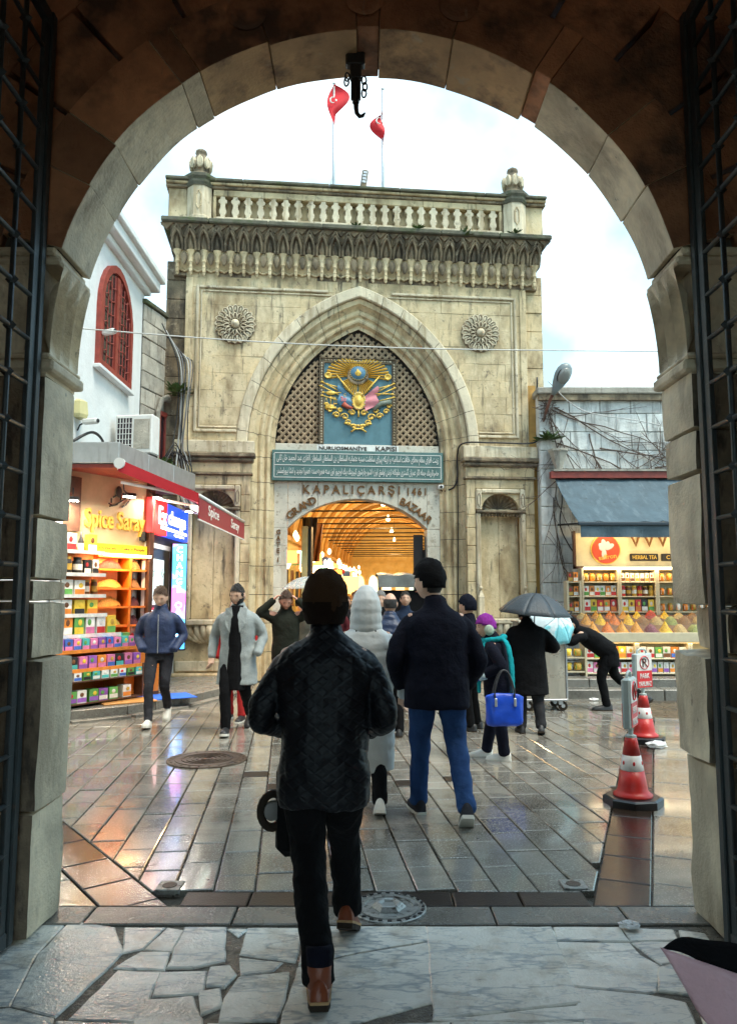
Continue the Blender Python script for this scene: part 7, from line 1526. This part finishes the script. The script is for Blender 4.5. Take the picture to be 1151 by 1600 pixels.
# 9 cart pusher
t,hm,pc,sc,dd=person('man in black bent low pushing the steel cart, in front of the spice stall',(3.50,11.30,0),R(88),1.68,pelvis=(0,-.02,.87),sh=(0,.40,1.17),hd=(0,.05,-.09),hrot=(0,R(-30),0),kn=((-.10,.12,.50),(.10,-.16,.48)),an=((-.11,.06,.09),(.11,-.58,.16)),toe=((0,0),(0,R(-38))),el=((-.24,.58,1.02),(.24,.58,1.02)),wr=((-.16,.80,1.12),(.16,.80,1.12)),hands=(0,1),top=c_blk,hem=-.22,bulk=1.02,vox=.013)
mb=MB(); shell(mb,hm,(1.12,1.13,1.12),lambda d:d.z>(.15 if d.y>0 else -.5),off=(0,0,.006),fn=None); mb.obj('cap',c_blk,t,smooth=True); mb=MB(); mb.ell((0,.115,.04),(.065,.05,.010),12,5,hm); mb.obj('cap_peak',c_blk,t,smooth=True); face(t,hm)
m_steel=M('worn_stainless_steel',(.46,.42,.35),.32,.25,3,0,.1,30,metal=.45,rvar=.12,stretch=(2,2,.5))
ct=thing('steel_cart','tall stainless steel cart on black castors pushed across the square','cart',(2.55,11.15,0),R(3))
mb=MB(); mb.box(-.36,.30,-.02,.42,.17,1.25,ch=.01); mb.obj('cabinet',m_steel,ct); mb=MB(); mb.box(-.38,.33,-.04,.44,1.25,1.285,ch=.006); mb.obj('top',m_steel,ct); mb=MB(); mb.box(-.37,.32,-.035,.43,.14,.17,ch=.005); mb.obj('base_rail',m_pole,ct); mb=MB(); mb.box(.30,.325,-.03,-.005,.17,1.4,ch=.004); mb.obj('corner_post',m_pole,ct); mb=MB(); mb.box(-.03,-.012,-.026,-.015,.2,1.22); mb.obj('panel_seam',m_black,ct); mb=MB(); mb.tube([(.36,-.02,1.3),(.42,.0,1.42),(.42,.4,1.42),(.36,.42,1.3)],.014,6); mb.obj('push_handle',m_black,ct)
for x,y in ((-.28,.0),(.22,-.0),(-.28,.4),(.22,.4)):
    mb=MB(); mb.box(x-.03,x+.03,y-.02,y+.02,.09,.14); fk=mb.obj('castor_fork',m_pole,ct); mb=MB(); mb.lathe([(.03,-.02),(.065,-.018),(.07,0),(.065,.018),(.03,.02)],16,T(x+.03,y,.07)@RX(PI/2)); mb.obj('castor_wheel',c_bsole,fk,smooth=False); mb=MB(); mb.lathe([(.028,-.024),(.028,.024)],10,T(x+.03,y,.07)@RX(PI/2)); mb.obj('castor_hub',m_pole,fk)
# 10..: people nearer the door
t,hm,pc,sc,dd=person('grey haired man in black coat facing us at the door',(.17,10.9,0),R(182),1.70,hrot=(0,R(-8),0),top=c_blk,vox=.014); hair(t,hm,c_hairg,'short',11); face(t,hm,c_hairg)
t,hm,pc,sc,dd=person('balding man from behind in navy blue puffer jacket',(.26,9.2,0),R(-5),1.66,top=c_pnav,puff=.10,pf=.10,bulk=1.15,hem=-.1,vox=.013,topname='puffer_jacket'); hair(t,hm,c_hairb,'bald',12)
t,hm,pc,sc,dd=person('person in dark knit hat just past the tall man\'s right shoulder',(1.28,9.6,0),R(60),1.62,top=c_nav,vox=.015); beanie(t,hm,c_nav,1.12,0,0,13); face(t,hm)
t,hm,pc,sc,dd=person('dark haired person under the clear plastic umbrella',(-1.02,12.1,0),R(175),1.60,top=c_blk,vox=.016,el=((-.27,-.04,1.13),(.3,.08,1.15)),wr=((-.27,.06,.9),(.1,.12,1.3))); hair(t,hm,c_hairb,'short',14); face(t,hm)
coats=[((.05,.03,.02),'brown'),((.30,.20,.07),'mustard'),((.015,.015,.02),'black'),((.12,.12,.13),'grey'),((.05,.02,.03),'plum'),((.02,.03,.06),'dark blue'),((.25,.24,.22),'pale grey'),((.03,.045,.03),'dark green'),((.16,.05,.03),'rust'),((.10,.02,.025),'wine red'),((.02,.02,.022),'charcoal'),((.20,.14,.09),'camel'),((.015,.025,.05),'slate blue'),((.28,.28,.27),'silver'),((.06,.05,.03),'khaki'),((.012,.02,.018),'bottle green'),((.09,.06,.045),'tan brown')]
spots=[(-.55,16.6,0,1.72),(-.15,17.6,3.1,1.68),(.05,16.2,.2,1.66),(.35,17.9,3.0,1.75),(.62,16.9,.3,1.7),(-.85,18.4,2.8,1.74),(.20,19.6,0,1.7),(-.40,20.6,3.2,1.72),(.75,19.2,2.9,1.7),(-.62,13.2,3.1,1.68),(-.20,13.9,3.0,1.72),(.18,12.7,.1,1.66),(.62,12.9,3.2,1.70),(-.85,14.1,.2,1.70),(.0,15.3,3.1,1.74),(.42,15.6,.1,1.68),(-.42,15.0,3.2,1.62)]
for k,((c,nm),(x,y,rz,h)) in enumerate(zip(coats,spots)):
    t,hm,pc,sc,dd=person('shopper in %s coat %s the gate door, %s'%(nm,'inside' if y>15.4 else 'just outside','walking in' if rz<1 else 'coming out'),(x,y,0),rz,h,top=CL('coat_%s'%nm.replace(' ','_'),c),bot=c_blk if k%2 else c_djean,vox=.02,fold=.015,kn=((-.10,.06,.5),(.10,-.02,.5)),an=((-.11,.14,.09),(.11,-.2,.11)),group='shoppers at the gate door')
    hair(t,hm,(c_hairb,c_hair,c_hairg)[k%3],'short',20+k)
    if rz>1: face(t,hm)
# covered trolley at the door
kt=thing('covered_trolley','dark trolley with grey plastic cover at the right of the gate door','trolley',(.62,14.2,0),R(4))
mb=MB(); mb.box(-.42,.42,-.1,.45,.9,1.75,ch=.02); mb.obj('body',c_blk,kt); mb=MB(); mb.grid(lambda i,j:(-.46+.92*i,-.16+.66*j,2.02+.05*math.sin(PI*j)+.015*math.sin(i*14)),12,6); mb.grid(lambda i,j:(-.46+.92*i,-.17-.02*math.sin(i*9)*j,2.02-.22*j),12,4); o=mb.obj('cover',CL('grey_plastic_sheet',(.17,.18,.17),.4),kt); o.modifiers.new('s','SOLIDIFY').thickness=.01
for x in (-.42,.42): mb=MB(); mb.tube([(x,-.12,0.1),(x,-.12,2.0)],.018,6); mb.obj('post',m_black,kt)
for x in (-.3,.3): mb=MB(); mb.lathe([(.03,-.02),(.12,-.018),(.13,0),(.12,.018),(.03,.02)],16,T(x,-.05,.13)@RX(PI/2)); mb.obj('wheel',c_bsole,kt)
mb=MB(); mb.box(-.42,.42,-.1,.45,.14,.2); mb.tube([(-.4,0,.2),(-.4,0,.9)],.02,6); mb.tube([(.4,0,.2),(.4,0,.9)],.02,6); mb.obj('chassis',m_black,kt)
# person sitting at the right just outside the picture, holding a pink umbrella
t,hm,pc,sc,dd=person('person crouching against the right wall, only an orange gloved hand in view',(1.62,2.30,0),R(20),1.6,pelvis=(0,-.05,.32),sh=(0,.12,.80),kn=((-.14,.30,.52),(.14,.30,.52)),an=((-.14,.18,.09),(.14,.18,.09)),el=((-.30,.25,.55),(.30,.1,.52)),wr=((-.24,.47,.52),(.2,.3,.45)),hands=(0,),curl=.9,top=c_blk,hem=-.05,vox=.014,skin=M('orange_skin',(.55,.16,.06),.5,.1,10,0,.05)); hair(t,hm,c_hairb,'short',40)
pu=thing('pink_umbrella','pale pink folded umbrella with black lining in the lower right corner','umbrella',(.95,2.66,.49))
m_pinkc=CL('pale_pink_nylon',(.80,.50,.56),.5,var=.06); 
def pf1(i,j):   # sagging folded cloth: i along the rim, j down
    x=.0+.46*i+.10*j*(1-i); return (x,-.05-.16*i+.05*math.sin(7*i+2*j)*j-.05*j,.02-.10*i-.42*j*(.35+.65*i**.5)+.03*math.sin(9*i)*j)
mb=MB(); mb.grid(pf1,22,12); o=mb.obj('pink_cloth',m_pinkc,pu,smooth=True); o.modifiers.new('s','SOLIDIFY').thickness=.006
mb=MB(); mb.grid(lambda i,j:(.01+.46*i,-.045-.16*i+.10*j*math.sin(PI*min(1,i*1.2)),.015-.10*i+.06*j*math.sin(PI*i)+.01*math.sin(13*i)),18,5); o=mb.obj('black_lining',c_blk,pu,smooth=True); o.modifiers.new('s','SOLIDIFY').thickness=.005
# ================================================================ traffic cones with no-parking signs, litter
m_cone=M('red_cone_plastic',(.50,.022,.018),.4,.15,6,.05,.06,60,stain=[((.22,.03,.03),6,.58,.7,W1,.5)]); m_rub=M('black_rubber',(.014,.014,.015),.3,.3,6,0,.1,60); m_sgn=P('sign_grey_plastic',(.42,.50,.50),.4); m_pap=P('sign_white_print',(.72,.70,.68),.4); m_sr=P('sign_red_print',(.58,.02,.025),.4)
def cone(loc,rz,srz,label):
    t=thing('traffic_cone',label,'traffic cone',loc,rz,'cones with parking signs'); t.scale=(.86,)*3
    mb=MB(); pl=[]
    for k in range(8): a=PI/8+PI*k/4; pl.append((.27*math.cos(a),.27*math.sin(a)))
    mb.prism(pl,0,.075,ch=.02); mb.obj('rubber_base',m_rub,t)
    mb=MB(); mb.lathe([(.175,.07),(.178,.09),(.150,.11),(.136,.13),(.128,.18),(.105,.31)],28); mb.lathe([(.0815,.442),(.060,.56),(.052,.60),(.035,.602)],28); mb.obj('cone_body',m_cone,t,smooth=True)
    mb=MB(); mb.lathe([(.1055,.308),(.107,.31),(.083,.443),(.08,.444)],28); bd_=mb.obj('white_band',m_pap,t,smooth=True)
    for k in range(6): a=2*PI*k/6+.26; mb=MB(); mb.ell((.096,0,.375),(.006,.012,.02),8,6,RZ(a)); mb.obj('reflector',m_sr,bd_)
    mb=MB(); mb.lathe([(.05,.60),(.05,.62),(.022,.63),(.022,.70)],14); mb.obj('collar',m_sgn,t)
    q_=RZ(srz)
    mb=MB(); mb.box(-.155,.155,-.038,.038,.69,1.15,q_,ch=.015); b=mb.obj('sign_case',m_sgn,t); mb=MB(); mb.tube(crom([(-.09,0,1.14),(-.07,0,1.19),(0,0,1.205),(.07,0,1.19),(.09,0,1.14)],4),.013,8,m=q_); mb.obj('handle',m_sgn,b,smooth=True)
    for s_ in (1,-1):
        Q=q_@RZ(0 if s_>0 else PI)
        mb=MB(); mb.box(-.138,.138,-.043,-.037,.925,1.135,Q); pn=mb.obj('white_panel',m_pap,b); mb=MB(); mb.box(-.138,.138,-.0435,-.037,.705,.924,Q); rp_=mb.obj('red_panel',m_sr,b)
        mb=MB(); mb.tube([(.085*math.cos(a),-.045,1.03+.085*math.sin(a)) for a in [2*PI*k/28 for k in range(28)]],[(.004,.010)]*28,6,closed=True,m=Q); mb.tube([(-.058,-.047,1.088),(.058,-.047,.972)],[(.010,.003)]*2,6,m=Q); mb.obj('prohibition_ring',m_sr,pn)
        for (bd,mt,z,w_,h_) in (('P',m_ink,1.03,None,.115),('PARK',m_pap,.858,.17,.065),('YAPILMAZ',m_pap,.755,.235,.06)):
            o=text('lettering',bd,mt,pn if bd=='P' else rp_,(0,0,0),(0,0,0),w_,h_,.002,.012); o.matrix_local=Q@T(0,-.0455,z)@RX(PI/2)
    return t
cone((2.11,6.26,.0),R(8),R(52),'nearer traffic cone with its parking sign turned edge on')
cone((3.14,8.85,.0),R(20),R(8),'farther traffic cone whose no parking sign faces us')
m_film=GL('crumpled_plastic_film',(.85,.87,.87),.75,.2)
def litter(name,loc,r,label,mat,sd):
    mb=MB(); mb.ell((0,0,r*.3),(r,r*.7,r*.35),14,9,fn=lambda d:1+.45*noise.noise(d*3+Vector((sd,0,0)))+.25*noise.noise(d*8+Vector((sd,1,0)))); o=mb.obj(name,mat); o.location=loc; return tag(o,label,'litter')
litter('plastic_litter',(3.14,8.47,.005),.11,'crumpled clear plastic lying at the foot of the farther cone',m_film,2); litter('paper_litter',(1.30,3.98,.004),.05,'scrap of white paper near the right jamb on the threshold',m_pap,5); litter('paper_litter',(3.55,12.2,.0),.07,'white scrap of litter by the steps below the spice stall',m_pap,9)
